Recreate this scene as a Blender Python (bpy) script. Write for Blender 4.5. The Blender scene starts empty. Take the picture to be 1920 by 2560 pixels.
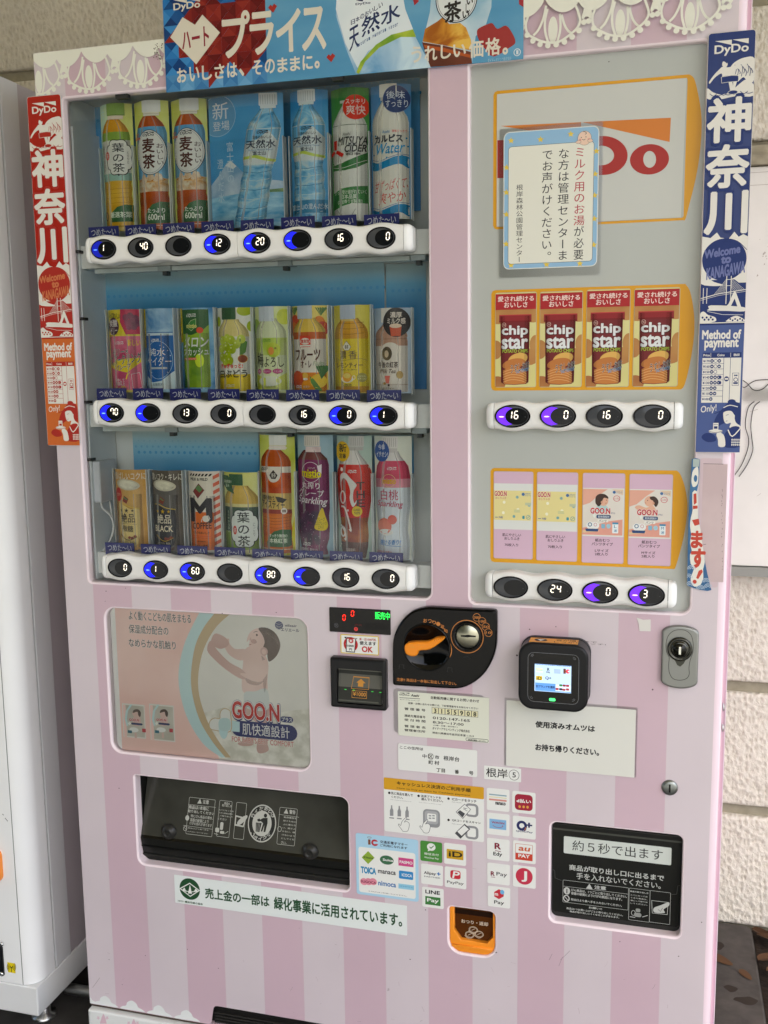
import bpy, bmesh, math, random
from math import sin, cos, pi, radians
from mathutils import Vector, Matrix
from mathutils.geometry import tessellate_polygon
random.seed(7)
S = bpy.context.scene
COL = S.collection

# ------------------------------------------------------------------ camera
CAM_POS = Vector((.461, -1.545, 1.303))
A0, B0, C0 = 1.42729135, 0.27180233, -0.01304183
CAM_ROT = (Matrix.Rotation(B0, 3, 'Z') @ Matrix.Rotation(A0, 3, 'X') @ Matrix.Rotation(C0, 3, 'Z'))
cd = bpy.data.cameras.new('camera')
cam = bpy.data.objects.new('camera', cd); COL.objects.link(cam)
cam.location = CAM_POS; cam.rotation_euler = CAM_ROT.to_euler()
cd.sensor_fit = 'HORIZONTAL'; cd.sensor_width = 36; cd.lens = 36*2500/1920
cd.clip_start = .02; cd.clip_end = 300
S.camera = cam

# ------------------------------------------------------------------ light
SUN_EL, SUN_AZ = radians(52), radians(150)      # azimuth clockwise from +Y (north)
w = bpy.data.worlds.new('World'); S.world = w; w.use_nodes = True
nt = w.node_tree
sky = nt.nodes.new('ShaderNodeTexSky'); sky.sky_type = 'NISHITA'; sky.sun_disc = False
sky.sun_elevation = SUN_EL; sky.sun_rotation = SUN_AZ; sky.dust_density = 4; sky.ozone_density = 1.0
bg = nt.nodes['Background']; bg.inputs[1].default_value = .15
nt.links.new(sky.outputs[0], bg.inputs[0])
sl = bpy.data.lights.new('sun', 'SUN'); sl.energy = 2.6; sl.angle = radians(3); sl.color = (1, .97, .92)
so = bpy.data.objects.new('sun', sl); COL.objects.link(so)
sd = Vector((sin(SUN_AZ)*cos(SUN_EL), cos(SUN_AZ)*cos(SUN_EL), sin(SUN_EL)))
so.rotation_euler = sd.to_track_quat('Z', 'Y').to_euler()
so.location = (0, -6, 8)
S.view_settings.view_transform = 'Standard'; S.view_settings.look = 'None'
S.view_settings.exposure = 1.64; S.view_settings.gamma = 1; S.view_settings.use_curve_mapping = False
S.render.engine = 'CYCLES'
S.cycles.use_denoising = True
S.cycles.max_bounces = 10; S.cycles.transparent_max_bounces = 16
S.cycles.sample_clamp_indirect = 6
S.cycles.caustics_reflective = False; S.cycles.caustics_refractive = False

# ------------------------------------------------------------------ pixels -> points on planes parallel to the machine front
def Q(x, y, Y=0.):
    d = CAM_ROT @ Vector(((x-960)/2500, -(y-1280)/2500, -1))
    t = (Y-CAM_POS.y)/d.y
    p = CAM_POS+d*t
    return p.x, p.z
CR = dict(A=(0, 0, .38577), B=(400, 0, .38577), C=(900, 0, .30139), D=(1280, 0, .38577), E=(200, 200, .30139), F=(600, 180, .30139),
          G=(1180, 160, .36166), H=(1680, 60, .31662), I=(0, 560, .2893), J=(220, 640, .26522), K=(620, 640, .28933), L=(200, 1060, .27728),
          M=(620, 1060, .28933), N=(1180, 680, .33755), O=(1180, 1120, .36166), P=(1660, 700, .36161), Q=(240, 1480, .33755),
          R=(800, 1500, .27728), S=(1240, 1500, .3255), T=(300, 1900, .36166), U=(860, 1900, .31344), V=(1340, 2020, .25316),
          W=(0, 1900, .31344), X=(1600, 1800, .34372), Z=(0, 0, 1.15732), Y=(80, 100, .24111), a=(0, 2400, .36166), s=(0, 0, 1))
def PF(k, Y=0.):
    x0, y0, sc = CR[k]
    return lambda u, v: Q(x0+sc*u, y0+sc*v, Y)
def LF(X0, X1, Z0, Z1, H=None):          # u 0..100, v 0..H downwards
    H = H or 100*(Z1-Z0)/(X1-X0)
    return lambda u, v: (X0+(X1-X0)*u/100, Z1-(Z1-Z0)*v/H)

# ------------------------------------------------------------------ materials
MATS = {}
GAIN = [1.]              # brightening put into the drink card colours to offset dim light behind glass
def lin(h):
    h = h.lstrip('#')
    c = [int(h[i:i+2], 16)/255 for i in (0, 2, 4)]
    c = [x/12.92 if x <= .04045 else ((x+.055)/1.055)**2.4 for x in c]
    if GAIN[0] != 1:
        g = sum(c)/3; c = [max(0, g+(x-g)*1.12)*GAIN[0] for x in c]; k = max(1, max(c)/.86); c = [x/k for x in c]
    return tuple(c)+(1,)
def M(h, r=.5, metal=0., em=0., spec=.28, var=0.):
    if not isinstance(h, str): return h
    k = (h, r, metal, em, spec, var, GAIN[0])
    if k in MATS: return MATS[k]
    m = bpy.data.materials.new('paint '+h); m.use_nodes = True
    b = m.node_tree.nodes['Principled BSDF']
    b.inputs['Base Color'].default_value = lin(h); b.inputs['Roughness'].default_value = r
    b.inputs['Metallic'].default_value = metal
    b.inputs['Specular IOR Level'].default_value = spec
    if em:
        b.inputs['Emission Color'].default_value = lin(h); b.inputs['Emission Strength'].default_value = em
    if var:
        vary(m, b, var)
    MATS[k] = m
    return m
def node(m, t, **kw):
    n = m.node_tree.nodes.new(t)
    for k, v in kw.items():
        if k.startswith('i_'): n.inputs[k[2:].replace('_', ' ')].default_value = v
        else: setattr(n, k, v)
    return n
def link(m, a, b): m.node_tree.links.new(a, b)
def vary(m, b, amt, scale=6.):
    """faint blotches and roughness variation, as on handled paint"""
    tc = node(m, 'ShaderNodeTexCoord'); nz = node(m, 'ShaderNodeTexNoise'); nz.inputs['Scale'].default_value = scale; nz.inputs['Detail'].default_value = 6
    link(m, tc.outputs['Object'], nz.inputs['Vector'])
    mr = node(m, 'ShaderNodeMapRange'); mr.inputs[1].default_value = .3; mr.inputs[2].default_value = .7
    mr.inputs[3].default_value = 1-amt; mr.inputs[4].default_value = 1+amt*.4
    link(m, nz.outputs[0], mr.inputs[0])
    mx = node(m, 'ShaderNodeMix', data_type='RGBA', blend_type='MULTIPLY'); mx.inputs[0].default_value = 1
    src = b.inputs['Base Color']
    if src.links: link(m, src.links[0].from_socket, mx.inputs[6])
    else: mx.inputs[6].default_value = src.default_value
    link(m, mr.outputs[0], mx.inputs[7]); link(m, mx.outputs[2], b.inputs['Base Color'])
def NM(h1, h2, scale, detail=4., r=.4, lo=.4, hi=.6, stretch=(1, 1, 1), h3=None, dist=0., bump=0.):
    """two or three colours mixed by noise: printed photographs of water, ice, leaves; stucco, concrete"""
    k = ('n', GAIN[0], h1, h2, scale, detail, r, lo, hi, stretch, h3, dist, bump)
    if k in MATS: return MATS[k]
    m = bpy.data.materials.new('mottled '+h1); m.use_nodes = True
    b = m.node_tree.nodes['Principled BSDF']; b.inputs['Roughness'].default_value = r; b.inputs['Specular IOR Level'].default_value = .28
    tc = node(m, 'ShaderNodeTexCoord'); mp = node(m, 'ShaderNodeMapping'); mp.inputs['Scale'].default_value = stretch
    nz = node(m, 'ShaderNodeTexNoise'); nz.inputs['Scale'].default_value = scale; nz.inputs['Detail'].default_value = detail
    nz.inputs['Distortion'].default_value = dist
    link(m, tc.outputs['Object'], mp.inputs[0]); link(m, mp.outputs[0], nz.inputs['Vector'])
    cr = node(m, 'ShaderNodeValToRGB'); e = cr.color_ramp.elements
    e[0].position = lo; e[0].color = lin(h1); e[1].position = hi; e[1].color = lin(h2)
    if h3:
        x = e.new((lo+hi)/2); x.color = lin(h3)
    link(m, nz.outputs[0], cr.inputs[0]); link(m, cr.outputs[0], b.inputs['Base Color'])
    if bump:
        bp = node(m, 'ShaderNodeBump'); bp.inputs['Distance'].default_value = bump; link(m, nz.outputs[0], bp.inputs['Height']); link(m, bp.outputs[0], b.inputs['Normal'])
    MATS[k] = m
    return m
def GM(stops, z0, z1, r=.45, dots=False):
    """printed vertical colour fade between world heights z0 and z1 (objects share the world axes)"""
    k = ('g', GAIN[0], tuple(stops), round(z0, 4), round(z1, 4), dots)
    if k in MATS: return MATS[k]
    m = bpy.data.materials.new('printed fade'); m.use_nodes = True
    b = m.node_tree.nodes['Principled BSDF']; b.inputs['Roughness'].default_value = r
    tc = node(m, 'ShaderNodeTexCoord'); sx = node(m, 'ShaderNodeSeparateXYZ'); mr = node(m, 'ShaderNodeMapRange')
    link(m, tc.outputs['Object'], sx.inputs[0]); link(m, sx.outputs[2], mr.inputs[0])
    mr.inputs[1].default_value = 0; mr.inputs[2].default_value = z1-z0
    cr = node(m, 'ShaderNodeValToRGB'); e = cr.color_ramp.elements
    e[0].position, e[0].color = stops[0][0], lin(stops[0][1]); e[1].position, e[1].color = stops[-1][0], lin(stops[-1][1])
    for p, h in stops[1:-1]:
        x = e.new(p); x.color = lin(h)
    link(m, mr.outputs[0], cr.inputs[0]); link(m, cr.outputs[0], b.inputs['Base Color'])
    MATS[k] = m
    return m
def clear(name, tint, rough, gloss=1., trans=1., ior=1.45):
    """thin clear sheet: lets light straight through, mirrors a little by angle"""
    m = bpy.data.materials.new(name); m.use_nodes = True
    n = m.node_tree.nodes; n.remove(n['Principled BSDF']); out = n['Material Output']
    t = node(m, 'ShaderNodeBsdfTransparent'); t.inputs[0].default_value = (*tint, 1)
    g = node(m, 'ShaderNodeBsdfGlossy'); g.inputs[0].default_value = (gloss, gloss, gloss, 1); g.inputs['Roughness'].default_value = rough
    f = node(m, 'ShaderNodeFresnel'); f.inputs[0].default_value = ior
    mx = node(m, 'ShaderNodeMixShader')
    link(m, f.outputs[0], mx.inputs[0]); link(m, t.outputs[0], mx.inputs[1]); link(m, g.outputs[0], mx.inputs[2]); link(m, mx.outputs[0], out.inputs[0])
    return m
def dusty(m):
    """uneven film of dust and wiped smears, its haze partly standing in for reflections"""
    n = m.node_tree.nodes; out = n['Material Output']; src = out.inputs[0].links[0].from_socket
    tc = node(m, 'ShaderNodeTexCoord'); mp = node(m, 'ShaderNodeMapping'); mp.inputs['Scale'].default_value = (1, 1, .45); mp.inputs['Rotation'].default_value = (0, .5, 0)
    nz = node(m, 'ShaderNodeTexNoise'); nz.inputs['Scale'].default_value = 7; nz.inputs['Detail'].default_value = 7; nz.inputs['Distortion'].default_value = 1.2
    mr = node(m, 'ShaderNodeMapRange'); mr.inputs[1].default_value = .42; mr.inputs[2].default_value = .75; mr.inputs[3].default_value = .0; mr.inputs[4].default_value = .035
    d = node(m, 'ShaderNodeBsdfDiffuse'); d.inputs[0].default_value = (.75, .77, .76, 1); mx = node(m, 'ShaderNodeMixShader')
    link(m, tc.outputs['Object'], mp.inputs[0]); link(m, mp.outputs[0], nz.inputs['Vector']); link(m, nz.outputs[0], mr.inputs[0]); link(m, mr.outputs[0], mx.inputs[0]); link(m, src, mx.inputs[1]); link(m, d.outputs[0], mx.inputs[2]); link(m, mx.outputs[0], out.inputs[0])
    return m
GLASS = clear('window glass', (.95, .97, .96), .01, 1., ior=1.5)
dusty(GLASS)
PETG = clear('clear plastic sleeve', (.98, .98, .98), .05, 1., ior=1.17)
LAMI = clear('laminate film', (.9, .9, .89), .12, 1., ior=1.5)
def rib_mat():
    m = bpy.data.materials.new('whitened plastic edge'); m.use_nodes = True
    n = m.node_tree.nodes; b = n['Principled BSDF']; b.inputs['Base Color'].default_value = lin('#eef4f4'); b.inputs['Roughness'].default_value = .15
    t = node(m, 'ShaderNodeBsdfTransparent'); mx = node(m, 'ShaderNodeMixShader'); mx.inputs[0].default_value = .6
    link(m, t.outputs[0], mx.inputs[1]); link(m, b.outputs[0], mx.inputs[2]); link(m, mx.outputs[0], n['Material Output'].inputs[0])
    return m
RIB = rib_mat()

# ------------------------------------------------------------------ objects
WL = {}                                  # world origin of every object built here
def meta(o, label=None, cat=None, group=None, kind=None):
    for k, v in (('label', label), ('category', cat), ('group', group), ('kind', kind)):
        if v: o[k] = v
    return o
def place(o, loc, parent):
    COL.objects.link(o)
    loc = Vector(loc); WL[o.name] = loc
    if parent:
        o.parent = parent; o.location = loc-WL[parent.name]
    else:
        o.location = loc
    return o
def thing(name, loc, label, cat, group=None):
    o = bpy.data.objects.new(name, None); o.empty_display_size = .05
    place(o, loc, None)
    return meta(o, label, cat, group)

class MB:
    """collects faces, then links them as one mesh object"""
    def __init__(s): s.v, s.f, s.mi, s.sm, s.mats = [], [], [], [], []
    def mat(s, m):
        m = M(m)
        if m not in s.mats: s.mats.append(m)
        return s.mats.index(m)
    def add(s, vs, fs, m, smooth=False):
        n = len(s.v); i = s.mat(m)
        s.v += [tuple(v) for v in vs]; s.f += [tuple(n+k for k in f) for f in fs]
        s.mi += [i]*len(fs); s.sm += [smooth]*len(fs)
    def box(s, x0, x1, y0, y1, z0, z1, m, ch=0.):
        if ch:
            return s.plate([(x0, z0), (x1, z0), (x1, z1), (x0, z1)], y0, y1, m, ch)
        v = [(x, y, z) for z in (z0, z1) for y in (y0, y1) for x in (x0, x1)]
        s.add(v, [(0, 1, 5, 4), (1, 3, 7, 5), (3, 2, 6, 7), (2, 0, 4, 6), (4, 5, 7, 6), (0, 2, 3, 1)], m)
    def plate(s, loop, y0, y1, m, ch=0., mside=None, steps=3, holes=()):
        """outline in XZ, front face at y0 (towards the viewer), back at y1, rounded front edge ch"""
        loop = ccw(loop)
        rings = []
        if ch:
            for k in range(steps+1):
                a = pi/2*k/steps
                rings.append((inset(loop, ch*(1-cos(a))), y0+ch*(1-sin(a))))
            rings = rings[::-1] if False else rings
            # k=0: inset 0, depth ch ; k=steps: inset ch, depth 0
        else:
            rings.append((loop, y0))
        seq = [(loop, y1)]+rings
        n = len(loop)
        for (l0, d0), (l1, d1) in zip(seq, seq[1:]):
            vs = [(x, d0, z) for x, z in l0]+[(x, d1, z) for x, z in l1]
            s.add(vs, [(i, (i+1) % n, n+(i+1) % n, n+i) for i in range(n)], mside or m, smooth=bool(ch))
        front, yf = rings[-1]
        s.flat([front]+[cw(h) for h in holes], yf, m)
    def flat(s, loops, y, m):
        tri = tessellate_polygon([[Vector((x, z, 0)) for x, z in l] for l in loops])
        pts = [(x, y, z) for l in loops for x, z in l]
        s.add(pts, [orient(t, pts) for t in tri], m)
    def lathe(s, c, prof, m, n=32, axis='-Y', smooth=True):
        """profile (r, h) turned about an axis through c; h runs along axis"""
        vs, fs = [], []
        for r, h in prof:
            for k in range(n):
                a = 2*pi*k/n; p, q = r*cos(a), r*sin(a)
                vs.append({'-Y': (c[0]+p, c[1]-h, c[2]+q), 'Z': (c[0]+p, c[1]+q, c[2]+h), 'X': (c[0]+h, c[1]+p, c[2]+q)}[axis])
        for i in range(len(prof)-1):
            for k in range(n):
                a, b = i*n+k, i*n+(k+1) % n
                fs.append((a, b, b+n, a+n))
        s.add(vs, fs, m, smooth)
        for i, e in ((0, -1), (len(prof)-1, 1)):
            if prof[i][0] > 1e-6: s.add(vs[i*n:(i+1)*n], [tuple(range(n))[::e]], m)
    def tube(s, pts, r, m, n=8):
        pts = [Vector(p) for p in pts]; vs, fs = [], []
        for i, p in enumerate(pts):
            t = (pts[min(i+1, len(pts)-1)]-pts[max(i-1, 0)]).normalized()
            a = t.orthogonal().normalized() if i == 0 else (a-t*a.dot(t)).normalized()
            b = t.cross(a)
            vs += [p+r*(a*cos(2*pi*k/n)+b*sin(2*pi*k/n)) for k in range(n)]
        for i in range(len(pts)-1):
            for k in range(n):
                fs.append((i*n+k, i*n+(k+1) % n, (i+1)*n+(k+1) % n, (i+1)*n+k))
        s.add(vs, fs, m, True)
        s.add(vs[:n], [tuple(range(n))[::-1]], m); s.add(vs[-n:], [tuple(range(n))], m)
    def build(s, name, parent=None, label=None, cat=None, group=None, kind=None, origin=None):
        xs, ys, zs = zip(*s.v)
        c = Vector(origin) if origin else Vector(((min(xs)+max(xs))/2, (min(ys)+max(ys))/2, min(zs)))
        me = bpy.data.meshes.new(name)
        me.from_pydata([(x-c.x, y-c.y, z-c.z) for x, y, z in s.v], [], s.f)
        for m in s.mats: me.materials.append(m)
        me.polygons.foreach_set('material_index', s.mi); me.polygons.foreach_set('use_smooth', s.sm)
        me.update()
        o = bpy.data.objects.new(name, me)
        place(o, c, parent)
        return meta(o, label, cat, group, kind)
def orient(t, pts):
    a, b, c = (pts[i] for i in t)
    return t if (b[0]-a[0])*(c[2]-a[2])-(b[2]-a[2])*(c[0]-a[0]) > 0 else (t[0], t[2], t[1])
def area(l): return sum(l[i][0]*l[(i+1) % len(l)][1]-l[(i+1) % len(l)][0]*l[i][1] for i in range(len(l)))/2
def ccw(l): return list(l) if area(l) > 0 else list(l)[::-1]
def cw(l): return ccw(l)[::-1]
def inset(l, d):
    n = len(l); out = []
    for i in range(n):
        p, q, r = Vector(l[i-1]), Vector(l[i]), Vector(l[(i+1) % n])
        e1, e2 = (q-p), (r-q)
        if e1.length < 1e-9 or e2.length < 1e-9: out.append(tuple(q)); continue
        e1.normalize(); e2.normalize()
        n1, n2 = Vector((-e1.y, e1.x)), Vector((-e2.y, e2.x)); h = n1+n2
        k = max(h.dot(n1), .3)
        out.append(tuple(q+h*(d/k)))
    return out
def rr(x0, x1, z0, z1, r, n=6):
    """rounded rectangle, ccw; r may be one radius or (bl, br, tr, tl)"""
    R = r if isinstance(r, (tuple, list)) else (r,)*4
    out = []
    for (cx, cz, sx, sz, a0), q in zip(((x0, z0, 1, 1, pi), (x1, z0, -1, 1, 1.5*pi), (x1, z1, -1, -1, 0), (x0, z1, 1, -1, .5*pi)), R):
        q = max(q, 1e-5)
        for k in range(n+1):
            a = a0+pi/2*k/n
            out.append((cx+sx*q+q*cos(a), cz+sz*q+q*sin(a)))
    return out
def smooth(p, n=5, closed=True):
    N = len(p); out = []
    for i in range(N if closed else N-1):
        g = (lambda k: p[k % N]) if closed else (lambda k: p[min(max(k, 0), N-1)])
        p0, p1, p2, p3 = g(i-1), g(i), g(i+1), g(i+2)
        for k in range(n):
            t = k/n
            out.append(tuple(.5*(2*p1[j]+(p2[j]-p0[j])*t+(2*p0[j]-5*p1[j]+4*p2[j]-p3[j])*t*t+(3*p1[j]-p0[j]-3*p2[j]+p3[j])*t**3) for j in (0, 1)))
    if not closed: out.append(tuple(p[-1]))
    return out

# ------------------------------------------------------------------ flat print: shapes and lettering stacked in thin layers
GL = {}
def glyphs(body, bold=0., res=3):
    k = (body, res)
    if k in GL: return GL[k]
    c = bpy.data.curves.new('lettering', 'FONT'); c.body = body; c.resolution_u = res; c.space_line = .92; c.align_x = 'CENTER'
    o = bpy.data.objects.new('lettering', c)
    me = bpy.data.meshes.new_from_object(o)
    vs = [(v.co.x, v.co.y) for v in me.vertices]; fs = [tuple(p.vertices) for p in me.polygons]
    bpy.data.objects.remove(o); bpy.data.curves.remove(c); bpy.data.meshes.remove(me)
    GL[k] = (vs, fs)
    return GL[k]
def spread(bold):
    """shifts that thicken a stroke: the same letter laid several times a hair apart"""
    if bold <= 0: return [(0, 0)]
    n = 4 if bold < .014 else 8 if bold < .05 else 12
    return [(bold*cos(2*pi*(i+.5)/n), bold*sin(2*pi*(i+.5)/n)) for i in range(n)]+([(0, 0)] if bold > .03 else [])
class Art:
    bounds = None
    def __init__(s, fr, y=0., step=.00009, warp=None):
        s.fr, s.y, s.step = fr, y, step
        s.warp = warp or (lambda X, Z, d: (X, s.y-d, Z))
        s.items = []; s.boxes = []
    def put(s, vs, fs, m, lay=None):
        if not vs: return
        x0, x1 = min(v[0] for v in vs), max(v[0] for v in vs); z0, z1 = min(v[1] for v in vs), max(v[1] for v in vs)
        l = 1
        for a, b, c, d, q in s.boxes:
            if a < x1 and b > x0 and c < z1 and d > z0: l = max(l, q+1)
        if lay: l = max(l, lay)
        s.boxes.append((x0, x1, z0, z1, l)); s.items.append((vs, fs, m, l))
    def puts(s, copies, fs, m):
        """several shifted copies of one piece of lettering, each a hair above the last"""
        k = len(s.items); s.put([v for c in copies for v in c], [], m)
        if len(s.items) == k: return
        l = s.items.pop()[3]
        for i, c in enumerate(copies): s.items.append((c, fs, m, l+.06*i))
    def wpoly(s, loops, m):
        if not isinstance(loops[0][0], (tuple, list)): loops = [loops]
        loops = [ccw(loops[0])]+[cw(h) for h in loops[1:]]
        tri = tessellate_polygon([[Vector((x, z, 0)) for x, z in l] for l in loops])
        s.put([p for l in loops for p in l], [tuple(t) for t in tri], m)
    def poly(s, pts, m, sm=0):
        if sm: pts = smooth(pts, sm)
        s.wpoly([s.fr(*p) for p in pts], m)
    def rect(s, x0, y0, x1, y1, m, r=0.):
        a, b = s.fr(x0, y0), s.fr(x1, y1)
        X0, X1, Z0, Z1 = a[0], b[0], b[1], a[1]
        if X1 < X0: X0, X1 = X1, X0
        if Z1 < Z0: Z0, Z1 = Z1, Z0
        if r: s.wpoly(rr(X0, X1, Z0, Z1, min(r, (X1-X0)/2.01, (Z1-Z0)/2.01), 4), m)
        else: s.wpoly([(X0, Z0), (X1, Z0), (X1, Z1), (X0, Z1)], m)
    def frame(s, x0, y0, x1, y1, wd, m, r=0.):
        a, b = s.fr(x0, y0), s.fr(x1, y1); X0, X1 = sorted((a[0], b[0])); Z0, Z1 = sorted((a[1], b[1]))
        s.wpoly([rr(X0, X1, Z0, Z1, max(r, 1e-5), 3), rr(X0+wd, X1-wd, Z0+wd, Z1-wd, max(r-wd, 1e-5), 3)], m)
    def dims(s, cx, cy, rx, ry):
        c = s.fr(cx, cy); a = s.fr(cx+rx, cy); b = s.fr(cx, cy+ry)
        return c, abs(a[0]-c[0]), abs(b[1]-c[1])
    def ell(s, cx, cy, rx, ry, m, n=28, a0=0, a1=2*pi, rot=0.):
        c, RX, RZ = s.dims(cx, cy, rx, ry)
        full = abs(a1-a0-2*pi) < 1e-6
        pts = []
        for k in range(n if full else n+1):
            a = a0+(a1-a0)*k/n; p, q = RX*cos(a), RZ*sin(a)
            pts.append((c[0]+p*cos(rot)-q*sin(rot), c[1]+p*sin(rot)+q*cos(rot)))
        s.wpoly(pts, m)
    def ring(s, cx, cy, rx, ry, wd, m, n=36):
        c, RX, RZ = s.dims(cx, cy, rx, ry)
        f = lambda d: [(c[0]+(RX-d)*cos(2*pi*k/n), c[1]+(RZ-d)*sin(2*pi*k/n)) for k in range(n)]
        s.wpoly([f(0), f(wd)], m)
    def line(s, pts, wd, m, sm=0, closed=False):
        """wd in metres"""
        if sm: pts = smooth(pts, sm, closed)
        p = [Vector(s.fr(*q)) for q in pts]; n = len(p); L, R_ = [], []
        for i in range(n):
            a = p[i-1] if (i or closed) else None; b = p[(i+1) % n] if (i < n-1 or closed) else None
            d1 = (p[i]-a).normalized() if a is not None else None; d2 = (b-p[i]).normalized() if b is not None else None
            d1 = d1 or d2; d2 = d2 or d1
            h = Vector((-d1.y, d1.x))+Vector((-d2.y, d2.x))
            if h.length < 1e-4: h = Vector((-d1.y, d1.x))*2
            h = h/max(h.dot(Vector((-d1.y, d1.x))), .6)
            L.append(p[i]+h*wd/2); R_.append(p[i]-h*wd/2)
        vs = [tuple(q) for q in L+R_]
        s.put(vs, [(i, (i+1) % n, n+(i+1) % n, n+i) for i in range(n if closed else n-1)], m)
    def text(s, body, x0, y0, x1, y1, m, b=0., shear=0., keep=False, res=3, slant=0.):
        """fitted to the box between two corners (top left, bottom right); slant: rise per run"""
        vs, fs = glyphs(body, b, res)
        if not vs: return
        a, c = s.fr(x0, y0), s.fr(x1, y1)
        gx0, gx1 = min(v[0] for v in vs), max(v[0] for v in vs); gy0, gy1 = min(v[1] for v in vs), max(v[1] for v in vs)
        kx = (c[0]-a[0])/(gx1-gx0); kz = (a[1]-c[1])/(gy1-gy0)
        X0 = a[0]
        if keep:
            k = min(abs(kx), kz); X0 += (abs(kx)-k)*(gx1-gx0)/2; kx = kz = k
        cx = (a[0]+c[0])/2
        b = min(b*.55, .075)
        if 0 < a[1]-c[1] < .011: b += .012
        cop = []
        for du, dv in spread(b):
            out = []
            for x, y in vs:
                Z = c[1]+(y-gy0)*kz+dv*min(kz, abs(kx)*1.6); X = X0+(x-gx0)*kx+du*min(abs(kx), kz*1.6)+shear*(Z-c[1])
                out.append((X, Z+slant*(X-cx)))
            cop.append(out)
        s.puts(cop, fs, m)
    def vtext(s, body, x0, y0, x1, y1, m, b=0., res=3, fill=.95):
        """vertical writing, one cell per character"""
        n = len(body); a, c = s.fr(x0, y0), s.fr(x1, y1)
        W_, H_ = c[0]-a[0], (a[1]-c[1])/n
        V, Fc = [], []; kx, kz = W_*fill, H_*fill
        for i, ch in enumerate(body):
            if ch in ' 　': continue
            vs, fs = glyphs(ch, b, res)
            if ch in 'ー〜':
                cx_, cy_ = (min(v[0] for v in vs)+max(v[0] for v in vs))/2, (min(v[1] for v in vs)+max(v[1] for v in vs))/2
                vs = [(y-cy_, .38-(x-cx_)) for x, y in vs]
            if ch in '、。': vs = [(x+.55, y+.5) for x, y in vs]
            X0, Zc = a[0], a[1]-H_*(i+.5)
            k0 = len(V)
            V += [(X0+W_/2+x*kx, Zc+(y-.38)*kz) for x, y in vs]; Fc += [tuple(k0+q for q in f) for f in fs]
        s.puts([[(x+du*kx, z+dv*kz) for x, z in V] for du, dv in spread(b*.5)], Fc, m)
    def flush(s, mb, cuts=0, span=None):
        for vs, fs, m, l in s.items:
            d = l*s.step
            if s.bounds:
                vs, fs = trim(vs, fs, s.bounds)
                if not fs: continue
            if cuts:
                vs, fs = slice_x(vs, fs, [span[0]+(span[1]-span[0])*k/cuts for k in range(1, cuts)])
            P = [s.warp(x, z, d) for x, z in vs]
            mb.add(P, [orient3(f, vs) for f in fs], m)
        s.items = []
    def build(s, name, parent=None, cuts=0, span=None, **kw):
        mb = MB(); s.flush(mb, cuts, span)
        return mb.build(name, parent, **kw)
def orient3(f, vs):
    a = sum(vs[f[i]][0]*vs[f[(i+1) % len(f)]][1]-vs[f[(i+1) % len(f)]][0]*vs[f[i]][1] for i in range(len(f)))
    return f if a > 0 else f[::-1]
def trim(vs, fs, bd):
    """cut away what lies outside a rectangle"""
    for ax in (0, 1):
        lo, hi = bd[2*ax], bd[2*ax+1]
        if min(v[ax] for v in vs) >= lo-1e-7 and max(v[ax] for v in vs) <= hi+1e-7: continue
        w_ = [(v[ax], v[1-ax]) for v in vs]
        w_, fs = slice_x(w_, fs, [lo, hi])
        fs = [f for f in fs if lo-1e-6 <= sum(w_[i][0] for i in f)/len(f) <= hi+1e-6]
        vs = w_ if ax == 0 else [(b, a) for a, b in w_]
        if not fs: break
    return vs, fs
def slice_x(vs, fs, xs):
    out_v, out_f = list(vs), []
    cur = [list(f) for f in fs]
    for X in xs:
        nxt = []
        for f in cur:
            v = [out_v[i] for i in f]
            if all(p[0] <= X+1e-7 for p in v) or all(p[0] >= X-1e-7 for p in v): nxt.append(f); continue
            lo, hi = [], []
            for i in range(len(f)):
                a, b = f[i], f[(i+1) % len(f)]; pa, pb = out_v[a], out_v[b]
                (lo if pa[0] <= X else hi).append(a)
                if (pa[0] <= X) != (pb[0] <= X):
                    t = (X-pa[0])/(pb[0]-pa[0]); out_v.append((X, pa[1]+(pb[1]-pa[1])*t)); k = len(out_v)-1
                    lo.append(k); hi.append(k)
            if len(lo) > 2: nxt.append(lo)
            if len(hi) > 2: nxt.append(hi)
        cur = nxt
    return out_v, [tuple(f) for f in cur]
def dydo(A, x0, y0, x1, y1, m, b=.03, slant=0., m2=None):
    h = y1-y0; mid = (x0+x1)/2
    sl = lambda x: -slant*(x-x0)
    A.text('DyDo', x0, y0+.3*h, x1, y1+sl(x1), m, b=b)
    for p in ([(x0, y0), (mid, y0), (mid, y0+.34*h)], [(mid+.02*(x1-x0), y0), (x1, y0), (x1, y0+.34*h)]):
        A.poly([(x, y+sl(x)) for x, y in p], m2 or m)
WHITE, BLACK, INK = '#e6e8e4', '#0c0c0d', '#1a1b1d'

# ================================================================== THE SETTING
WALL_Y = .74
CONC = NM('#6f6c66', '#8d8a83', 5, 8, .9, .3, .7, bump=.004)
mb = MB(); mb.add([(-30, -40, 0), (30, -40, 0), (30, 1.2, 0), (-30, 1.2, 0)], [(0, 1, 2, 3)], NM('#85857f', '#9b9b95', 1.3, 9, .92, .3, .7, bump=.003))
mb.build('ground', kind='structure')
mb = MB(); mb.add([(.690, -1.0, .0165), (2.6, -1.0, .0165), (2.6, .735, .0165), (.690, .735, .0165)], [(0, 1, 2, 3)], NM('#17120e', '#33281f', 30, 8, .95, .3, .7, bump=.01)); mb.build('soil', kind='structure')
# porch floor: dark wet-stained slabs between and under the machines
mb = MB()
FL = NM('#2c2b2a', '#4b4946', 9, 9, .85, .3, .7, bump=.003)
for k in range(7):
    x0 = -2.2+k*.42
    mb.box(x0, x0+.41, -.9, .735, .001, .012, FL)
mb.build('paving', kind='structure')
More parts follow.
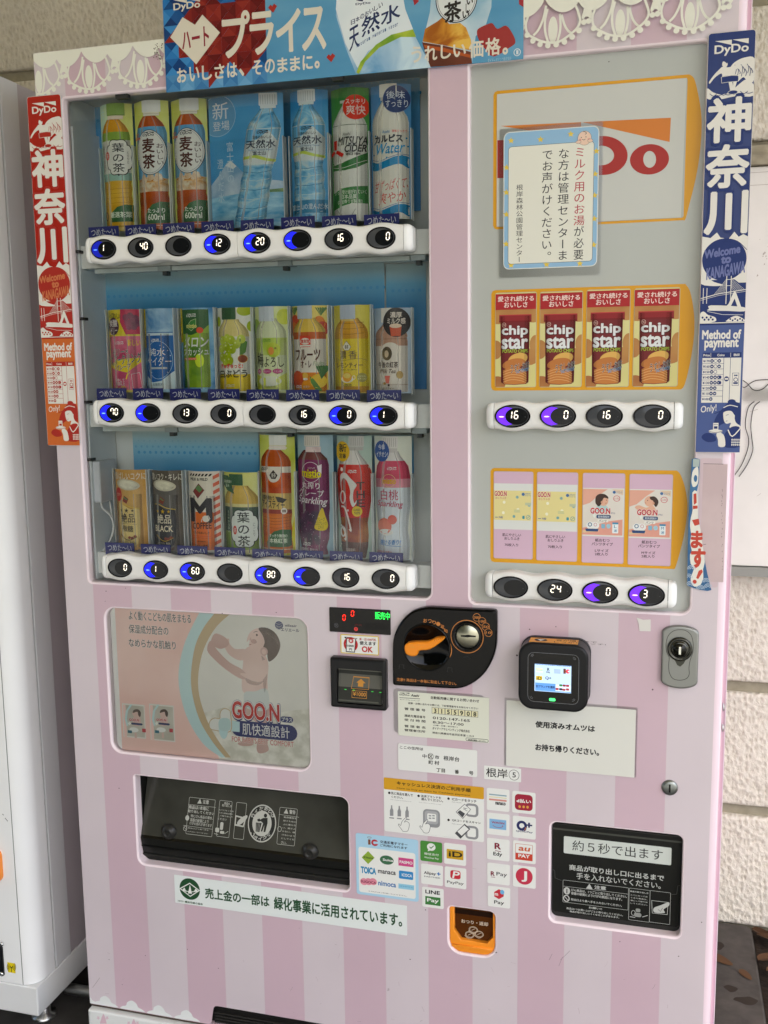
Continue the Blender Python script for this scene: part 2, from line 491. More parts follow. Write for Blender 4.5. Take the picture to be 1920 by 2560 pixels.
# stucco block wall
def stucco():
    m = bpy.data.materials.new('sprayed stucco'); m.use_nodes = True
    b = m.node_tree.nodes['Principled BSDF']; b.inputs['Roughness'].default_value = .9
    tc = node(m, 'ShaderNodeTexCoord')
    vo = node(m, 'ShaderNodeTexVoronoi', feature='SMOOTH_F1'); vo.inputs['Scale'].default_value = 84; vo.inputs['Smoothness'].default_value = .6
    nz = node(m, 'ShaderNodeTexNoise'); nz.inputs['Scale'].default_value = 150; nz.inputs['Detail'].default_value = 5; nz.inputs['Distortion'].default_value = .8
    mp = node(m, 'ShaderNodeMapping'); mp.inputs['Scale'].default_value = (1.25, 1, .8)
    link(m, tc.outputs['Object'], mp.inputs[0]); link(m, mp.outputs[0], vo.inputs['Vector']); link(m, mp.outputs[0], nz.inputs['Vector'])
    ad = node(m, 'ShaderNodeMath', operation='MULTIPLY_ADD'); ad.inputs[1].default_value = .7
    link(m, nz.outputs[0], ad.inputs[0]); link(m, vo.outputs[0], ad.inputs[2])
    cr = node(m, 'ShaderNodeValToRGB'); e = cr.color_ramp.elements
    e[0].position = .25; e[0].color = lin('#cdc6b6'); e[1].position = .95; e[1].color = lin('#e0dbcf')
    link(m, ad.outputs[0], cr.inputs[0]); link(m, cr.outputs[0], b.inputs['Base Color'])
    bp = node(m, 'ShaderNodeBump'); bp.inputs['Distance'].default_value = .007; bp.inputs['Strength'].default_value = .7
    link(m, ad.outputs[0], bp.inputs['Height']); link(m, bp.outputs[0], b.inputs['Normal'])
    vary(m, b, .12, 3)
    return m
STUC = stucco()
JOINT = NM('#8f8a78', '#a59f8c', 40, 6, .95, .3, .7)
wall = thing('block_wall', (0, WALL_Y, 0), 'cream stucco block wall with recessed horizontal joints behind the vending machines', 'wall')
joints = [.005+.29*k for k in range(10)]
prev = -.1
for z in joints:
    m_ = MB(); m_.plate(rr(-4, 4, prev+.013, z-.013, .008, 3), WALL_Y, WALL_Y+.08, STUC, .008); m_.build('block_course', wall); prev = z
m_ = MB(); m_.box(-4.02, 4.02, WALL_Y+.016, WALL_Y+.12, -.1, 2.72, JOINT); m_.build('joint_backing', wall)
# painted board beside the machine with its ledge
B_X0, B_X1 = .30, 1.9
bd = thing('notice_board', (1.1, WALL_Y-.04, .845), 'scuffed white board on the stucco wall right of the pink machine', 'board')
BOARDM = NM('#d9dad4', '#e6e6e0', 7, 9, .5, .25, .6)
m_ = MB(); m_.plate(rr(B_X0, B_X1, .868, 1.700, .002, 2), WALL_Y-.030, WALL_Y-.004, BOARDM, .002)
A = Art(PF('D', WALL_Y-.030), WALL_Y-.030)
SC = M('#a9a39a', .7)
for x, z, n in ((.665, 1.535, 26), (.70, 1.50, 16)):
    for k in range(n):
        xx, zz = x+random.gauss(0, .012), z+random.gauss(0, .022); r = random.uniform(.0006, .002)
        A.wpoly([(xx, zz), (xx+r*2, zz+r), (xx+r, zz+r*3)], SC)
for z in (1.688, 1.663):
    A.wpoly([(B_X0, z), (B_X1, z), (B_X1, z+.0012), (B_X0, z+.0012)], M('#b8b4ac', .7))
for x0, z0, x1, z1 in ((.668, 1.44, .69, 1.455), (.64, 1.20, .655, 1.205), (.66, 1.02, .668, 1.026)):
    A.wpoly([(x0, z0), (x1, z1), (x1, z1+.001), (x0, z0+.0006)], SC)
A.flush(m_); m_.build('board_face', bd)
m_ = MB(); m_.box(B_X0, B_X1, WALL_Y-.036, WALL_Y-.002, .846, .866, '#8f928c'); m_.build('bottom_rail', bd)
m_ = MB(); m_.box(B_X0, B_X1, WALL_Y-.045, WALL_Y-.002, 1.702, 1.722, NM('#8d8875', '#a59f8a', 30, 6, .8)); m_.box(B_X0, B_X1, WALL_Y-.03, WALL_Y-.002, 1.722, 1.742, NM('#9c9682', '#b5ae98', 30, 6, .8)); m_.build('top_ledge', bd)
def on(k, pts, Y): return [(lambda q: (q[0], Y, q[1]))(PF(k, Y)(*p)) for p in pts]
wr = thing('wire', (.66, WALL_Y-.035, .9), 'pair of thin black wires drooping across the white board', 'wire')
yy = WALL_Y-.034
for off in (0, 38):
    p = [(480+off, 1360), (535+off, 1280), (575+off, 1180), (585+off*.6, 1100), (562+off, 1010), (572+off, 920), (590+off, 870), (625+off, 840)]
    m_ = MB(); m_.tube(on('P', smooth(p, 4, False), yy), .0009, '#2a2928', 6); m_.build('strand', wr)
for p in ([(540, 690), (575, 715), (620, 760), (680, 755), (740, 700)], [(540, 735), (560, 742), (620, 700), (680, 690), (740, 690)]):
    m_ = MB(); m_.tube(on('P', smooth(p, 4, False), yy), .0009, '#2a2928', 6); m_.build('strand', wr)
a, b = PF('P', yy-.003)(545, 745), PF('P', yy-.003)(760, 835)
m_ = MB(); m_.plate(rr(a[0], a[0]+.25, b[1], a[1], .004), yy-.003, yy-.0022, LAMI)
m_.build('packing_tape', None, 'strip of clear tape holding the wires to the white board', 'tape')
# low concrete slab by the wall, fallen leaves
m_ = MB()
def hround(x0, x1, y0, y1, r, n=5): return [(x, y) for x, y in rr(x0, x1, y0, y1, r, n)]
so_ = hround(.40, .687, -1.0, .722, .018); SLM = NM('#403d3a', '#524e4a', 26, 9, .9, .3, .7, bump=.0015)  # slab tone darkened to stand in for the shadow beside the machine
ns_ = len(so_); in_ = inset(so_, .004)
m_.add([(x, y, .013) for x, y in so_]+[(x, y, .028) for x, y in so_], [(k, (k+1) % ns_, ns_+(k+1) % ns_, ns_+k) for k in range(ns_)], SLM)
m_.add([(x, y, .028) for x, y in so_]+[(x, y, .031) for x, y in in_], [(k, (k+1) % ns_, ns_+(k+1) % ns_, ns_+k) for k in range(ns_)], SLM)
m_.add([(x, y, .031) for x, y in in_], [tuple(range(ns_))], SLM)
STN = M('#2f2822', .85)
for cx, cy, rx_, ry_ in ((.628, .466, .016, .012), (.655, .432, .024, .014), (.612, .620, .010, .016)):
    q = [(cx+rx_*cos(t)*random.uniform(.7, 1.15), cy+ry_*sin(t)*random.uniform(.7, 1.15)) for t in [2*pi*k/11 for k in range(11)]]
    q = smooth(q, 3); m_.add([(x, y, .0313) for x, y in q], [tuple(range(len(q)))], STN)
m_.build('concrete_slab', None, 'low grey concrete slab with brown stains beside the pink machine', 'slab')
LEAFC = ['#3f2917', '#4c331f', '#332113', '#573d27']  # leaf browns darkened to stand in for shadow
for k in range(46):
    x, y, z = random.uniform(.708, .86), random.uniform(.15, .70), .018+random.uniform(0, .022)
    if k < 2: x, y, z = ((.612, .565, .0320), (.66, .52, .0320))[k]
    a = random.uniform(0, 6.28); L = random.uniform(.018, .032); W_ = L*.45; mb = MB()
    P = []
    for i in range(12):
        t = 2*pi*i/12; u = L*cos(t); v = W_*sin(t)*(1-.3*cos(t)); h = .0015+.35*abs(v)*(k > 1)+.1*abs(u)*(k > 1)
        P.append((x+u*cos(a)-v*sin(a), y+u*sin(a)+v*cos(a), z+h))
    P.append((x, y, z+.001))
    mb.add(P, [(i, (i+1) % 12, 12) for i in range(12)], M(random.choice(LEAFC), .8))
    mb.build('fallen_leaf', None, 'brown dry leaf lying on the concrete slab' if k < 2 else 'brown dry leaf in the dark soil beside the concrete slab', 'leaf', 'fallen leaves on the slab' if k < 2 else 'fallen leaves in the soil')
# unseen porch roof inferred from the dim top, its extent shaped for the light
rf = MB(); rf.box(-6, 2.1, -3.8, WALL_Y+.12, 2.74, 2.92, NM('#cbbd94', '#d6caa4', 3, 4, .9))
rf.build('porch_roof', None, 'unseen beige porch roof slab above the vending machines, shaped for the light', 'roof')

# unseen dark greenery, added to darken what the panes mirror
hg = MB(); nx_, nz_ = 70, 22; vs = []
for j in range(nz_+1):
    for i in range(nx_+1):
        u, v = i/nx_, j/nz_; x = -16+15.2*u
        vs.append((x+random.uniform(-.06, .06), -8.6+.9*v*v+random.uniform(-.25, .25)+.25*sin(x*1.7), v*(5.0+.5*sin(x*.9)+.3*sin(x*2.3+1))+random.uniform(-.08, .08)*(v > 0)))
for i in range(nx_+1): vs[i] = (vs[i][0], vs[i][1], 0)
HGM = NM('#1d2a14', '#43562a', 6, 9, .8, .35, .65)
hg.add(vs, [(j*(nx_+1)+i, j*(nx_+1)+i+1, (j+1)*(nx_+1)+i+1, (j+1)*(nx_+1)+i)[::-1] for j in range(nz_) for i in range(nx_)], HGM)
hg.build('unseen_hedge', None, 'dark green leafy screen added out of view to darken reflections in the left display window', 'unseen_hedge')

# ================================================================== THE NEIGHBOUR MACHINE
NX = -.684
nb = thing('vending_machine', (-1.2, .3, .012), 'plain white vending machine at the left edge of the picture', 'vending machine', 'vending machines in a row')
WP = M('#eef0f0', .28, var=.03)
def hprofile(pts, z0, z1, m, mb=None, caps=True):
    """outline in plan (x, y) pulled up from z0 to z1"""
    mb = mb or MB(); n = len(pts)
    vs = [(x, y, z0) for x, y in pts]+[(x, y, z1) for x, y in pts]
    flat_, i = [], 0
    L = [math.dist(pts[k], pts[(k+1) % n]) for k in range(n)]
    run = [k for k in range(n) if L[k] < .02]
    if run:
        a, b = min(run), max(run)+1
        q = pts[a:b+1]; k_ = len(q)
        mb.add([(x, y, z0) for x, y in q]+[(x, y, z1) for x, y in q], [(j, j+1, k_+j+1, k_+j) for j in range(k_-1)], m, True)
    for k in range(n):
        if k not in run: mb.add([vs[k], vs[(k+1) % n], vs[n+(k+1) % n], vs[n+k]], [(0, 1, 2, 3)], m)
    if caps:
        mb.add(vs[:n], [tuple(range(n))[::-1]], m); mb.add(vs[n:], [tuple(range(n))], m)
    return mb
arc = [(NX-.035+.035*sin(a), .0+.035-.035*cos(a)) for a in [pi/2*k/10 for k in range(11)]]
def sharp(mb):
    return mb
hp = hprofile([(-1.75, 0), (NX-.08, 0)]+arc+[(NX, .062), (-1.75, .062)], .118, 1.826, WP); 
A = Art(PF('W'), 0)
fx = PF('W')(120, 900)[0]
A.wpoly([(fx, .118), (fx+.0016, .118), (fx+.0016, 1.826), (fx, 1.826)], M('#7d807e', .6))
for x, y, L in ((20, 430, 9), (40, 462, 22)):
    A.line([(x, y), (x+L, y+L*1.2)], .0012, M('#4a4a4a'))
A.flush(hp); hp.build('door', nb)
hp = hprofile([(-1.75, .069), (NX, .069), (NX, .118), (-1.75, .118)], .118, 1.822, M('#d6d8da', .35, var=.03)); hp.build('door_frame', nb)
hp = MB(); hp.box(-1.75, NX-.002, .118, .70, .118, 1.822, M('#b9b2b6', .45, var=.05)); hp.build('cabinet', nb)
hp = MB(); hp.box(-1.75, NX-.006, .0622, .0688, .12, 1.82, '#3b3c3e'); hp.build('door_gap', nb)
hp = MB(); hp.plate(rr(-1.75, NX+.001, .056, .1165, .002, 2), -.002, .70, M('#dddfdf', .35, var=.05), .003); hp.build('base_panel', nb)
for x, y in ((-.715, .06), (-.78, .10)):
    hp = MB(); hp.lathe((x, y, .012), [(.024, 0), (.024, .006), (.013, .008), (.013, .02), (.009, .021), (.009, .044)], M('#a8aaa9', .3, 1), 18, 'Z'); hp.build('levelling_foot', nb)
hp = MB(); hp.lathe((-.70, .12, .036), [(.011, 0), (.011, .07)], M('#9a9b98', .4, 1), 18, 'X'); hp.build('anchor_bolt', nb)
f = PF('W'); a, b = f(-300, 660), f(32, 975)
hp = MB(); hp.plate(rr(a[0], b[0], b[1], a[1], .016), -.012, 0, M('#f0913a', .35), .006); o_ = hp.build('coin_return', nb)
hp = MB(); hp.plate(rr(a[0]+.01, b[0]-.006, b[1]+.035, a[1]-.006, .008), -.0135, -.0121, M('#3c2413', .15), .001); hp.build('cover', o_)
a, b = f(-200, 1445), f(40, 1720)
hp = MB(); hp.plate(rr(a[0], b[0], b[1], a[1], .004), -.004, 0, M('#15161a', .3), .001)
A = Art(f, -.004); A.rect(-180, 1560, 8, 1690, '#e6e8e8'); A.rect(-180, 1530, 8, 1590, '#9b9da0'); A.flush(hp)
for cx, cy in ((22, 1462), (22, 1698)):
    c = f(cx, cy); hp.lathe((c[0], -.004, c[1]), [(.0045, 0), (.0045, .001), (.002, .002)], M('#d8dadb', .25, 1), 14)
hp.build('rating_plate', nb)
A = Art(f, 0); A.rect(57, 1612, 125, 1702, '#e8d21e', .001)
for r, w_ in ((13, .0009), (24, .0009), (34, .0009)):
    for s_ in (0, 1):
        pts = [(92+r*cos(t)*(1 if s_ else -1), 1652+r*1.2*sin(t)) for t in [(-.8+1.6*k/8) for k in range(9)]]
        A.line(pts, .0011, '#2b2a16')
A.line([(92, 1650), (92, 1692)], .0011, '#2b2a16'); A.line([(82, 1645), (92, 1660), (102, 1645)], .0012, '#2b2a16')
A.build('radio_sticker', None, label='small yellow sticker with antenna symbol low on the white machine', cat='sticker')

# ================================================================== THE PINK MACHINE
vm = thing('vending_machine', (0, .33, .012), 'pink and white striped vending machine selling drinks, crisps and nappies', 'vending machine', 'vending machines in a row')
X0M, X1M, ZT, ZB = -.5676, .5676, 1.830, .1036
ST0, SP = .3280, .07625
def stripes():
    m = bpy.data.materials.new('pink striped wrap'); m.use_nodes = True
    b = m.node_tree.nodes['Principled BSDF']; b.inputs['Roughness'].default_value = .38
    b.inputs['Coat Weight'].default_value = .15; b.inputs['Coat Roughness'].default_value = .2
    tc = node(m, 'ShaderNodeTexCoord'); sx = node(m, 'ShaderNodeSeparateXYZ'); link(m, tc.outputs['Object'], sx.inputs[0])
    a = node(m, 'ShaderNodeMath', operation='SUBTRACT'); a.inputs[1].default_value = ST0-SP*20
    d = node(m, 'ShaderNodeMath', operation='DIVIDE'); d.inputs[1].default_value = 2*SP
    fr = node(m, 'ShaderNodeMath', operation='FRACT'); gt = node(m, 'ShaderNodeMath', operation='GREATER_THAN'); gt.inputs[1].default_value = .5
    link(m, sx.outputs[0], a.inputs[0]); link(m, a.outputs[0], d.inputs[0]); link(m, d.outputs[0], fr.inputs[0]); link(m, fr.outputs[0], gt.inputs[0])
    mx = node(m, 'ShaderNodeMix', data_type='RGBA'); mx.inputs[6].default_value = lin('#d1c6cc'); mx.inputs[7].default_value = lin('#cab0bc')
    link(m, gt.outputs[0], mx.inputs[0])
    # specks and scuffs
    nz = node(m, 'ShaderNodeTexNoise'); nz.inputs['Scale'].default_value = 55; nz.inputs['Detail'].default_value = 2
    link(m, tc.outputs['Object'], nz.inputs['Vector'])
    r2 = node(m, 'ShaderNodeMapRange'); r2.inputs[1].default_value = .765; r2.inputs[2].default_value = .80
    link(m, nz.outputs[0], r2.inputs[0])
    m2 = node(m, 'ShaderNodeMix', data_type='RGBA'); m2.inputs[7].default_value = lin('#8d7a80'); link(m, r2.outputs[0], m2.inputs[0]); link(m, mx.outputs[2], m2.inputs[6])
    link(m, m2.outputs[2], b.inputs['Base Color'])
    vary(m, b, .05, 5)
    return m
STR = stripes()
PINKP = M('#d3bac3', .35)
LIP = M('#ecdde3', .25)
fJ = lambda k, *p: PF(k)(*p)
# openings (x0, x1, z0, z1, corner radii bl br tr tl)
LWIN = (-.5180, .1070, .9306, 1.7535, (.006, .012, .006, .006))
RWIN = (.1718, .5085, .9276, 1.7490, (.010, .014, .004, .004))
a, b = fJ('Q', 65, 118), fJ('Q', 1585, 1325); POST = (a[0], b[0], b[1], a[1], .020)
a, b = fJ('T', 100, 108), fJ('T', 1585, 908); SLOT = (a[0], b[0], b[1], a[1], (.014, .010, .014, .004))
a, b = fJ('V', 150, 140), fJ('V', 1420, 1285); TRAY = (a[0], b[0], b[1], a[1], .010)
a, b = fJ('U', 838, 1170), fJ('U', 1203, 1580); CUP = (a[0], b[0], b[1], a[1], (.022, .022, .010, .006))
HOLES = [LWIN, RWIN, POST, SLOT, TRAY, CUP]
XF = .5485                                    # flat front ends here, then rounds back
nx0, nz1 = fJ('a', 1478, 420)[0], fJ('a', 1500, 318)[1]
outline = [(X0M, ZB), (nx0-.012, ZB)]+[(nx0-.012+.008*sin(t), ZB+.008-.008*cos(t)) for t in (.4, .8, 1.2, 1.57)]+[(nx0+.008-.008*cos(t), nz1-.008+.008*sin(t)) for t in (.0, .5, 1., 1.57)]+[(nx0+.3, nz1), (nx0+.31, ZB), (XF, ZB), (XF, ZT), (X0M, ZT)]
d_ = MB()
CH = .0035
d_.flat([ccw(outline)]+[cw(rr(h[0]-CH, h[1]+CH, h[2]-CH, h[3]+CH, [r+CH for r in (h[4] if isinstance(h[4], tuple) else (h[4],)*4)])) for h in HOLES], 0, STR)
for h in HOLES:
    R = h[4] if isinstance(h[4], tuple) else (h[4],)*4
    rings = []
    for k in range(5):
        t = pi/2*k/4
        e = CH*(1-sin(t)); rings.append((rr(h[0]-e, h[1]+e, h[2]-e, h[3]+e, [r+e for r in R]), CH*(1-cos(t))))
    rings.append((rr(*h[:4], R), .020))
    n = len(rings[0][0])
    for i, ((l0, y0), (l1, y1)) in enumerate(zip(rings, rings[1:])):
        d_.add([(x, y0, z) for x, z in l0]+[(x, y1, z) for x, z in l1], [(k, (k+1) % n, n+(k+1) % n, n+k) for k in range(n)], LIP, True)
# outer returns
d_.add([(X0M, 0, ZB), (X0M, 0, ZT), (X0M, .05, ZT), (X0M, .05, ZB)], [(0, 1, 2, 3)], PINKP)
d_.add([(X0M, 0, ZT), (XF, 0, ZT), (XF, .05, ZT), (X0M, .05, ZT)], [(0, 1, 2, 3)], PINKP)
d_.add([(X0M, 0, ZB), (XF, 0, ZB), (XF, .05, ZB), (X0M, .05, ZB)], [(3, 2, 1, 0)], PINKP)
ra = [(XF+.012*sin(t), .012-.012*cos(t)) for t in [pi/2*k/8 for k in range(9)]]+[(XF+.012, .030)]
n = len(ra)
d_.add([(x, y, ZB) for x, y in ra]+[(x, y, ZT) for x, y in ra], [(i, i+1, n+i+1, n+i) for i in range(n-1)], M('#e6d3dc', .22), True)
# printed lace along the top and cloud edging along the bottom
A = Art(lambda u, v: (u, v), 0)
PER = .0949; K = PER/640
LACE = M('#e6e7da', .45)
x_sp = PF('s')(1300+.24111*958, .24111*5)[0]
def lace(motif_x):
    L = lambda x, y: (motif_x+(x-958)*K, 1.7493+(511-(y+.1025*(x-958)))*K)
    B = Art(L); B.items, B.boxes = A.items, A.boxes
    return B
for k in range(-10, 3):
    mx = x_sp+k*PER
    if mx < X0M-.09 or mx > XF: continue
    B = lace(mx); w_ = K*22
    shapes = []
    B.ell(1035, 268, 46, 122, LACE, 20)
    B.line([(985, 90), (962, 200), (965, 300), (992, 392)], w_, LACE, 4)
    B.line([(1100, 120), (1108, 220), (1100, 300), (1075, 392)], w_, LACE, 4)
    B.line([(972, 60), (945, 180), (900, 280), (850, 335)], w_, LACE, 4)
    B.line([(1118, 130), (1145, 220), (1180, 275), (1215, 300)], w_, LACE, 4)
    B.line([(800, 150), (775, 240), (795, 320), (850, 355), (930, 388), (1010, 400), (1100, 390), (1190, 335), (1265, 270), (1300, 200), (1280, 120), (1255, 60)], w_, LACE, 4)
    for x, y in ((790, 332), (846, 385), (916, 416), (992, 427), (1072, 418), (1152, 392), (1225, 346), (1290, 286)):
        B.ell(x, y, 27, 27, LACE, 14)
    for q in ((1355, 205-23), (1400, 195-23)): B.ell(q[0]-20, q[1]+28, 26, 26, LACE, 14)
    B.poly([(1340, 70), (1400, 65), (1415, 150), (1395, 185), (1375, 160), (1352, 158), (1325, 190), (1312, 165)], LACE)
    # scalloped band above
    def half(xa, ya, xb, yb, dep, n=12):
        return [(xa+(xb-xa)*i/n, ya+(yb-ya)*i/n+dep*sin(pi*i/n)**.7) for i in range(n+1)]
    pts = half(958, 0, 1282, 25, 108)+half(1282, 25, 1598, -66, 118)
    top = [(1598, -66-400), (958, -400)]
    L = B.fr
    w1 = [L(*p) for p in pts[::-1]]; w1 = [(min(max(x, X0M+.0004), XF), z) for x, z in w1]
    w1 += [(max(w1[-1][0], X0M+.0004), ZT-.0006), (w1[0][0], ZT-.0006)]
    if w1[0][0]-w1[-2][0] > .003: A.wpoly(w1, LACE)
# keep the print on the door
def clip(vs, fs, xa, xb):
    vs, fs = slice_x(vs, fs, [xa, xb])
    return vs, [f for f in fs if xa-1e-6 <= sum(vs[i][0] for i in f)/len(f) <= xb+1e-6]
A.items = [(*clip(v, f, X0M+.0003, XF), m, l) for v, f, m, l in A.items]
CLD = M('#dfe3e2', .5)
for k in range(9):
    x = X0M+.035+k*.0567
    if x > nx0-.02: break
    pts = [(x-.024, ZB+.0006), (x-.022, ZB+.006), (x-.014, ZB+.009), (x-.011, ZB+.016), (x-.001, ZB+.021), (x+.008, ZB+.016), (x+.012, ZB+.009), (x+.02, ZB+.006), (x+.023, ZB+.0006)]
    A.wpoly(smooth(pts, 4)[:-4], CLD)
A.wpoly([(X0M+.0005, ZB+.0006), (X0M+.012, ZB+.0006), (X0M+.0105, ZB+.006), (X0M+.005, ZB+.008), (X0M+.0005, ZB+.016)], CLD)
SCR = M('#8d7f86', .6)
for k, *p in (('a', 640, 190, 690, 122), ('V', 240, 1500, 335, 1410), ('V', 130, 1500, 160, 1440), ('V', 225, 1560, 262, 1470)):
    A.line([PF(k)(p[0], p[1]), PF(k)((p[0]+p[2])/2-2, (p[1]+p[3])/2+4), PF(k)(p[2], p[3])], .0006, SCR)
for k, x, y, r in (('a', 845, 170, 4), ('a', 1510, 57, 4), ('Q', 1335, 152, 5), ('Q', 935, 158, 5), ('Q', 68, 68, 4), ('L', 235, 1507, 6), ('L', 410, 1480, 5), ('S', 1203, 688, 8), ('S', 460, 205, 5),
                   ('S', 258, 225, 6), ('S', 160, 425, 9), ('U', 528, 1590, 6), ('U', 650, 1195, 6), ('U', 1215, 1535, 7), ('V', 828, 1320, 6), ('V', 1410, 1465, 5), ('V', 1635, 1130, 6), ('W', 950, 225, 6), ('W', 870, 1592, 5), ('W', 1160, 1560, 5), ('W', 1495, 1510, 5), ('D', 628, 400, 4), ('X', 280, 1718, 5), ('X', 447, 1470, 4)):
    c = PF(k)(x, y); q = r*CR[k][2]/1480; A.wpoly([(c[0]+q*cos(t)*random.uniform(.7, 1.2), c[1]+q*.8*sin(t)) for t in [2*pi*i/7 for i in range(7)]], M('#5d4f55', .7))
for i in range(40):
    x, z = random.uniform(X0M+.02, XF-.02), ZB+.02+abs(random.gauss(0, .16)); L_ = random.uniform(.002, .012); a_ = random.uniform(-.6, .6)+(pi/2 if random.random() < .5 else 0)
    if any(h[0]-.012 < x < h[1]+.012 and h[2]-.02 < z < h[3]+.02 for h in HOLES): continue
    A.line([(x, z), (x+L_*.5*cos(a_)+.0006, z+L_*.5*sin(a_)), (x+L_*cos(a_), z+L_*sin(a_))], random.uniform(.00025, .0005), M(random.choice(['#a8949d', '#b5a3ab', '#93828a']), .6))
# worn paint by the banner
for i in range(46):
    x, z = PF('Y')(random.uniform(1270, 1360), random.uniform(40, 205)); r = random.uniform(.0003, .0011)
    A.wpoly([(x+r*cos(t)*random.uniform(.6, 1.5), z+r*sin(t)) for t in [2*pi*j/6 for j in range(6)]], M('#6f675c', .8))
A.flush(d_)
door = d_.build('front_door', vm, origin=(0, 0, 0))
# cabinet shell around the recessed display (no face crosses an opening)
def shell(mb, x0, x1, y0, y1, z0, z1, m):
    mb.add([(x0, y0, z0), (x0, y1, z0), (x0, y1, z1), (x0, y0, z1)], [(0, 1, 2, 3)], m)
    mb.add([(x1, y0, z0), (x1, y1, z0), (x1, y1, z1), (x1, y0, z1)], [(3, 2, 1, 0)], m)
    mb.add([(x0, y0, z1), (x1, y0, z1), (x1, y1, z1), (x0, y1, z1)], [(0, 1, 2, 3)], m)
    mb.add([(x0, y0, z0), (x1, y0, z0), (x1, y1, z0), (x0, y1, z0)], [(3, 2, 1, 0)], m)
    mb.add([(x0, y1, z0), (x1, y1, z0), (x1, y1, z1), (x0, y1, z1)], [(3, 2, 1, 0)], m)
shell(b_ := MB(), -.562, .5605, .0505, .70, ZB+.004, 1.822, M('#d9c3cb', .4, var=.04))
b_.build('cabinet', vm)
b_ = MB(); b_.box(XF+.0121, .5665, .030, .048, ZB+.002, 1.826, M('#dcb9c9', .4)); b_.box(.5666, .5678, .028, .06, ZB+.002, 1.826, M('#eadbe4', .25)); b_.build('side_flange', vm)
for z in (.905, .850):
    b_ = MB(); z2 = PF('s')(1812, 1780 if z > .9 else 1832)[1]
    b_.lathe((XF+.014, .022, z2), [(.0065, 0), (.006, .0015), (.003, .003)], M('#b9b4b6', .3, .6), 14, 'X'); b_.build('side_rivet', vm)
# kick panel and the dark vent above it
KP = NM('#dfe2e0', '#cfd3d1', 9, 6, .5, .4, .7)
x_k = PF('a', -.012)(605, 350)[0]
b_ = MB(); b_.plate(rr(x_k, .54, .0125, .0985, .003, 3), -.012, .05, KP, .004)
A = Art(PF('a', -.012), -.012)
for x in range(610, 1700, 210):
    dy = (x-610)*.165
    A.poly([(x+105, 370+dy), (x+118, 398+dy), (x+128, 440+dy), (x+80, 440+dy), (x+92, 398+dy)], '#d7b8c4')
    for q in (70, 130):
        A.poly([(x+q+14*(1 if i % 2 == 0 else .45)*sin(i*pi/5), 400+dy+16*(1 if i % 2 == 0 else .45)*cos(i*pi/5)) for i in range(10)], '#d9c0ca')
A.flush(b_); b_.build('kick_panel', vm)
b_ = MB(); b_.box(nx0-.01, nx0+.32, .012, .05, ZB-.004, nz1+.004, M('#1b1a19', .5))
for k in range(4): b_.box(nx0+.0, nx0+.31, .004, .0119, ZB+.003+.006*k, ZB+.006+.006*k, M('#2b2a28', .4))
b_.build('vent_grille', vm)
b_ = MB(); b_.box(-.5655, XF, .001, .05, ZB-.0045, ZB-.0008, M('#4a4038', .6)); b_.build('door_seal', vm)

# ------------------------------------------------------------------ left display window: recess, shelves, selector strips
BK = .115                                       # depth of the back wall
INN = M('#e9f0f3', .5, var=.04)
x0, x1, z0, z1 = LWIN[:4]
b_ = MB()
xi = x0-.004
b_.add([(xi, .0205, z0-.01), (xi, BK, z0-.01), (xi, BK, z1+.012), (xi, .0205, z1+.012)], [(0, 1, 2, 3)], INN)
b_.add([(x1+.004, .0205, z0-.01), (x1+.004, BK, z0-.01), (x1+.004, BK, z1+.012), (x1+.004, .0205, z1+.012)], [(3, 2, 1, 0)], M('#d0d4d2', .6))
b_.add([(xi, .0205, z1+.012), (x1+.004, .0205, z1+.012), (x1+.004, BK, z1+.012), (xi, BK, z1+.012)], [(0, 1, 2, 3)], M('#b9bdbb', .6))
b_.add([(xi, .0205, z0-.004), (x1+.004, .0205, z0-.004), (x1+.004, BK, z0-.004), (xi, BK, z0-.004)], [(3, 2, 1, 0)], M('#c9cbc8', .6))
b_.add([(xi, BK, z0-.01), (x1+.004, BK, z0-.01), (x1+.004, BK, z1+.012), (xi, BK, z1+.012)], [(0, 1, 2, 3)], M('#d6dad6', .6, var=.05))
b_.build('display_recess', vm)
b_ = MB(); b_.box(xi+.0005, xi+.006, .024, BK-.004, .9315, 1.715, INN, 0)
A = Art(PF('A'), 0)
b_.build('side_liner', vm)
for k, x, y in (('I', 612, 245), ('I', 645, 822), ('I', 685, 1540), ('I', 708, 2035)):
    q = PF(k, .022)(x, y); b_ = MB(); b_.box(x0-.001, x0+.006, .016, .034, q[1]-.0025, q[1]+.0025, '#1d1d1e'); b_.build('clip', vm)
# printed backdrops
BLUE1 = [(0, '#2a7fc0'), (.70, '#3a90c8'), (.9, '#6aa9cc'), (1, '#b0c9cf')]
BLUE2 = [(0, '#2679b8'), (.66, '#2f88bf'), (.84, '#5fa3c4'), (1, '#b9cdcd')]
def backdrop(k1, p1, k2, p2, y, stops, dots=True):
    a, b = PF(k1, y)(*p1), PF(k2, y)(*p2)
    m_ = MB(); m_.add([(a[0], y, b[1]), (b[0], y, b[1]), (b[0], y, a[1]), (a[0], y, a[1])], [(0, 1, 2, 3)], GM(stops, b[1], a[1], .5))
    m_.add([(a[0], y+.001, b[1]), (b[0], y+.001, b[1]), (b[0], y+.001, a[1]), (a[0], y+.001, a[1])], [(3, 2, 1, 0)], '#d5d5d0')
    A = Art(lambda u, v: (u, v), y); dm = M('#4f8fb5', .5)
    if dots:
        Wd = b[0]-a[0]; nn = int(Wd/.0115)
        for r in range(4):
            for i in range(nn):
                A.ell(a[0]+.006+(i+.5*(r % 2))*.0115, a[1]-.012-r*.0105, .0011+.0006*r, .0011+.0006*r, M(['#a6c4cc', '#86b4c8', '#68a4c4', '#4a94c2'][r], .5), 8)
    A.flush(m_)
    return m_
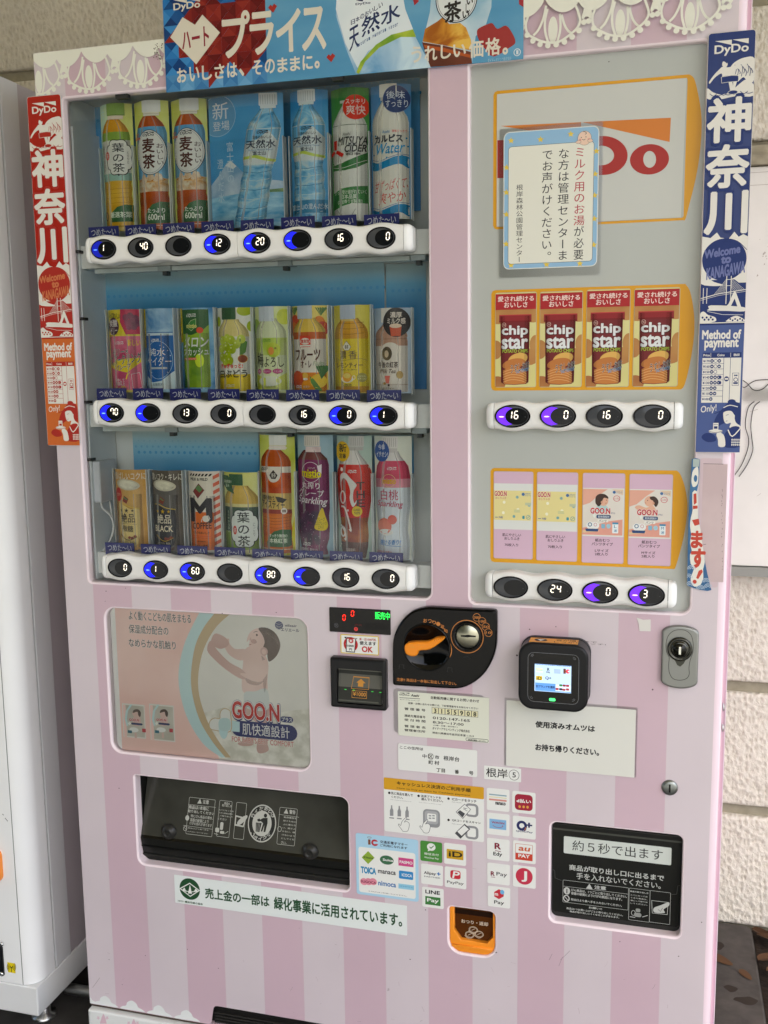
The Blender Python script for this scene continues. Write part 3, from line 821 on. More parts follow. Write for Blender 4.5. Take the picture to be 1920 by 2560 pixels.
backdrop('E', (88, 130), 'F', (1500, 1150), .108, BLUE1).build('backdrop', vm)
backdrop('J', (128, 155), 'K', (1190, 1150), .104, BLUE2).build('backdrop', vm)
backdrop('K', (1191, 75), 'K', (1545, 1150), .110, BLUE2).build('backdrop', vm)
backdrop('L', (470, 40), 'L', (1640, 1100), .104, [(0, '#2a7fc2'), (.6, '#3f96cc'), (.85, '#7db4cc'), (1, '#bccfcd')]).build('backdrop', vm)
backdrop('M', (150, 85), 'M', (1440, 1070), .110, BLUE1).build('backdrop', vm)

# sensor box and its cable
q0, q1 = PF('L', .04)(105, 330), PF('L', .04)(215, 705)
b_ = MB(); b_.plate(rr(q0[0]-.012, q0[0]+.021, q1[1], q0[1], .002, 2), .030, .085, M('#d5d8dc', .45), .003); sb = b_.build('sensor_box', vm)
b_ = MB()
pts = [PF('L', .045)(*p) for p in smooth([(190, 700), (205, 760), (260, 810), (295, 870), (300, 960), (270, 1050), (215, 1140), (150, 1250), (110, 1300)], 4, False)]
b_.tube([(x, .045, z) for x, z in pts], .0019, M('#d8d9d6', .4), 8)
pts = [PF('L', .055)(*p) for p in smooth([(268, 700), (285, 800), (300, 900), (285, 1010), (235, 1110), (160, 1240)], 4, False)]
b_.tube([(x, .055, z) for x, z in pts], .0016, M('#d8d9d6', .4), 8)
b_.build('cable', vm)
q = PF('L', .045)(140, 1258)
b_ = MB(); b_.box(q[0]-.005, q[0]+.004, .038, .052, q[1]-.008, q[1]+.004, '#d6d7d3'); b_.build('cable_clamp', vm)

# seven-segment figures
SEG = {'0': 'abcdef', '1': 'bc', '2': 'abged', '3': 'abgcd', '4': 'fgbc', '6': 'afgedc', '7': 'fabc', '8': 'abcdefg', '9': 'abcdfg', '5': 'afgcd'}
def digit(A, cx, cz, h, ch, m, it=.08):
    wd = h*.46; t = h*.115; x0_, x1_, zt, zm, zb = cx-wd/2, cx+wd/2, cz+h/2, cz, cz-h/2; g = t*.55
    S_ = dict(a=((x0_+g, zt), (x1_-g, zt)), g=((x0_+g, zm), (x1_-g, zm)), d=((x0_+g, zb), (x1_-g, zb)), f=((x0_, zt-g), (x0_, zm+g)), b=((x1_, zt-g), (x1_, zm+g)), e=((x0_, zm-g), (x0_, zb+g)), c=((x1_, zm-g), (x1_, zb+g)))
    for s_ in SEG[ch]:
        p, q = S_[s_]; p = (p[0]+it*(p[1]-cz), p[1]); q = (q[0]+it*(q[1]-cz), q[1])
        A.line([p, q], t, m)
DIG = M('#fff2dc', .5, em=.6)
LEDB, LEDP = M('#1c22ff', .3, em=.32), M('#6a2aff', .3, em=.28)
HOTB, HOTP = M('#6a9bff', .3, em=.55), M('#e8b8ff', .3, em=.6)
BZ, GLD, DSP = M('#0b0b0d', .12), M('#4b4d50', .12), M('#17181a', .08)
STW = M('#e9e9e6', .32, var=.02)
def button(parent, x, z, rx, rz, yf, digs, led):
    """oval selection button: raised bezel, tinted dome, crescent lamp, price read-out"""
    mb = MB(); N = 40
    E_ = lambda a, b, y, cx=0.: [(x+cx+a*cos(2*pi*k/N), y, z+b*sin(2*pi*k/N)) for k in range(N)]
    seq = [E_(rx, rz, yf), E_(rx, rz, yf-.0018), E_(rx*.97, rz*.96, yf-.0028), E_(rx*.93, rz*.90, yf-.0026), E_(rx*.90, rz*.87, yf-.0012)]
    for l0, l1 in zip(seq, seq[1:]):
        mb.add(l0+l1, [(k, (k+1) % N, N+(k+1) % N, N+k) for k in range(N)], BZ, True)
    face = GLD
    # convex lens
    R_ = 5
    for i in range(R_):
        a0_, a1_ = 1-i/R_, 1-(i+1)/R_
        dome = lambda a: yf-.0012-.0016*(1-a*a)
        l0, l1 = E_(rx*.90*a0_, rz*.87*a0_, dome(a0_)), E_(rx*.90*max(a1_, .001), rz*.87*max(a1_, .001), dome(a1_))
        mb.add(l0+l1, [(k, (k+1) % N, N+(k+1) % N, N+k) for k in range(N)], face, True)
    A = Art(lambda u, v: (u, v), yf-.0029)
    A.ell(x+rx*.25, z, rx*.63, rz*.72, DSP, 40)
    if led:
        q0 = [(x+rx*.885*cos(t), z+rz*.855*sin(t)) for t in [radians(112+136*k/18) for k in range(19)]]
        q1 = [(x+rx*.25+rx*.645*cos(t), z+rz*.735*sin(t)) for t in [radians(248-136*k/18) for k in range(19)]]
        A.wpoly(q0+q1, {'b': LEDB, 'p': LEDP, 'd': M('#1a22a0', .2, em=.22)}[led])
        A.ell(x-rx*.60, z-rz*.04, rx*.15, rz*.055, {'b': HOTB, 'p': HOTP, 'd': M('#3f6bff', .3, em=.9)}[led], 12)
    A.ell(x+rx*.72, z-rz*.05, rx*.04, rz*.05, M('#2b2c2f', .3), 8)
    h = rz*.64
    for ch, off in digs:
        digit(A, x+off*rx, z+rz*.12, h, ch, DIG)
    A.flush(mb)
    mb.build('button', parent)
def strip(key, btns, xl, xr, hz, yf, rx, rz, group_caps=True, joint=True):
    """white moulded bar with a bulge round each button"""
    fr = PF(key, yf)
    P = [fr(u, v) for u, v in btns]; n = len(P)
    pitch = (P[-1][0]-P[0][0])/(n-1)
    zc = lambda x: P[0][1]+(P[-1][1]-P[0][1])*(x-P[0][0])/(P[-1][0]-P[0][0])
    XL, XR = fr(xl, btns[0][1])[0], fr(xr, btns[-1][1])[0]
    cap = .013
    def half(x): return hz+.0021*cos(2*pi*(x-P[0][0])/pitch)
    NS = 12
    def section(h, d):
        """rounded cross-section from underside round the front to the top: (y, z)"""
        r = min(.010, h*.6); out = [(yf+.032, -h)]
        for k in range(NS+1):
            t = pi/2*k/NS; out.append((yf+d+r*.8*(1-sin(t)), -h+r*(1-cos(t))))
        for k in range(NS+1):
            t = pi/2*k/NS; out.append((yf+d+r*.8*(1-cos(t)), h-r*(1-sin(t))))
        return out+[(yf+.032, h)]
    def sweep(mb, stations, m):
        rows = []
        for x, h, d in stations: rows.append([(x, y, zc(x)+z) for y, z in section(h, d)])
        n = len(rows[0])
        vs = [v for r in rows for v in r]
        mb.add(vs, [(i*n+k, i*n+k+1, (i+1)*n+k+1, (i+1)*n+k)[::-1] for i in range(len(rows)-1) for k in range(n-1)], m, True)
        mb.add(rows[0], [tuple(range(n))], m); mb.add(rows[-1], [tuple(range(n))[::-1]], m)
    root = MB()
    cuts = [XL+cap, XR-cap]
    if joint: cuts = [XL+cap, (P[n//2-1][0]+P[n//2][0])/2, XR-cap]
    for xa, xb in zip(cuts, cuts[1:]):
        sweep(root, [(x, half(x), 0) for x in [xa+.0004+(xb-xa-.0008)*k/48 for k in range(49)]], STW)
    root.box(XL+.006, XR-.006, yf+.0030, yf+.030, min(zc(XL), zc(XR))-.008, max(zc(XL), zc(XR))+.006, '#1c1d20') if abs(zc(XL)-zc(XR)) < .01 else None
    o = root.build('selector_strip', vm)
    for xa, s_ in ((XL+cap, -1), (XR-cap, 1)):
        m_ = MB(); st = []
        for k in range(11):
            t = min(k/10, .995); x = xa+s_*(.0004+(cap-.0004)*t)
            st.append((x, (half(xa)+.0004)*(.62+.38*(1-t**3.2)**.5), -.0004+.008*t**3))
        sweep(m_, st if s_ > 0 else st[::-1], M('#f0f2f1', .25))
        m_.build('end_cap', o)
    return o, P, pitch, zc
YF = -.012
ROW = [
 dict(k='s', b=[(259.7, 623.4), (352, 619), (446.5, 615), (543.6, 610.8), (642.6, 607.2), (744, 600.6), (847, 598), (952.6, 595)], xl=208, xr=1029,
      d=[([('1', -.05)], 'd'), ([('4', .14), ('0', .47)], ''), ([], ''), ([('1', -.10), ('2', .24)], 'b'), ([('2', .10), ('0', .44)], 'b'), ([], 'b'), ([('1', -.10), ('6', .24)], ''), ([('0', .5)], '')]),
 dict(k='s', b=[(279.7, 1032), (370.5, 1032.5), (463.5, 1034), (559, 1035.2), (656.5, 1036.5), (756, 1037.8), (857, 1038.5), (959, 1039.4)], xl=227, xr=1031.5,
      d=[([('7', .10), ('0', .43)], 'b'), ([], 'b'), ([('1', -.12), ('3', .22)], ''), ([('0', .5)], ''), ([], ''), ([('1', -.10), ('6', .24)], ''), ([('0', .5)], 'b'), ([('1', -.05)], 'b')]),
 dict(k='s', b=[(300.4, 1419.6), (390, 1424.2), (481.4, 1428.4), (574.9, 1432.4), (669.8, 1437.5), (767, 1441), (864.5, 1444), (964.3, 1447)], xl=249, xr=1034.5,
      d=[([('0', .5)], ''), ([('1', -.05)], 'b'), ([('6', .12), ('0', .46)], 'b'), ([], ''), ([('8', .12), ('0', .46)], 'b'), ([], 'b'), ([('1', -.12), ('6', .22)], ''), ([('0', .5)], '')])]
TAG = M('#2b2f78', .5)
for ri, R_ in enumerate(ROW):
    o, P, pitch, zc = strip(R_['k'], R_['b'], R_['xl'], R_['xr'], .0222, YF, 0, 0)
    for (x, z), (dg, led) in zip(P, R_['d']): button(o, x, z, .0236, .0168, YF, dg, led)
    # rail behind, bracket and cold tags
    zz = P[-1][1]
    b_ = MB(); b_.box(LWIN[0]+.001, LWIN[1]-.0005, .030, .060, zz-.022, zz+.016, M('#e6e7e3', .5)); b_.box(LWIN[0]+.003, LWIN[1]-.003, .0605, BK-.008, zz-.006, zz+.004, M('#c3c6c2', .5)); b_.build('shelf_rail', vm)
    if ri < 2:
        for px in (.25, .6, .96):
            xx = LWIN[0]+(LWIN[1]-LWIN[0])*px; b_ = MB(); b_.box(xx-.012, xx+.012, .034, .060, zz-.031, zz-.0225, M('#9fa8a8', .3)); b_.box(xx-.004, xx+.004, .036, .05, zz-.038, zz-.0312, M('#3a3c3c', .5)); b_.build('rail_bracket', vm)
        b_ = MB(); b_.box(LWIN[0]+.02, LWIN[1]-.04, .040, .062, zz-.030, zz-.0228, M('#c9d2d0', .25)); b_.build('lamp_tray', vm)
    for i, (x, z) in enumerate(P):
        xc = PF('s', .024)(*R_['b'][i])[0]+.001
        zt = zc(x)
        zq = PF('s', .024)(R_['b'][i][0], R_['b'][i][1]-24)[1]+[.0095, .0135, .0155][ri]
        b_ = MB(); b_.box(xc-.0288, xc+.0288, .024, .0255, zq-.020, zq+.0125, TAG)
        A = Art(LF(xc-.0288, xc+.0288, zq-.008, zq+.0125, 40), .024)
        A.text('つめた〜い', 9, 6.5, 91, 29.5, '#d9dbe4', b=.012)
        A.flush(b_); b_.build('cold_tag', vm)

# ------------------------------------------------------------------ drink displays
def card(k, bl, br, top, Y=.058, sag=.010):
    """width and base from two pixels on the card's foot, height from its top pixel"""
    fr = PF(k, Y)
    a, b = fr(*bl), fr(*br); t = fr(bl[0]*.5+br[0]*.5, top)
    return a[0], b[0], min(a[1], b[1])-.004, t[1]
GAIN[0] = 1.32
def drink(k, bl, br, top, bgm, paint, label, cat='bottle', Y=.060, sag=.014, cover=None, ncut=8):
    X0_, X1_, Z0_, Z1_ = card(k, bl, br, top, Y, sag)
    xm, hw = (X0_+X1_)/2, (X1_-X0_)/2
    warp = lambda X, Z, d: (X, Y-d-sag*(1-((X-xm)/hw)**2), Z)
    t = thing('display_'+cat.replace(' ', '_'), (xm, Y, Z0_), label, cat, 'display drinks behind the glass')
    fr = LF(X0_, X1_, Z0_, Z1_, 100)
    def art():
        a = Art(fr, Y, warp=warp); a.bounds = (X0_+.0002, X1_-.0002, Z0_+.0002, Z1_-.0002); return a
    b = art(); b.step = .00007; b.rect(0, 0, 100, 100, bgm() if callable(bgm) else bgm)
    PR.clear(); parts = paint(art, b)
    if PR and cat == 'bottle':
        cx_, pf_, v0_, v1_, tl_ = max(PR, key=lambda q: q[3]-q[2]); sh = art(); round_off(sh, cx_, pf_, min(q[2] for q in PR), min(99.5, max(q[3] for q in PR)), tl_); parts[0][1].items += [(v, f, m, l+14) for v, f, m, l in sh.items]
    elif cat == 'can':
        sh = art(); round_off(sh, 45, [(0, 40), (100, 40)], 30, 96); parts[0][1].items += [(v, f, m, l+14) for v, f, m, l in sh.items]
    b.build('backing_card', t, cuts=ncut, span=(X0_, X1_), origin=(xm, Y, Z0_))
    base = 8
    for nm, a in parts:
        a.items = [(v, f, m, l+base) for v, f, m, l in a.items]; base = max(l for *_, l in a.items)+1
        a.step = .00007
        a.build(nm, t, cuts=ncut, span=(X0_, X1_), origin=(xm, Y, Z0_))
    # clear sleeve, thick edges whitened to stand in for highlights
    m_ = MB(); n = 10; top_c = Z1_-(Z1_-Z0_)*(.33 if cover is None else cover)
    vs = []
    for kz in (Z0_-.002, top_c):
        for i in range(n+1):
            u = -1+2*i/n; vs.append((xm+u*(hw+.0008), Y-.0045-sag*1.12*(1-u*u), kz))
    m_.add(vs, [(i, i+1, n+2+i, n+1+i) for i in range(n)], PETG, True)
    e = hw+.0014
    m_.box(xm+e-.0010, xm+e+.0009, Y-.011, Y+.004, Z0_-.002, top_c, RIB)
    m_.box(xm-e-.0006, xm-e+.0006, Y-.008, Y+.004, Z0_-.002, top_c, RIB)
    m_.build('clear_sleeve', t, origin=(xm, Y, Z0_))
    return t
PR = []
def prof_poly(A, cx, prof, v0, v1, m, n=10, tilt=0.):
    PR.append((cx, prof, v0, v1, tilt))
    def hw(v):
        for (a, p), (b, q) in zip(prof, prof[1:]):
            if a <= v <= b: return p+(q-p)*(v-a)/max(b-a, 1e-6)
        return prof[-1][1] if v > prof[-1][0] else prof[0][1]
    vs = sorted(set([v0, v1]+[a for a, _ in prof if v0 < a < v1]+[v0+(v1-v0)*i/n for i in range(1, n)]))
    c = lambda v: cx+tilt*(v-50)
    A.poly([(c(v)-hw(v), v) for v in vs]+[(c(v)+hw(v), v) for v in vs[::-1]], m)
def film(name, h, a):
    m = bpy.data.materials.new(name); m.use_nodes = True
    n = m.node_tree.nodes; b = n['Principled BSDF']; b.inputs['Base Color'].default_value = lin(h); b.inputs['Roughness'].default_value = .5; b.inputs['Specular IOR Level'].default_value = .1
    t = node(m, 'ShaderNodeBsdfTransparent'); mx = node(m, 'ShaderNodeMixShader'); mx.inputs[0].default_value = a
    link(m, t.outputs[0], mx.inputs[1]); link(m, b.outputs[0], mx.inputs[2]); link(m, mx.outputs[0], n['Material Output'].inputs[0])
    return m
TINT_D, TINT_L = film('dark flank shading', '#20180f', .15), film('pale highlight streak', '#f4f2ea', .30)
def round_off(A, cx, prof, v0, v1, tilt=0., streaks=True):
    """shading painted over the print: dark flanks, pale streaks passing as sleeve highlights"""
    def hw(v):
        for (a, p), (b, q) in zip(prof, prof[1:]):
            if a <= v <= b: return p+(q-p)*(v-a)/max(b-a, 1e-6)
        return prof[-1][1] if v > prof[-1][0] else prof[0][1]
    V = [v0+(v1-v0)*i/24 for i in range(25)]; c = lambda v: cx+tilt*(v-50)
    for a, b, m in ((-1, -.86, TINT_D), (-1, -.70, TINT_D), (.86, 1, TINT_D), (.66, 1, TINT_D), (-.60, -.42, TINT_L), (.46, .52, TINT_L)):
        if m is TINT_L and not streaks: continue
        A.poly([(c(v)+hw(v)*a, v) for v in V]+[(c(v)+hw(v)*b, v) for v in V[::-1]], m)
def lid(A, x0, y0, x1, y1, m, m2=None):
    A.rect(x0, y0, x1, y1, m, .0012)
    if m2:
        for i in range(7): A.rect(x0+(x1-x0)*(.08+i*.13), y0+(y1-y0)*.15, x0+(x1-x0)*(.12+i*.13), y0+(y1-y0)*.9, m2)
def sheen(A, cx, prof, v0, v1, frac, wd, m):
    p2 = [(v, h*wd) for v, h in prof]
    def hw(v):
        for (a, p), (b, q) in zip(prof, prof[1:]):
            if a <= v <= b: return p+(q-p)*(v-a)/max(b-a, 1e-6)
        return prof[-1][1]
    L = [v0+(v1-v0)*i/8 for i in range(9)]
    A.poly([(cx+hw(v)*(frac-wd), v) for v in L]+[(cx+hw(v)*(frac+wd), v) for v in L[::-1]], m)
TALL = [(8, 13), (11, 14), (13, 20), (17, 33), (21, 40), (25, 43), (60, 43), (62, 41), (66, 43), (72, 41), (76, 43), (82, 41), (86, 43), (96, 42), (100, 39)]
YG = NM('#b9c052', '#dbe0a0', 14, 3, .5, .35, .7)
AMB, AMB2 = NM('#b07a1e', '#d09a36', 9, 4, .4, .3, .7, (1, 1, 3)), NM('#b98a22', '#dcb84e', 12, 4, .4, .3, .7, (1, 1, 3))
RDT = NM('#8a3d1c', '#b4582a', 10, 4, .4, .3, .7, (1, 1, 3))
ICE = NM('#b78a52', '#efe6cf', 60, 5, .4, .35, .65, dist=1.5)
WTR = NM('#3f86b4', '#d8eef4', 30, 4, .3, .33, .66, (1, 1, 1.8), '#86bedb', 1.2)
LEAFG = M('#2f5a34', .45)
SEAL = M('#d8d2c4', .5)
def leafshape(A, x0, y0, x1, y1, m):
    w_, h_ = x1-x0, y1-y0
    A.poly([(x0+.02*w_, y1), (x0, y0+.75*h_), (x0+.12*w_, y0+.4*h_), (x0+.35*w_, y0+.12*h_), (x0+.65*w_, y0), (x0+.98*w_, y0+.02*h_), (x1, y0+.1*h_), (x1, y1-.1*h_), (x0+.9*w_, y1-.02*h_), (x0+.5*w_, y1)], m)
def ornate(A, cx, cy, rx, ry, m_edge, m_in, wd=.0011):
    pts = []
    for i in range(48):
        t = 2*pi*i/48; r = 1+.07*abs(sin(4*t))-.05*(abs(cos(2*t)) < .25)
        sx = abs(cos(t))**.7*(1 if cos(t) > 0 else -1); sy = abs(sin(t))**.8*(1 if sin(t) > 0 else -1)
        pts.append((cx+rx*r*sx, cy-ry*r*sy))
    A.poly(pts, m_in); A.line(pts, wd, m_edge, closed=True)
    A.line([(cx, cy+ry*1.0), (cx+1, cy+ry*1.1)], wd*1.6, m_edge)

def p_green_tea(art, b):
    b.rect(0, 0, 34, 100, NM('#9fc4b8', '#c6d8b4', 12, 3)); b.text('涼', 3, 4, 22, 15, '#b9d8cc', b=.01)
    A = art(); cx = 50
    prof_poly(A, cx, TALL, 12.5, 22, AMB); prof_poly(A, cx, TALL, 22, 28.5, M('#7c9a42'))
    prof_poly(A, cx, TALL, 28.5, 54, M('#e4e6dc')); prof_poly(A, cx, TALL, 54, 60, M('#8db0a4')); prof_poly(A, cx, TALL, 60, 97, AMB2)
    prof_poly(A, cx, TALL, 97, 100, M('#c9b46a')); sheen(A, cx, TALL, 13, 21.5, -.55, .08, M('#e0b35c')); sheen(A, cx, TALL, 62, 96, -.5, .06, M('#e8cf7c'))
    for v in (66, 69.5, 73, 77): A.line([(12, v), (40, v+.5), (88, v)], .0007, M('#a5791c'))
    leafshape(A, 26, 79, 100, 92.5, LEAFG); A.text('厳選茶葉', 28, 84.5, 90, 89, '#cfd9c8', b=.006)
    A.ell(13, 87.5, 7, 3.6, M('#7c5a28')); A.ell(13, 87.5, 3, 2.8, M('#c9a25a'))
    A.rect(10, 95.6, 92, 96.2, '#6e5a1e')
    C_ = art(); lid(C_, 33, 0, 84, 9, M('#6f9140')); C_.rect(33, 9, 84, 9.6, '#55752f'); C_.rect(36, 9.8, 80, 12.6, NM('#c8b49c', '#e2d6c4', 20))
    L = art(); ornate(L, 62, 42, 33, 13.2, M(INK), M('#eceee6'), .0014)
    L.vtext('葉の茶', 44, 30.6, 81, 54, M('#16181a'), b=.02)
    L.ell(29, 40.5, 7, 3.3, M('#b8473c')); L.text('緑茶', 25, 38.6, 33, 42.4, '#e9d6cc')
    L.vtext('清らかな旨み', 11, 32, 18, 53, M('#3a3c3e')); L.vtext('とろりと', 84, 37, 91, 47, M('#3a3c3e'))
    return [('bottle', A), ('cap', C_), ('label_print', L)]
def p_barley(art, b):
    A = art(); cx = 52
    prof_poly(A, cx, TALL, 12, 20, RDT, tilt=-.02); prof_poly(A, cx, TALL, 20, 60, NM('#5d98bf', '#7fb2cf', 8)); prof_poly(A, cx, TALL, 60, 70, ICE)
    prof_poly(A, cx, TALL, 70, 100, RDT); sheen(A, cx, TALL, 12.5, 19, -.5, .1, M('#c9743a')); sheen(A, cx, TALL, 72, 98, -.55, .05, M('#c9764a'))
    A.ell(51, 61, 41, 2.2, M('#d9b47c')); A.ell(51, 60.8, 37, 1.6, M('#b5793c'))
    for q in ((18, 56, 40, 64), (38, 54, 62, 62), (58, 55.5, 84, 63)):
        x_0, y_0, x_1, y_1 = q; A.poly([(x_0, y_1-1), (x_0+8, y_0), (x_1-5, y_0+1), (x_1, y_1-2), ((x_0+x_1)/2, y_1)], ICE)
    leafshape(A, 28, 78, 98, 95, LEAFG); A.text('たっぷり', 38, 83, 84, 86.6, '#dfe6d8', b=.01); A.text('600ml', 38, 87.6, 82, 92.2, '#dfe6d8', b=.01)
    A.rect(30, 96.3, 92, 96.9, '#caa58c')
    C_ = art(); lid(C_, 34, 0, 84, 9.2, M('#d2d5d2')); C_.rect(38, 9.2, 80, 12, NM('#c9c6b4', '#e4e2d4', 30)); C_.line([(36, 10.4), (83, 10.4)], .0008, M('#a9a796'))
    L = art(); L.ell(52, 40, 43, 17.5, M('#e9ebe6'), 40); L.ring(52, 40, 43, 17.5, .0011, M('#30384a'), 44); L.ring(52, 40, 39, 16, .0006, M('#7c8a96'), 44)
    dydo(L, 34, 24.4, 66, 28, M('#22262c'), .02)
    L.vtext('麦茶', 28, 28.5, 68, 53, M('#45201a'), b=.05); L.vtext('おいしい', 69, 33, 88, 50, M('#3c2a28'), b=.02)
    L.text('600ml', 4, 27, 24, 29.5, M('#c05a3a'), b=.02); L.text('大きな', 7, 24.4, 20, 26.6, M('#c05a3a'))
    L.vtext('カフェインゼロ', 13, 34, 19, 48, M('#4a3a38'))
    return [('bottle', A), ('cap', C_), ('label_print', L)]
def p_water(art, b, wide=False):
    tilt = 0. if not wide else -.30
    A = art(); k = .5 if wide else 1.
    cx = 68 if wide else 50
    P_ = [(8, 13*k), (12, 15*k), (16, 24*k), (21, 37*k), (25, 43*k), (48, 43*k), (52, 39*k), (58, 36*k), (64, 41*k), (71, 38*k), (78, 42*k), (85, 39*k), (92, 42*k), (100, 40*k)]
    if wide:
        b.rect(0, 66, 100, 80, NM('#4a6c3c', '#8ba25a', 30, 5)); b.rect(0, 74, 100, 100, NM('#3f85ae', '#9cc6d8', 26, 5, .4, .35, .65, (1, 1, 3)))
        b.poly([(0, 66), (14, 58), (24, 50), (30, 48.5), (37, 52), (50, 60), (75, 64), (100, 66), (100, 71), (0, 76)], NM('#6f94b4', '#c8d8e2', 14, 4)); b.poly([(22, 52), (30, 48.5), (38, 53), (33, 55), (28, 53.5)], '#dfe8ea')
        b.ell(14, 14, 25, 15.5, NM('#4f82aa', '#6f9dc0', 6, 2)); b.ring(14, 14, 25, 15.5, .0008, M('#a9c8dc'))
        b.text('新', 6, 4, 29, 16.5, '#dfe6ea', b=.01); b.text('登場', 6, 18, 30, 25, '#dfe6ea')
        b.vtext('富士山の', 24, 34, 35, 66, M('#c3dbe8')); b.vtext('澄んだ水', 10, 46, 20, 80, M('#c3dbe8'))
    prof_poly(A, cx, P_, 11, 26, WTR, tilt=tilt); prof_poly(A, cx, P_, 26, 53, M('#dde8ea'), tilt=tilt); prof_poly(A, cx, P_, 53, 100, WTR, 24, tilt=tilt)
    T = lambda v: tilt*(v-50)
    hk = 43*k
    A.poly([(cx+T(26)-hk+.8, 26.5), (cx+T(26)+hk-.8, 26.5), (cx+T(38)+hk-1, 36), (cx+T(30)+hk*.35, 27.6), (cx+T(30)+hk*.1, 30), (cx+T(34)-hk*.3, 34), (cx+T(38)-hk+.6, 37)], NM('#5fa3cf', '#8fc4e0', 8))
    A.poly([(cx+T(46)-hk+.6, 46.5), (cx+T(46)-hk*.2, 45.5), (cx+T(46)+hk*.4, 48.2), (cx+T(46)+hk-.8, 49.5), (cx+T(50)+hk-.8, 51.5), (cx+T(49)+hk*.3, 50), (cx+T(48)-hk*.3, 47.7), (cx+T(48)-hk+.6, 48.8)], NM('#8ca83a', '#b9c860', 20))
    for i, v in enumerate((58, 64, 71, 78, 85, 92)):
        A.line([(cx+T(v)-hk*.8, v), (cx+T(v), v+1.2), (cx+T(v)+hk*.8, v-.2)], .0010, M('#c9e4ee' if i % 2 else '#2f74a0'))
    if not wide:
        A.rect(3, 83, 97, 93, NM('#2f6f96', '#4b88ab', 12)); A.text('富士山の澄んだ水', 3, 85.8, 97, 90.2, '#d3e2ea', b=.004)
    C_ = art(); cw_ = 23*k; c0 = cx+T(4)
    lid(C_, c0-cw_, 0, c0+cw_, 9.4, M('#cfd6d8'), M('#a9b2b6')); C_.rect(c0-cw_*.85, 9.4, c0+cw_*.85, 11.5, NM('#b8c8cc', '#e0e8e8', 30))
    L = art(); t_ = -tilt*(X_UNIT[0]) if wide else 0.
    dydo(L, cx+T(28)-hk*.35, 27.6, cx+T(28)+hk*.3, 30.4, M('#20242c'), .02)
    L.text('日本のおいしい', cx+T(32)-hk*.55, 31.4, cx+T(32)+hk*.55, 33.8, M('#20303c'), b=.01)
    L.text('天然水', cx+T(37)-hk*.9, 34.6, cx+T(37)+hk*.85, 40.8, M('#16263c'), b=.03)
    L.text('Natural Mineral Water', cx+T(42)-hk*.7, 41.4, cx+T(42)+hk*.75, 42.6, M('#5c7f9a'))
    L.text('富士山', cx+T(44)-hk*.4, 43, cx+T(44)+hk*.35, 46, M('#26384a'), b=.01)
    return [('bottle', A), ('cap', C_), ('label_print', L)]
X_UNIT = [.5]
def p_mitsuya(art, b):
    P_ = [(10, 12), (13, 14), (18, 26), (24, 40), (28, 45), (98, 45), (100, 44)]
    A = art(); prof_poly(A, 50, P_, 10, 100, NM('#c9cbc4', '#d9dbd4', 6)); prof_poly(A, 50, P_, 27.2, 27.8, M('#6e7a6a'))
    A.poly([(5, 57), (30, 56), (60, 53), (95, 48.5), (95, 56), (70, 60), (40, 61.5), (5, 61)], M('#2f6a34')); A.line([(5, 55), (15, 59), (45, 58), (80, 54), (95, 49)], .0009, M('#2f6a34'), 4); A.line([(5, 58.5), (40, 59.4), (95, 54)], .0007, M('#d9dcd2'), 4)
    A.poly([(5, 78), (30, 75), (60, 74), (95, 73.5), (95, 87), (60, 86.5), (30, 88.5), (5, 91)], M('#35713a'))
    A.text('ずっと受け継がれていく', 8, 76.3, 92, 79.6, '#d4dccd'); A.text('日本品質', 28, 79.8, 70, 83.2, '#d4dccd', b=.01); A.text('[水][香り][製法]', 18, 83.6, 82, 86.8, '#d4dccd')
    A.line([(16, 91), (30, 98)], .0012, M('#8f948c')); A.line([(66, 91), (52, 98)], .0012, M('#8f948c'))
    C_ = art(); lid(C_, 26, 0, 70, 9.5, M('#2c6a32')); C_.rect(30, 9.5, 66, 11.5, '#b7bab2')
    B_ = art(); B_.ell(70, 14.8, 32, 9.2, M('#c2392c')); B_.text('スッキリ', 46, 8.6, 92, 12.4, '#ead9d2', b=.01); B_.text('爽快', 47, 13.2, 93, 20.4, '#ead9d2', b=.015)
    L = art()
    for a in (90, 210, 330):
        for r in (0,):
            c, s_ = cos(radians(a)), -sin(radians(a)); R_ = 26
            P2 = lambda d, o: (14+d*c*1.0-o*s_*1.0, 46.5+(d*s_+o*c)*.30)
            L.poly([P2(3, -4), P2(R_, -5), P2(R_, 5), P2(3, 4)], M('#b52b26'))
    L.text('Asahi', 36, 33.4, 56, 35.6, M('#6b6e68'), shear=.2); L.text('MITSUYA', 22, 36.6, 96, 42.6, M('#1d1f1e'), b=.03, shear=.2); L.text('CIDER', 40, 42.8, 94, 48, M('#1d1f1e'), b=.03, shear=.2); L.text('SINCE 1884', 44, 48.7, 80, 50.4, M('#1d1f1e'), b=.03)
    return [('bottle', A), ('cap', C_), ('badge', B_), ('label_print', L)]
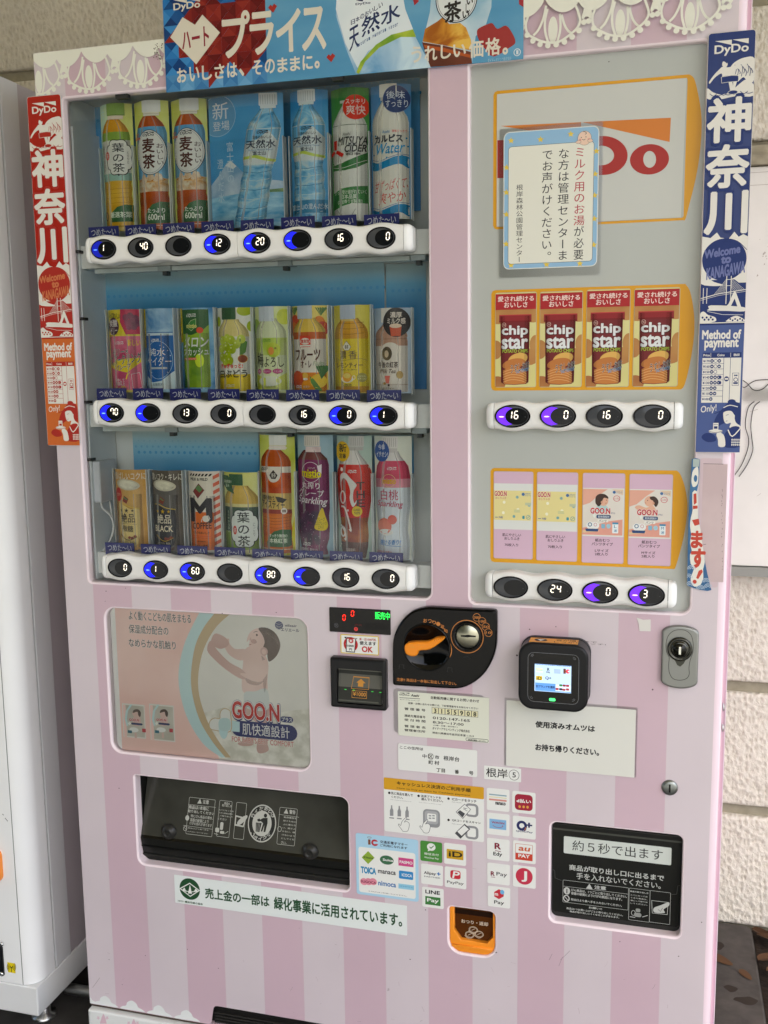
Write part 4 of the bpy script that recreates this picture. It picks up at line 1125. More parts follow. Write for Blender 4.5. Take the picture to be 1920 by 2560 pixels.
def p_calpis(art, b):
    P_ = [(8, 12), (12, 16), (18, 30), (24, 42), (28, 45), (100, 45)]
    A = art(); prof_poly(A, 50, P_, 9, 100, NM('#d3d2c8', '#e0dfd6', 6)); prof_poly(A, 50, P_, 32, 33, M('#d9d8d0'))
    for y in (56, 92):
        A.poly(smooth([(5, y), (20, y+1.5), (45, y-.5), (70, y-3), (95, y-2), (95, y+6), (75, y+3), (45, y+5), (20, y+7), (5, y+6)], 4)[:], M('#2f7fae')); A.line([(5, y-1.5), (25, y), (50, y-2), (75, y-4.2), (95, y-3.6)], .0008, M('#2f5f98'), 4)
    A.text('甘ずっぱくて、', 8, 70, 92, 78.4, M('#b8433c'), b=.0, shear=.2, slant=.12); A.text('爽やか', 20, 79.6, 86, 88, M('#b8433c'), b=.0, shear=.15, slant=.1)
    for x, y in ((14, 37), (28, 35), (90, 40), (93, 46), (9, 51), (12, 43), (44, 54), (80, 53), (66, 54.5)): A.ell(x, y, 2.2, .7, M('#3d86b0'), 10)
    C_ = art(); lid(C_, 27, 0, 70, 9.5, M('#d6d6ce')); C_.rect(30, 9.5, 66, 12, '#bcbab0')
    B_ = art(); B_.ell(68, 11.5, 32, 10, M('#2a3a66')); B_.ring(68, 11.5, 32, 10, .0006, M('#5a6890')); B_.text('後味', 45, 5.6, 88, 11.2, '#cdd4dc', b=.008); B_.text('すっきり', 43, 12, 94, 17.4, '#cdd4dc', b=.008)
    L = art(); L.text('Asahi', 33, 34, 52, 36, M('#3f7fae'), shear=.2); L.text('後味すっきり', 58, 33.8, 92, 35.8, M('#c0463c'))
    L.text('カルピス', 14, 37.4, 82, 42.6, M('#1c2430'), b=.06); L.text('Water', 12, 43.4, 84, 51, M('#2f86b4'), b=.02, shear=.25, slant=.06); L.text('ウォーター', 48, 49.4, 82, 51.6, M('#2f6f9c'), b=.02)
    return [('bottle', A), ('cap', C_), ('badge', B_), ('label_print', L)]
def p_jelly(art, b):
    b.poly([(48, 0), (100, 0), (100, 30), (60, 30), (45, 15)], M('#a8324c')); b.rect(4, 32, 98, 97, NM('#a83a5c', '#d2748a', 24, 4))
    A = art()
    for x, y in ((62, 10), (74, 8), (86, 11), (66, 16), (78, 15), (90, 17), (70, 21), (82, 21)): A.ell(x, y, 8, 4, NM('#5c2440', '#8a3c58', 30))
    A.ell(22, 20, 20, 10.5, M('#4a2a3c')); A.text('炭酸', 6, 12, 37, 20.5, '#e6dfda', b=.03); A.text('ゼリー', 8, 21, 36, 29.5, '#e6dfda', b=.03, slant=.1)
    A.text('ふっておいしい!', 6, 4, 48, 10.5, M('#2c2018'), b=.03, slant=-.12)
    A.poly([(0, 68), (30, 60), (95, 58), (98, 62), (60, 76), (20, 72)], M('#d9c23c'))
    dydo(A, 28, 38.4, 53, 42.4, M(WHITE), .02); A.text('新しい', 64, 36, 94, 44, M('#e0c43c'), b=.03); 
    A.text('ゼリー×', 14, 46.6, 64, 55.6, M(WHITE), b=.075, slant=.12); A.text('ゼリー×', 14, 46.6, 64, 55.6, M('#2c4a3c'), b=.03, slant=.12)
    A.text('スパークリング', 6, 53.4, 96, 66, M(WHITE), b=.075, slant=.12); A.text('スパークリング', 6, 53.4, 96, 66, M('#2c4a3c'), b=.03, slant=.12); A.text('グレープ', 28, 66, 70, 72.4, M(WHITE), b=.07, slant=.15); A.text('グレープ', 28, 66, 70, 72.4, M('#5c2c4c'), b=.02, slant=.15)
    A.text('冷やして\n10回以上', 20, 83, 52, 91.5, M(WHITE), b=.02); A.text('ふって!', 16, 92, 54, 98.6, M('#f0e05a'), b=.05)
    A.poly([(70, 78), (90, 76), (94, 94), (74, 98)], M('#d76c84')); A.line([(70, 78), (90, 76), (94, 94), (74, 98)], .0007, M(WHITE), closed=True); A.line([(56, 84), (60, 78), (66, 76)], .002, M('#e8d84a'))
    return [('can', A)]
def p_soda(art, b):
    b.rect(0, 0, 9, 46, M('#c9b43a')); b.vtext('クリアな味わい', 1, 4, 8, 44, M('#3a3420'))
    b.rect(0, 92, 100, 100, NM('#2f6aa0', '#a8cde0', 24))
    A = art(); A.rect(8, 28, 95, 96, NM('#23508c', '#3a6ca4', 7), .003); A.rect(10, 29, 94, 32, M('#b7c6cc')); A.poly([(8, 80), (30, 88), (60, 86), (95, 74), (95, 96), (8, 96)], NM('#b6ccd2', '#e2ecec', 26))
    A.ring(51, 61, 41, 23, .0008, M('#9fc0d6')); dydo(A, 32, 36, 57, 40, M(WHITE), .02)
    A.text('純水', 22, 47, 74, 56.5, M(WHITE), b=.008); A.text('サイダー', 14, 57.5, 88, 68, M(WHITE), b=.008); A.rect(23, 69.6, 77, 72, '#9aa6ac'); A.text('炭酸飲料', 30, 88.6, 66, 92, M('#5a7684'))
    for x, y in ((60, 44), (70, 46), (80, 50), (86, 56), (20, 52), (16, 62), (28, 76), (78, 76)): A.ell(x, y, 1.2, .7, M('#d2e4ec'), 8)
    return [('can', A)]
def p_melon(art, b):
    b.rect(0, 0, 9, 40, M('#c9b43a')); b.vtext('シュワっと甘い', 1, 5, 8, 38, M('#3a3420'))
    A = art(); A.rect(10, 2, 86, 94, NM('#3d6a28', '#9cb83c', 20, 5, .4, .3, .7), .003); A.poly([(10, 2), (86, 2), (86, 20), (70, 27), (40, 32), (10, 30)], M('#2c5530')); A.poly([(10, 70), (24, 94), (10, 94)], M('#2f5a2c')); A.ell(60, 62, 12, 8, M('#c6d84a'))
    dydo(A, 26, 7, 55, 11.4, M(WHITE), .02); A.poly([(25, 22), (40, 15), (55, 13), (54, 22), (40, 27)], M('#3f7a3c')); A.line([(25, 22), (40, 15), (55, 13), (54, 22), (40, 27)], .0007, M('#b8cc9a'), closed=True); A.text('mistio', 25, 19, 56, 23.4, M('#e6e08a'), b=.03)
    A.ell(64, 26.5, 9, 3.6, M('#c44a32')); A.text('メロン', 14, 34.5, 82, 46, M(WHITE), b=.045, shear=.12); A.text('スカッシュ', 12, 47.6, 84, 56, M(WHITE), b=.03, slant=.03); A.rect(14, 58.6, 52, 61.4, '#c4503a'); A.text('MELON SQUASH', 15, 59, 51, 61, '#ead8c4')
    return [('can', A)]
SHORT = [(14, 22), (17, 24), (22, 36), (27, 43), (33, 45), (96, 45), (100, 43)]
def p_grape(art, b):
    A = art(); prof_poly(A, 47, SHORT, 14, 34, NM('#c9bc7a', '#ddd39a', 10)); prof_poly(A, 47, SHORT, 34, 78, M('#e2e4d8')); prof_poly(A, 47, SHORT, 78, 98, NM('#c4a92c', '#dcc84e', 14))
    b.ell(82, 4, 18, 6, M('#9cab3a')); b.ell(6, 16, 8, 6, M('#93a636')); b.ell(96, 22, 9, 6, M('#93a636'))
    C_ = art(); lid(C_, 20, 0, 62, 14, M('#2f5132'))
    G = art(); G.poly([(70, 36), (88, 40), (84, 52), (70, 58)], M('#47702c'))
    for x, y in ((20, 38), (36, 36), (74, 37), (16, 48), (48, 38), (62, 43), (34, 46), (18, 58), (50, 49), (36, 56), (28, 63), (42, 62)): G.ell(x, y, 10.5, 5.2, NM('#8fa032', '#bccb5a', 20)); G.ell(x-3, y-1.8, 2.2, 1.1, M('#dfe8a0'), 10)
    G.ell(76, 60, 12, 4.8, M('#7a3a24')); G.ring(76, 60, 12, 4.8, .0006, M('#c9a23c'))
    L = art(); L.text('ぎゅぎゅっと!', 12, 65.4, 76, 71, M('#c0392e'), b=.03); L.text('白ぶどう', 8, 72.5, 86, 82, M('#23261c'), b=.035); dydo(L, 28, 90, 53, 93.6, M('#eee9cc'), .02)
    return [('bottle', A), ('cap', C_), ('grapes_print', G), ('label_print', L)]
def p_ume(art, b):
    b.ell(88, 12, 18, 9, NM('#7f9c48', '#c2c85e', 20)); b.ell(6, 22, 12, 8, M('#93ac5a'))
    A = art(); prof_poly(A, 48, SHORT, 14, 97, NM('#cdd6a8', '#e2e8cc', 5)); prof_poly(A, 48, SHORT, 36, 56, NM('#a9bd58', '#d9dfae', 16)); A.poly([(4, 78), (30, 82), (70, 82), (92, 76), (92, 96), (4, 96)], NM('#b8c23c', '#d6dc8c', 9)); A.ell(45, 86, 34, 6, M('#e2e6d2'))
    C_ = art(); lid(C_, 18, 0, 64, 17, M('#bfc7cc'))
    U = art(); U.ell(60, 50, 19, 8.5, NM('#9fb13e', '#c6cc5c', 10)); U.ell(54, 51, 8, 4.5, M('#c98a4a')); U.ell(66, 48, 3, 1.3, M('#5c5a22'), 10)
    L = art(); dydo(L, 26, 37.6, 54, 41, M('#6a9a4a'), .02); L.text('梅', 9, 53, 30, 69, M('#26261c'), b=.02); L.text('よろし', 33, 58, 86, 69.5, M('#26261c'), b=.01)
    for x, r in ((15, 7), (41, 13), (70, 13)): L.ell(x, 74.5, r, 2.8, M('#a03a6a'))
    for t_, x, r in (('糖', 15, 4), ('梅エキス', 41, 10), ('クエン酸', 70, 10)): L.text(t_, x-r, 73.2, x+r, 75.9, '#ead4e0')
    L.text('果汁10%未満', 20, 91, 64, 93.6, '#8f9a6a')
    return [('bottle', A), ('cap', C_), ('plum_print', U), ('label_print', L)]
def p_fruit(art, b):
    for x, y, m in ((10, 18, '#b4452c'), (78, 20, '#c4752c'), (86, 26, '#a83a28'), (4, 26, '#b8642c')): b.ell(x, y, 14, 8, M(m))
    for x, y in ((8, 5), (82, 6)):
        for k in range(5): b.poly([(x, y+6), (x-12+6*k-2, y-4), (x-12+6*k+3, y-3)], M('#4a6e3a'))
    A = art(); prof_poly(A, 48, SHORT, 14, 30, NM('#c9a844', '#dcc46a', 10)); prof_poly(A, 48, SHORT, 30, 38, M('#b45a2c')); prof_poly(A, 48, SHORT, 38, 76, M('#e2ddd0')); prof_poly(A, 48, SHORT, 76, 98, NM('#c4701e', '#dc9632', 12))
    C_ = art(); lid(C_, 20, 0, 62, 15, M('#aab4bc'))
    F = art(); F.ell(16, 84, 18, 10, NM('#a8402a', '#c45c34', 12)); F.ell(44, 92, 16, 7, M('#d08a2a')); F.ell(74, 86, 20, 8, NM('#c9a62e', '#dcc252', 30)); F.poly([(52, 80), (64, 84), (84, 97), (70, 98), (56, 88)], M('#4f7a34'))
    for k in range(6): F.poly([(82, 84), (70+6*k-2, 68), (72+6*k+2, 69)], M('#3f6638'))
    F.ell(40, 80, 8, 4, M('#e0b45a')); F.ell(40, 83.6, 7, 1.3, M('#e6e2d6'))
    L = art(); L.rect(27, 34, 57, 47, M('#c4452e'), .001); L.rect(27, 44.6, 57, 46.4, '#dcdcd2'); L.ell(42, 40.5, 14, 3.8, M('#e6e0d4')); L.text('復刻堂', 29, 38.4, 55, 42.4, M('#b84030'), b=.03)
    L.text('フルーツ', 12, 50, 80, 62, M('#4a2418'), b=.06); L.text('オ・レ', 28, 62.5, 58, 70.4, M('#4a2418'), b=.06); L.text('Fruits', 62, 63, 88, 68, M('#8a9a7a'), shear=.25); dydo(L, 10, 90.6, 28, 94.4, M(WHITE), .03); L.text('無果汁', 34, 91, 52, 94, '#f0d9b4')
    return [('bottle', A), ('cap', C_), ('fruit_print', F), ('label_print', L)]
def p_lemon(art, b):
    A = art(); prof_poly(A, 48, SHORT, 15, 38, NM('#b8842a', '#cfa242', 8)); prof_poly(A, 48, SHORT, 38, 92, NM('#c9b22c', '#d6c23c', 4)); prof_poly(A, 48, SHORT, 92, 99, M('#b88a2c'))
    for v in (20, 26, 32): A.line([(48-30, v), (48, v+1), (48+36, v-.5)], .0008, M('#8f5f1c'), 4)
    C_ = art(); lid(C_, 22, 0, 64, 16, M('#aab4c0')); C_.rect(26, 16, 60, 18.4, '#c9b06a')
    L = art(); L.poly([(40, 40.5), (52, 47), (46, 51), (34, 51), (28, 47)], M('#e4dfca')); L.line([(28, 47), (40, 40.5), (52, 47), (46, 51), (34, 51)], .0006, M('#4a3a2a'), closed=True); L.text('香茶', 35, 45, 45, 49.4, M('#3a2c20'), b=.02)
    L.text('濃', 20, 51.5, 39, 60.6, M('#46382c'), b=.0); L.text('香', 45, 51.5, 67, 60.6, M('#46382c'), b=.0); L.line([(8, 60), (24, 62.4), (50, 61.6), (74, 60.4), (92, 62.8)], .0006, M('#7a6a2c'), 4)
    L.text('レモンティー', 10, 65.4, 80, 71, M('#46381c'), b=.012); L.text('芳醇で、甘く爽やか', 21, 72.2, 67, 74, M('#5c4c1c'))
    L.ell(40, 83.6, 17, 4.4, M('#d8d3c2')); L.ell(40, 81.5, 13, 5.4, NM('#c98a2c', '#e0b850', 20)); L.ell(40, 79.8, 10, 3, M('#dfc86a')); L.ring(58, 82, 4, 2.4, .0008, M('#d8d3c2'))
    L.ell(78, 82, 12, 5.2, M('#8c8648')); L.text('1日分の', 70, 79.6, 86, 81.4, M('#d9d29c')); L.text('ビタミンC', 69, 82.2, 87, 84.4, M('#d9d29c')); dydo(L, 30, 89.4, 52, 92.6, M('#6a5a1c'), .02)
    return [('bottle', A), ('cap', C_), ('label_print', L)]
def p_milktea(art, b):
    P_ = [(15, 16), (20, 20), (24, 32), (28, 41), (33, 44), (35, 42), (38, 44), (97, 44), (100, 42)]
    A = art(); prof_poly(A, 46, P_, 15, 44, NM('#a5806c', '#b8937e', 5)); prof_poly(A, 46, P_, 44, 98, NM('#cfc8bc', '#dcd6cc', 5)); A.ell(46, 48, 24, 8, NM('#d3ccc0', '#dcd6cc', 5)); prof_poly(A, 46, P_, 89, 90, M('#b3a597')); prof_poly(A, 46, P_, 35.6, 36.4, M('#8f6c5a'))
    C_ = art(); lid(C_, 22, 0, 52, 17, M('#d9d6ce'))
    B_ = art(); B_.ell(63, 17, 35, 17, M('#2e2a2c')); B_.text('濃厚', 48, 5, 78, 11.6, '#d8cfc4', b=.008); B_.text('ミルク感', 40, 12, 86, 18.6, '#d8cfc4', b=.008); B_.poly([(46, 21), (77, 21), (74, 33), (50, 33)], M('#b4523a')); B_.ell(61.5, 21, 15.5, 2.6, M('#d9c4ae'))
    L = art(); L.ell(38, 53, 14, 8, NM('#4c4232', '#7c6c52', 40)); L.ell(37, 53.5, 6, 4.2, M('#c4b296')); L.text('午後の紅茶', 12, 62.6, 67, 69.6, M('#3a2c24'), b=.012); L.text('Milk Tea', 16, 71.2, 60, 76, M('#5c4a3c'), shear=.3); L.poly([(31, 79), (46, 79), (43, 88), (34, 88)], M('#c4675a')); L.ell(30, 88, 4, 1.5, M('#8c6a2c')); L.ell(42, 90, 3, 1.6, M('#3c2a22')); L.ell(71, 78, 8.5, 4.6, M('#a58c5a')); L.text('ミルクティー', 21, 92.4, 56, 95.2, M('#4a3a30'), b=.01)
    return [('bottle', A), ('cap', C_), ('badge', B_), ('label_print', L)]
def p_coffee(art, b, black=False):
    body = NM('#4a4640', '#6a655c', 10, 3) if black else NM('#b08a4c', '#cfab6c', 10, 3)
    b.text('濃いコク・キレに' if black else '香ばしいコクに', 2, 3.5, 96, 12.5, M('#e0dacb'), b=.012)
    A = art(); A.poly([(12, 20), (82, 24), (70, 98), (16, 98)], body); A.poly(smooth([(13, 45), (30, 44), (55, 49), (77, 50), (70, 92), (17, 92)], 3), M('#2c2a2a') if black else M('#cdb87c'))
    A.line([(12, 42), (30, 42.4), (52, 46), (78, 48)], .0014, M('#c4a84a'), 4)
    T_ = art(); T_.ell(46, 18.5, 36, 6.8, M('#b9b39c'), rot=-.10); T_.ell(46, 18.5, 31, 5.2, NM('#8f8c78', '#d3cfba', 40), rot=-.10); T_.ell(50, 18.7, 11, 2.2, M('#c9c5b0'), rot=-.1)
    L = art(); tc = M('#dcd2b8') if black else M('#2a241c')
    L.poly([(36, 32), (50, 36), (44, 42), (30, 39)], M('#7a3a2c')); L.poly([(36, 33.4), (47, 36.4), (46, 37.8), (34, 35)], M('#5c7a4a'))
    if not black: L.ell(16, 31, 12, 8.6, M('#b03a30')); L.text('だわり', 9, 29, 23, 33, '#e8c9a8')
    for x, r in ((24, 5), (42, 7), (60, 5)): L.poly([(x+r*(1 if i % 2 == 0 else .4)*sin(i*pi/5), 50.5-r*.46*(1 if i % 2 == 0 else .4)*cos(i*pi/5)) for i in range(10)], M('#c4a02e') if black else M('#3a3020'))
    L.text('絶品', 22, 54, 66, 65.4, tc, b=.015)
    if black: L.text('BLACK', 12, 68, 70, 75.4, tc, b=.015)
    else: L.text('微糖', 26, 69, 60, 77, tc, b=.015); L.line([(16, 66.6), (70, 67.4)], .0005, M('#4a3c24'))
    L.line([(16, 80), (34, 86), (50, 87), (70, 83)], .0012, M('#b89a3a') if black else M('#3c3020'), 4); L.text('スイーツにも、飲まな', 18, 88.6, 62, 91.4, tc)
    for i in range(24):
        L.ell(random.uniform(4, 94), random.uniform(94, 99.5), 4, 1.3, M(random.choice(['#3c2a22', '#8c7266', '#5a3a2a'])), 10, rot=random.uniform(-.8, .8))
    for x, y in ((48, 84), (56, 84.5), (64, 82.5)): L.ell(x, y, 4.5, 1.7, M('#7a4030'), 12, rot=.3)
    return [('can', A), ('can_top', T_), ('label_print', L)]
def p_mcoffee(art, b):
    for i in range(11): b.poly([(80, 6+i*9), (100, 1+i*9), (100, 5.5+i*9), (80, 10.5+i*9)], M('#c46a54'))
    A = art(); A.rect(6, 3, 80, 98, M('#dcd5c4'), .003); A.rect(6, 50, 80, 97, NM('#cc6a34', '#d97a42', 4), .003); A.rect(6, 3, 80, 6, M('#d9d3c4'))
    for i in range(7): A.poly([(9+i*10, 6), (14+i*10, 3), (20+i*10, 3), (15+i*10, 6)], M('#2a2624'))
    L = art(); L.text('MILK & MILD', 14, 8, 68, 11.4, M('#2a2624'), b=.02); L.poly([(42, 15), (58, 23), (38, 33), (22, 25)], M('#7a3430')); L.poly([(42, 16.4), (54, 22), (44, 26), (31, 21)], M('#5a7a4c')); L.line([(42, 15), (58, 23), (38, 33), (22, 25)], .0006, M('#2a2624'), closed=True)
    L.text('M', 12, 34, 74, 61, M('#2c2726'), b=.07); L.ell(60, 58, 10, 4, M('#e4ddd0')); L.poly([(50, 56), (56, 54), (68, 54), (72, 58), (64, 62), (54, 61)], M('#e4ddd0')); L.ring(72, 56, 5, 3, .0007, M('#2c2726')); L.line([(48, 58), (47, 62)], .0012, M('#e4ddd0'))
    L.text('COFFEE', 17, 63, 74, 70.6, M('#4a2a1c'), b=.02, slant=.05); L.text('ミルクのおいしさ', 17, 74, 68, 77, M('#4a2418'), b=.008); L.rect(16, 79.4, 72, 80, '#b4583a'); L.rect(16, 81.6, 72, 82.2, '#b4583a'); L.text('(清涼飲料)', 30, 85.4, 58, 87.4, M('#5c2c1c')); L.text('コーヒー飲料', 20, 90, 64, 93, M('#4a2418'), b=.01)
    return [('can', A), ('label_print', L)]
def p_shortgreen(art, b):
    P_ = [(16, 24), (18, 26), (24, 38), (30, 46), (36, 48), (97, 48), (100, 46)]
    A = art(); prof_poly(A, 50, P_, 16, 39, NM('#b99a4a', '#cdb060', 8)); prof_poly(A, 50, P_, 38, 42, M('#c9c08a')); prof_poly(A, 50, P_, 42, 74, M('#3c5040')); prof_poly(A, 50, P_, 72, 94, NM('#6f8a34', '#8fa84c', 14)); prof_poly(A, 50, P_, 94, 98, M('#ccc898'))
    C_ = art(); lid(C_, 22, 2, 62, 15.6, M('#33573a'))
    B_ = art(); B_.poly([(0, 4), (18, 4), (28, 10), (34, 22), (38, 26), (14, 22), (2, 16)], M('#3c5c40')); B_.text('国産茶葉の', 3, 9.5, 30, 13, '#cbd6c2'); B_.text('旨み', 9, 14, 22, 18, '#cbd6c2')
    L = art(); ornate(L, 60, 68, 34, 22, M(INK), M('#dfe4dc'), .0013); L.vtext('葉の茶', 42, 47, 78, 90, M('#1c241e'), b=.02); L.ell(36, 70, 6, 5.4, M('#b3473e')); L.text('緑茶', 32, 67, 40, 73, '#e6d4ca'); L.vtext('まろやかな旨み', 12, 46, 19, 74, M('#b9c6ae')); L.vtext('にごり', 83, 60, 89, 78, M('#4a4e4a'))
    return [('bottle', A), ('cap', C_), ('badge', B_), ('label_print', L)]
TALL3 = [(8, 15), (11, 16), (14, 26), (18, 38), (22, 43), (60, 43), (66, 43), (72, 41), (78, 43), (85, 41), (92, 43), (100, 42)]
def p_icetea(art, b):
    b.poly([(0, 0), (34, 0), (24, 30), (8, 40), (0, 30)], YG); b.poly([(74, 100), (100, 60), (100, 100)], M('#c2b83c'))
    A = art(); prof_poly(A, 47, TALL3, 12, 26, RDT); prof_poly(A, 47, TALL3, 26, 34, M('#dcd6c8')); prof_poly(A, 47, TALL3, 31, 49, NM('#8f2a1c', '#d06a34', 26, 5, .4, .35, .7)); prof_poly(A, 47, TALL3, 48, 61.5, NM('#bfa25a', '#cdb474', 8)); prof_poly(A, 47, TALL3, 61.5, 65, M('#8a3526')); prof_poly(A, 47, TALL3, 65, 98, NM('#b4541c', '#d07a30', 12, 4, .4, .3, .7, (1, 1, 3)))
    for v in (68, 70.6, 73, 76): A.line([(8, v), (45, v+1), (88, v-.4)], .0007, M('#8f4418'), 4)
    leafshape(A, 18, 78, 88, 93, LEAFG); A.text('すっきり微糖の', 28, 82, 78, 84.8, '#d3dcc8', b=.004); A.text('本格紅茶', 28, 85.6, 78, 89.6, '#d3dcc8', b=.008); A.rect(4, 94.4, 90, 95.2, '#d9c4a8')
    C_ = art(); lid(C_, 36, 0, 82, 8.4, M('#d0d0c8')); C_.ell(58, 10.6, 25, 1.6, M('#c4beb2')); C_.rect(36, 8.6, 80, 12, NM('#c9bfae', '#e4dcd0', 26))
    L = art(); L.poly(smooth([(24, 30), (34, 27), (46, 26), (60, 28), (66, 32), (60, 37), (46, 39), (32, 37)], 3), M('#e2dccf')); L.poly([(46, 28.6), (58, 33), (52, 36), (40, 36), (34, 33)], M('#3c3430')); L.text('香茶', 40, 31.2, 53, 34.8, '#e2dccf'); dydo(L, 6, 27, 22, 29.6, M('#26241f'), .02)
    L.text('茶葉を味わう', 6, 49.8, 46, 53.6, M('#2f2a20'), b=.03, slant=-.03); L.text('アイスティー', 5, 54, 74, 60.6, M('#2a251c'), b=.045, slant=-.05); L.poly([(50, 50.6), (62, 51), (80, 53), (70, 56), (56, 55)], M('#2f2a20')); L.ell(72, 62.6, 8, 2.6, M('#e2dccf')); L.text('微糖', 67, 61.4, 77, 63.8, M('#4a2a20'), b=.02)
    return [('bottle', A), ('cap', C_), ('label_print', L)]
def p_grapesoda(art, b):
    P_ = [(8, 15), (11, 17), (14, 28), (19, 42), (24, 46), (60, 46), (66, 44), (75, 45), (85, 43), (92, 37), (96, 40), (100, 40)]
    A = art(); prof_poly(A, 44, P_, 12, 20, NM('#4a2a2c', '#6a3a38', 14)); prof_poly(A, 44, P_, 20, 98, NM('#5c2448', '#8a3c66', 7)); prof_poly(A, 44, P_, 56, 90, NM('#4a1c3a', '#7a3058', 16)); 
    G = art()
    for i in range(40): G.ell(random.uniform(8, 66), random.uniform(63, 88), 8, 2.9, NM('#2f1c30', '#54324c', 40), 14)
    for i in range(40): G.ell(random.uniform(6, 82), random.uniform(60, 96), .8, .3, M('#c9b6c4'), 6)
    G.poly(smooth([(72, 59), (80, 66), (86, 73), (82, 77), (68, 78), (52, 76), (56, 71)], 3), M('#c9b23a')); G.text('グレープ\nエスプレッソ\nエキス', 54, 67, 83, 76.4, M('#3c3418'))
    C_ = art(); lid(C_, 26, 0, 70, 9, M('#c4beb2'), M('#a8a298')); C_.rect(30, 9.2, 72, 13.6, NM('#a88f90', '#d3c4c0', 30))
    L = art(); L.ring(44, 30, 27, 8.4, .0008, M('#dcd3d6')); L.poly([(62, 25), (74, 23.4), (73, 31), (67, 32)], M('#dcd3d6')); L.text('mistio', 18, 28, 72, 33.6, M('#d6c83c'), b=.05, slant=-.03); L.text('ミスティオ', 36, 25.8, 56, 27.4, '#dcd3d6'); L.line([(20, 33.2), (45, 34.6), (72, 33.6)], .0012, M('#d6c83c'), 3)
    L.text('丸搾り', 16, 38, 68, 43.6, M('#e2dcdc'), b=.02, slant=-.05); L.text('グレープ', 6, 44, 78, 49.8, M('#e2dcdc'), b=.008, slant=-.08); L.text('Sparkling', 1, 50, 82, 57.4, M('#e2dcdc'), b=.02, shear=.25, slant=-.1); dydo(L, 16, 88, 39, 91.2, M('#e6e0e0'), .02); L.text('炭酸飲料 果汁1%', 3, 92.4, 60, 95.6, M('#d6c8cc'))
    return [('bottle', A), ('cap', C_), ('grapes_print', G), ('label_print', L)]
def p_cola(art, b):
    P_ = [(9, 16), (13, 18), (17, 28), (22, 40), (28, 48), (36, 50), (50, 48), (62, 42), (70, 38), (80, 40), (90, 38), (98, 33), (100, 30)]
    A = art(); cx = 50; prof_poly(A, cx, P_, 10, 26, M('#c3c0bb')); prof_poly(A, cx, P_, 23, 80, NM('#b0281c', '#bd3322', 4)); prof_poly(A, cx, P_, 66, 88, NM('#7a2c14', '#d08a2c', 22, 5, .4, .4, .72)); prof_poly(A, cx, P_, 86, 99, NM('#33140f', '#5c261c', 20))
    C_ = art(); lid(C_, 42, 0, 82, 8.6, M('#b4b2ac'), M('#95928c')); C_.rect(42, 8.8, 80, 11.6, '#a5a29c')
    B_ = art(); B_.ell(21, 12.6, 23, 8.2, M('#c9a226')); B_.text('新', 10, 6.4, 34, 13, M('#26221a'), b=.03); B_.text('定番', 10, 14.2, 33, 18, M('#26221a'), b=.01)
    L = art(); dydo(L, 38, 27.2, 62, 30, M(WHITE), .02)
    WL_ = M('#e4e0da')
    L.poly(smooth([(12, 33), (20, 30), (32, 30), (46, 34), (60, 38), (62, 40), (54, 44), (52, 50), (56, 54), (62, 51), (60, 54), (52, 57), (46, 55), (42, 50), (44, 44), (36, 37), (24, 34), (16, 38), (18, 46), (14, 42)], 4), WL_)
    for nm, x_, y_, w2, h2 in (('o', 10, 44, 20, 11), ('l', 20, 55, 26, 18), ('a', 10, 73, 18, 9)):
        if nm == 'l': L.line([(14, 57), (26, 58), (36, 66), (44, 76), (40, 75)], .0032, WL_, 4)
        else: L.ring(x_+w2/2, y_+h2/2, w2/2, h2/2, .0028, WL_)
    L.line([(12, 72), (26, 78), (28, 84), (24, 83)], .0026, WL_, 4); L.ell(18, 27, 4.4, 1.6, WL_, 12); L.ell(36, 60, 2.6, 1, WL_, 12); L.ell(8, 90, 2, .8, WL_, 10); L.ell(12, 88, 1.6, .6, WL_, 10)
    for i, ch in enumerate('THE'):
        L.text(ch, 62, 37+i*7, 82, 43+i*7, M('#3c201c'), b=.03)
    L.ell(62, 60.6, 14, 4.2, M('#c9b030')); L.text('CLASSIC', 53, 58.4, 71, 60.2, M('#4a3a14'), b=.02); L.text('TASTE', 54, 61, 70, 63, M('#4a3a14'), b=.02); L.text('炭酸飲料', 28, 90.8, 56, 93.4, M('#c9b6ac'))
    return [('bottle', A), ('cap', C_), ('badge', B_), ('label_print', L)]
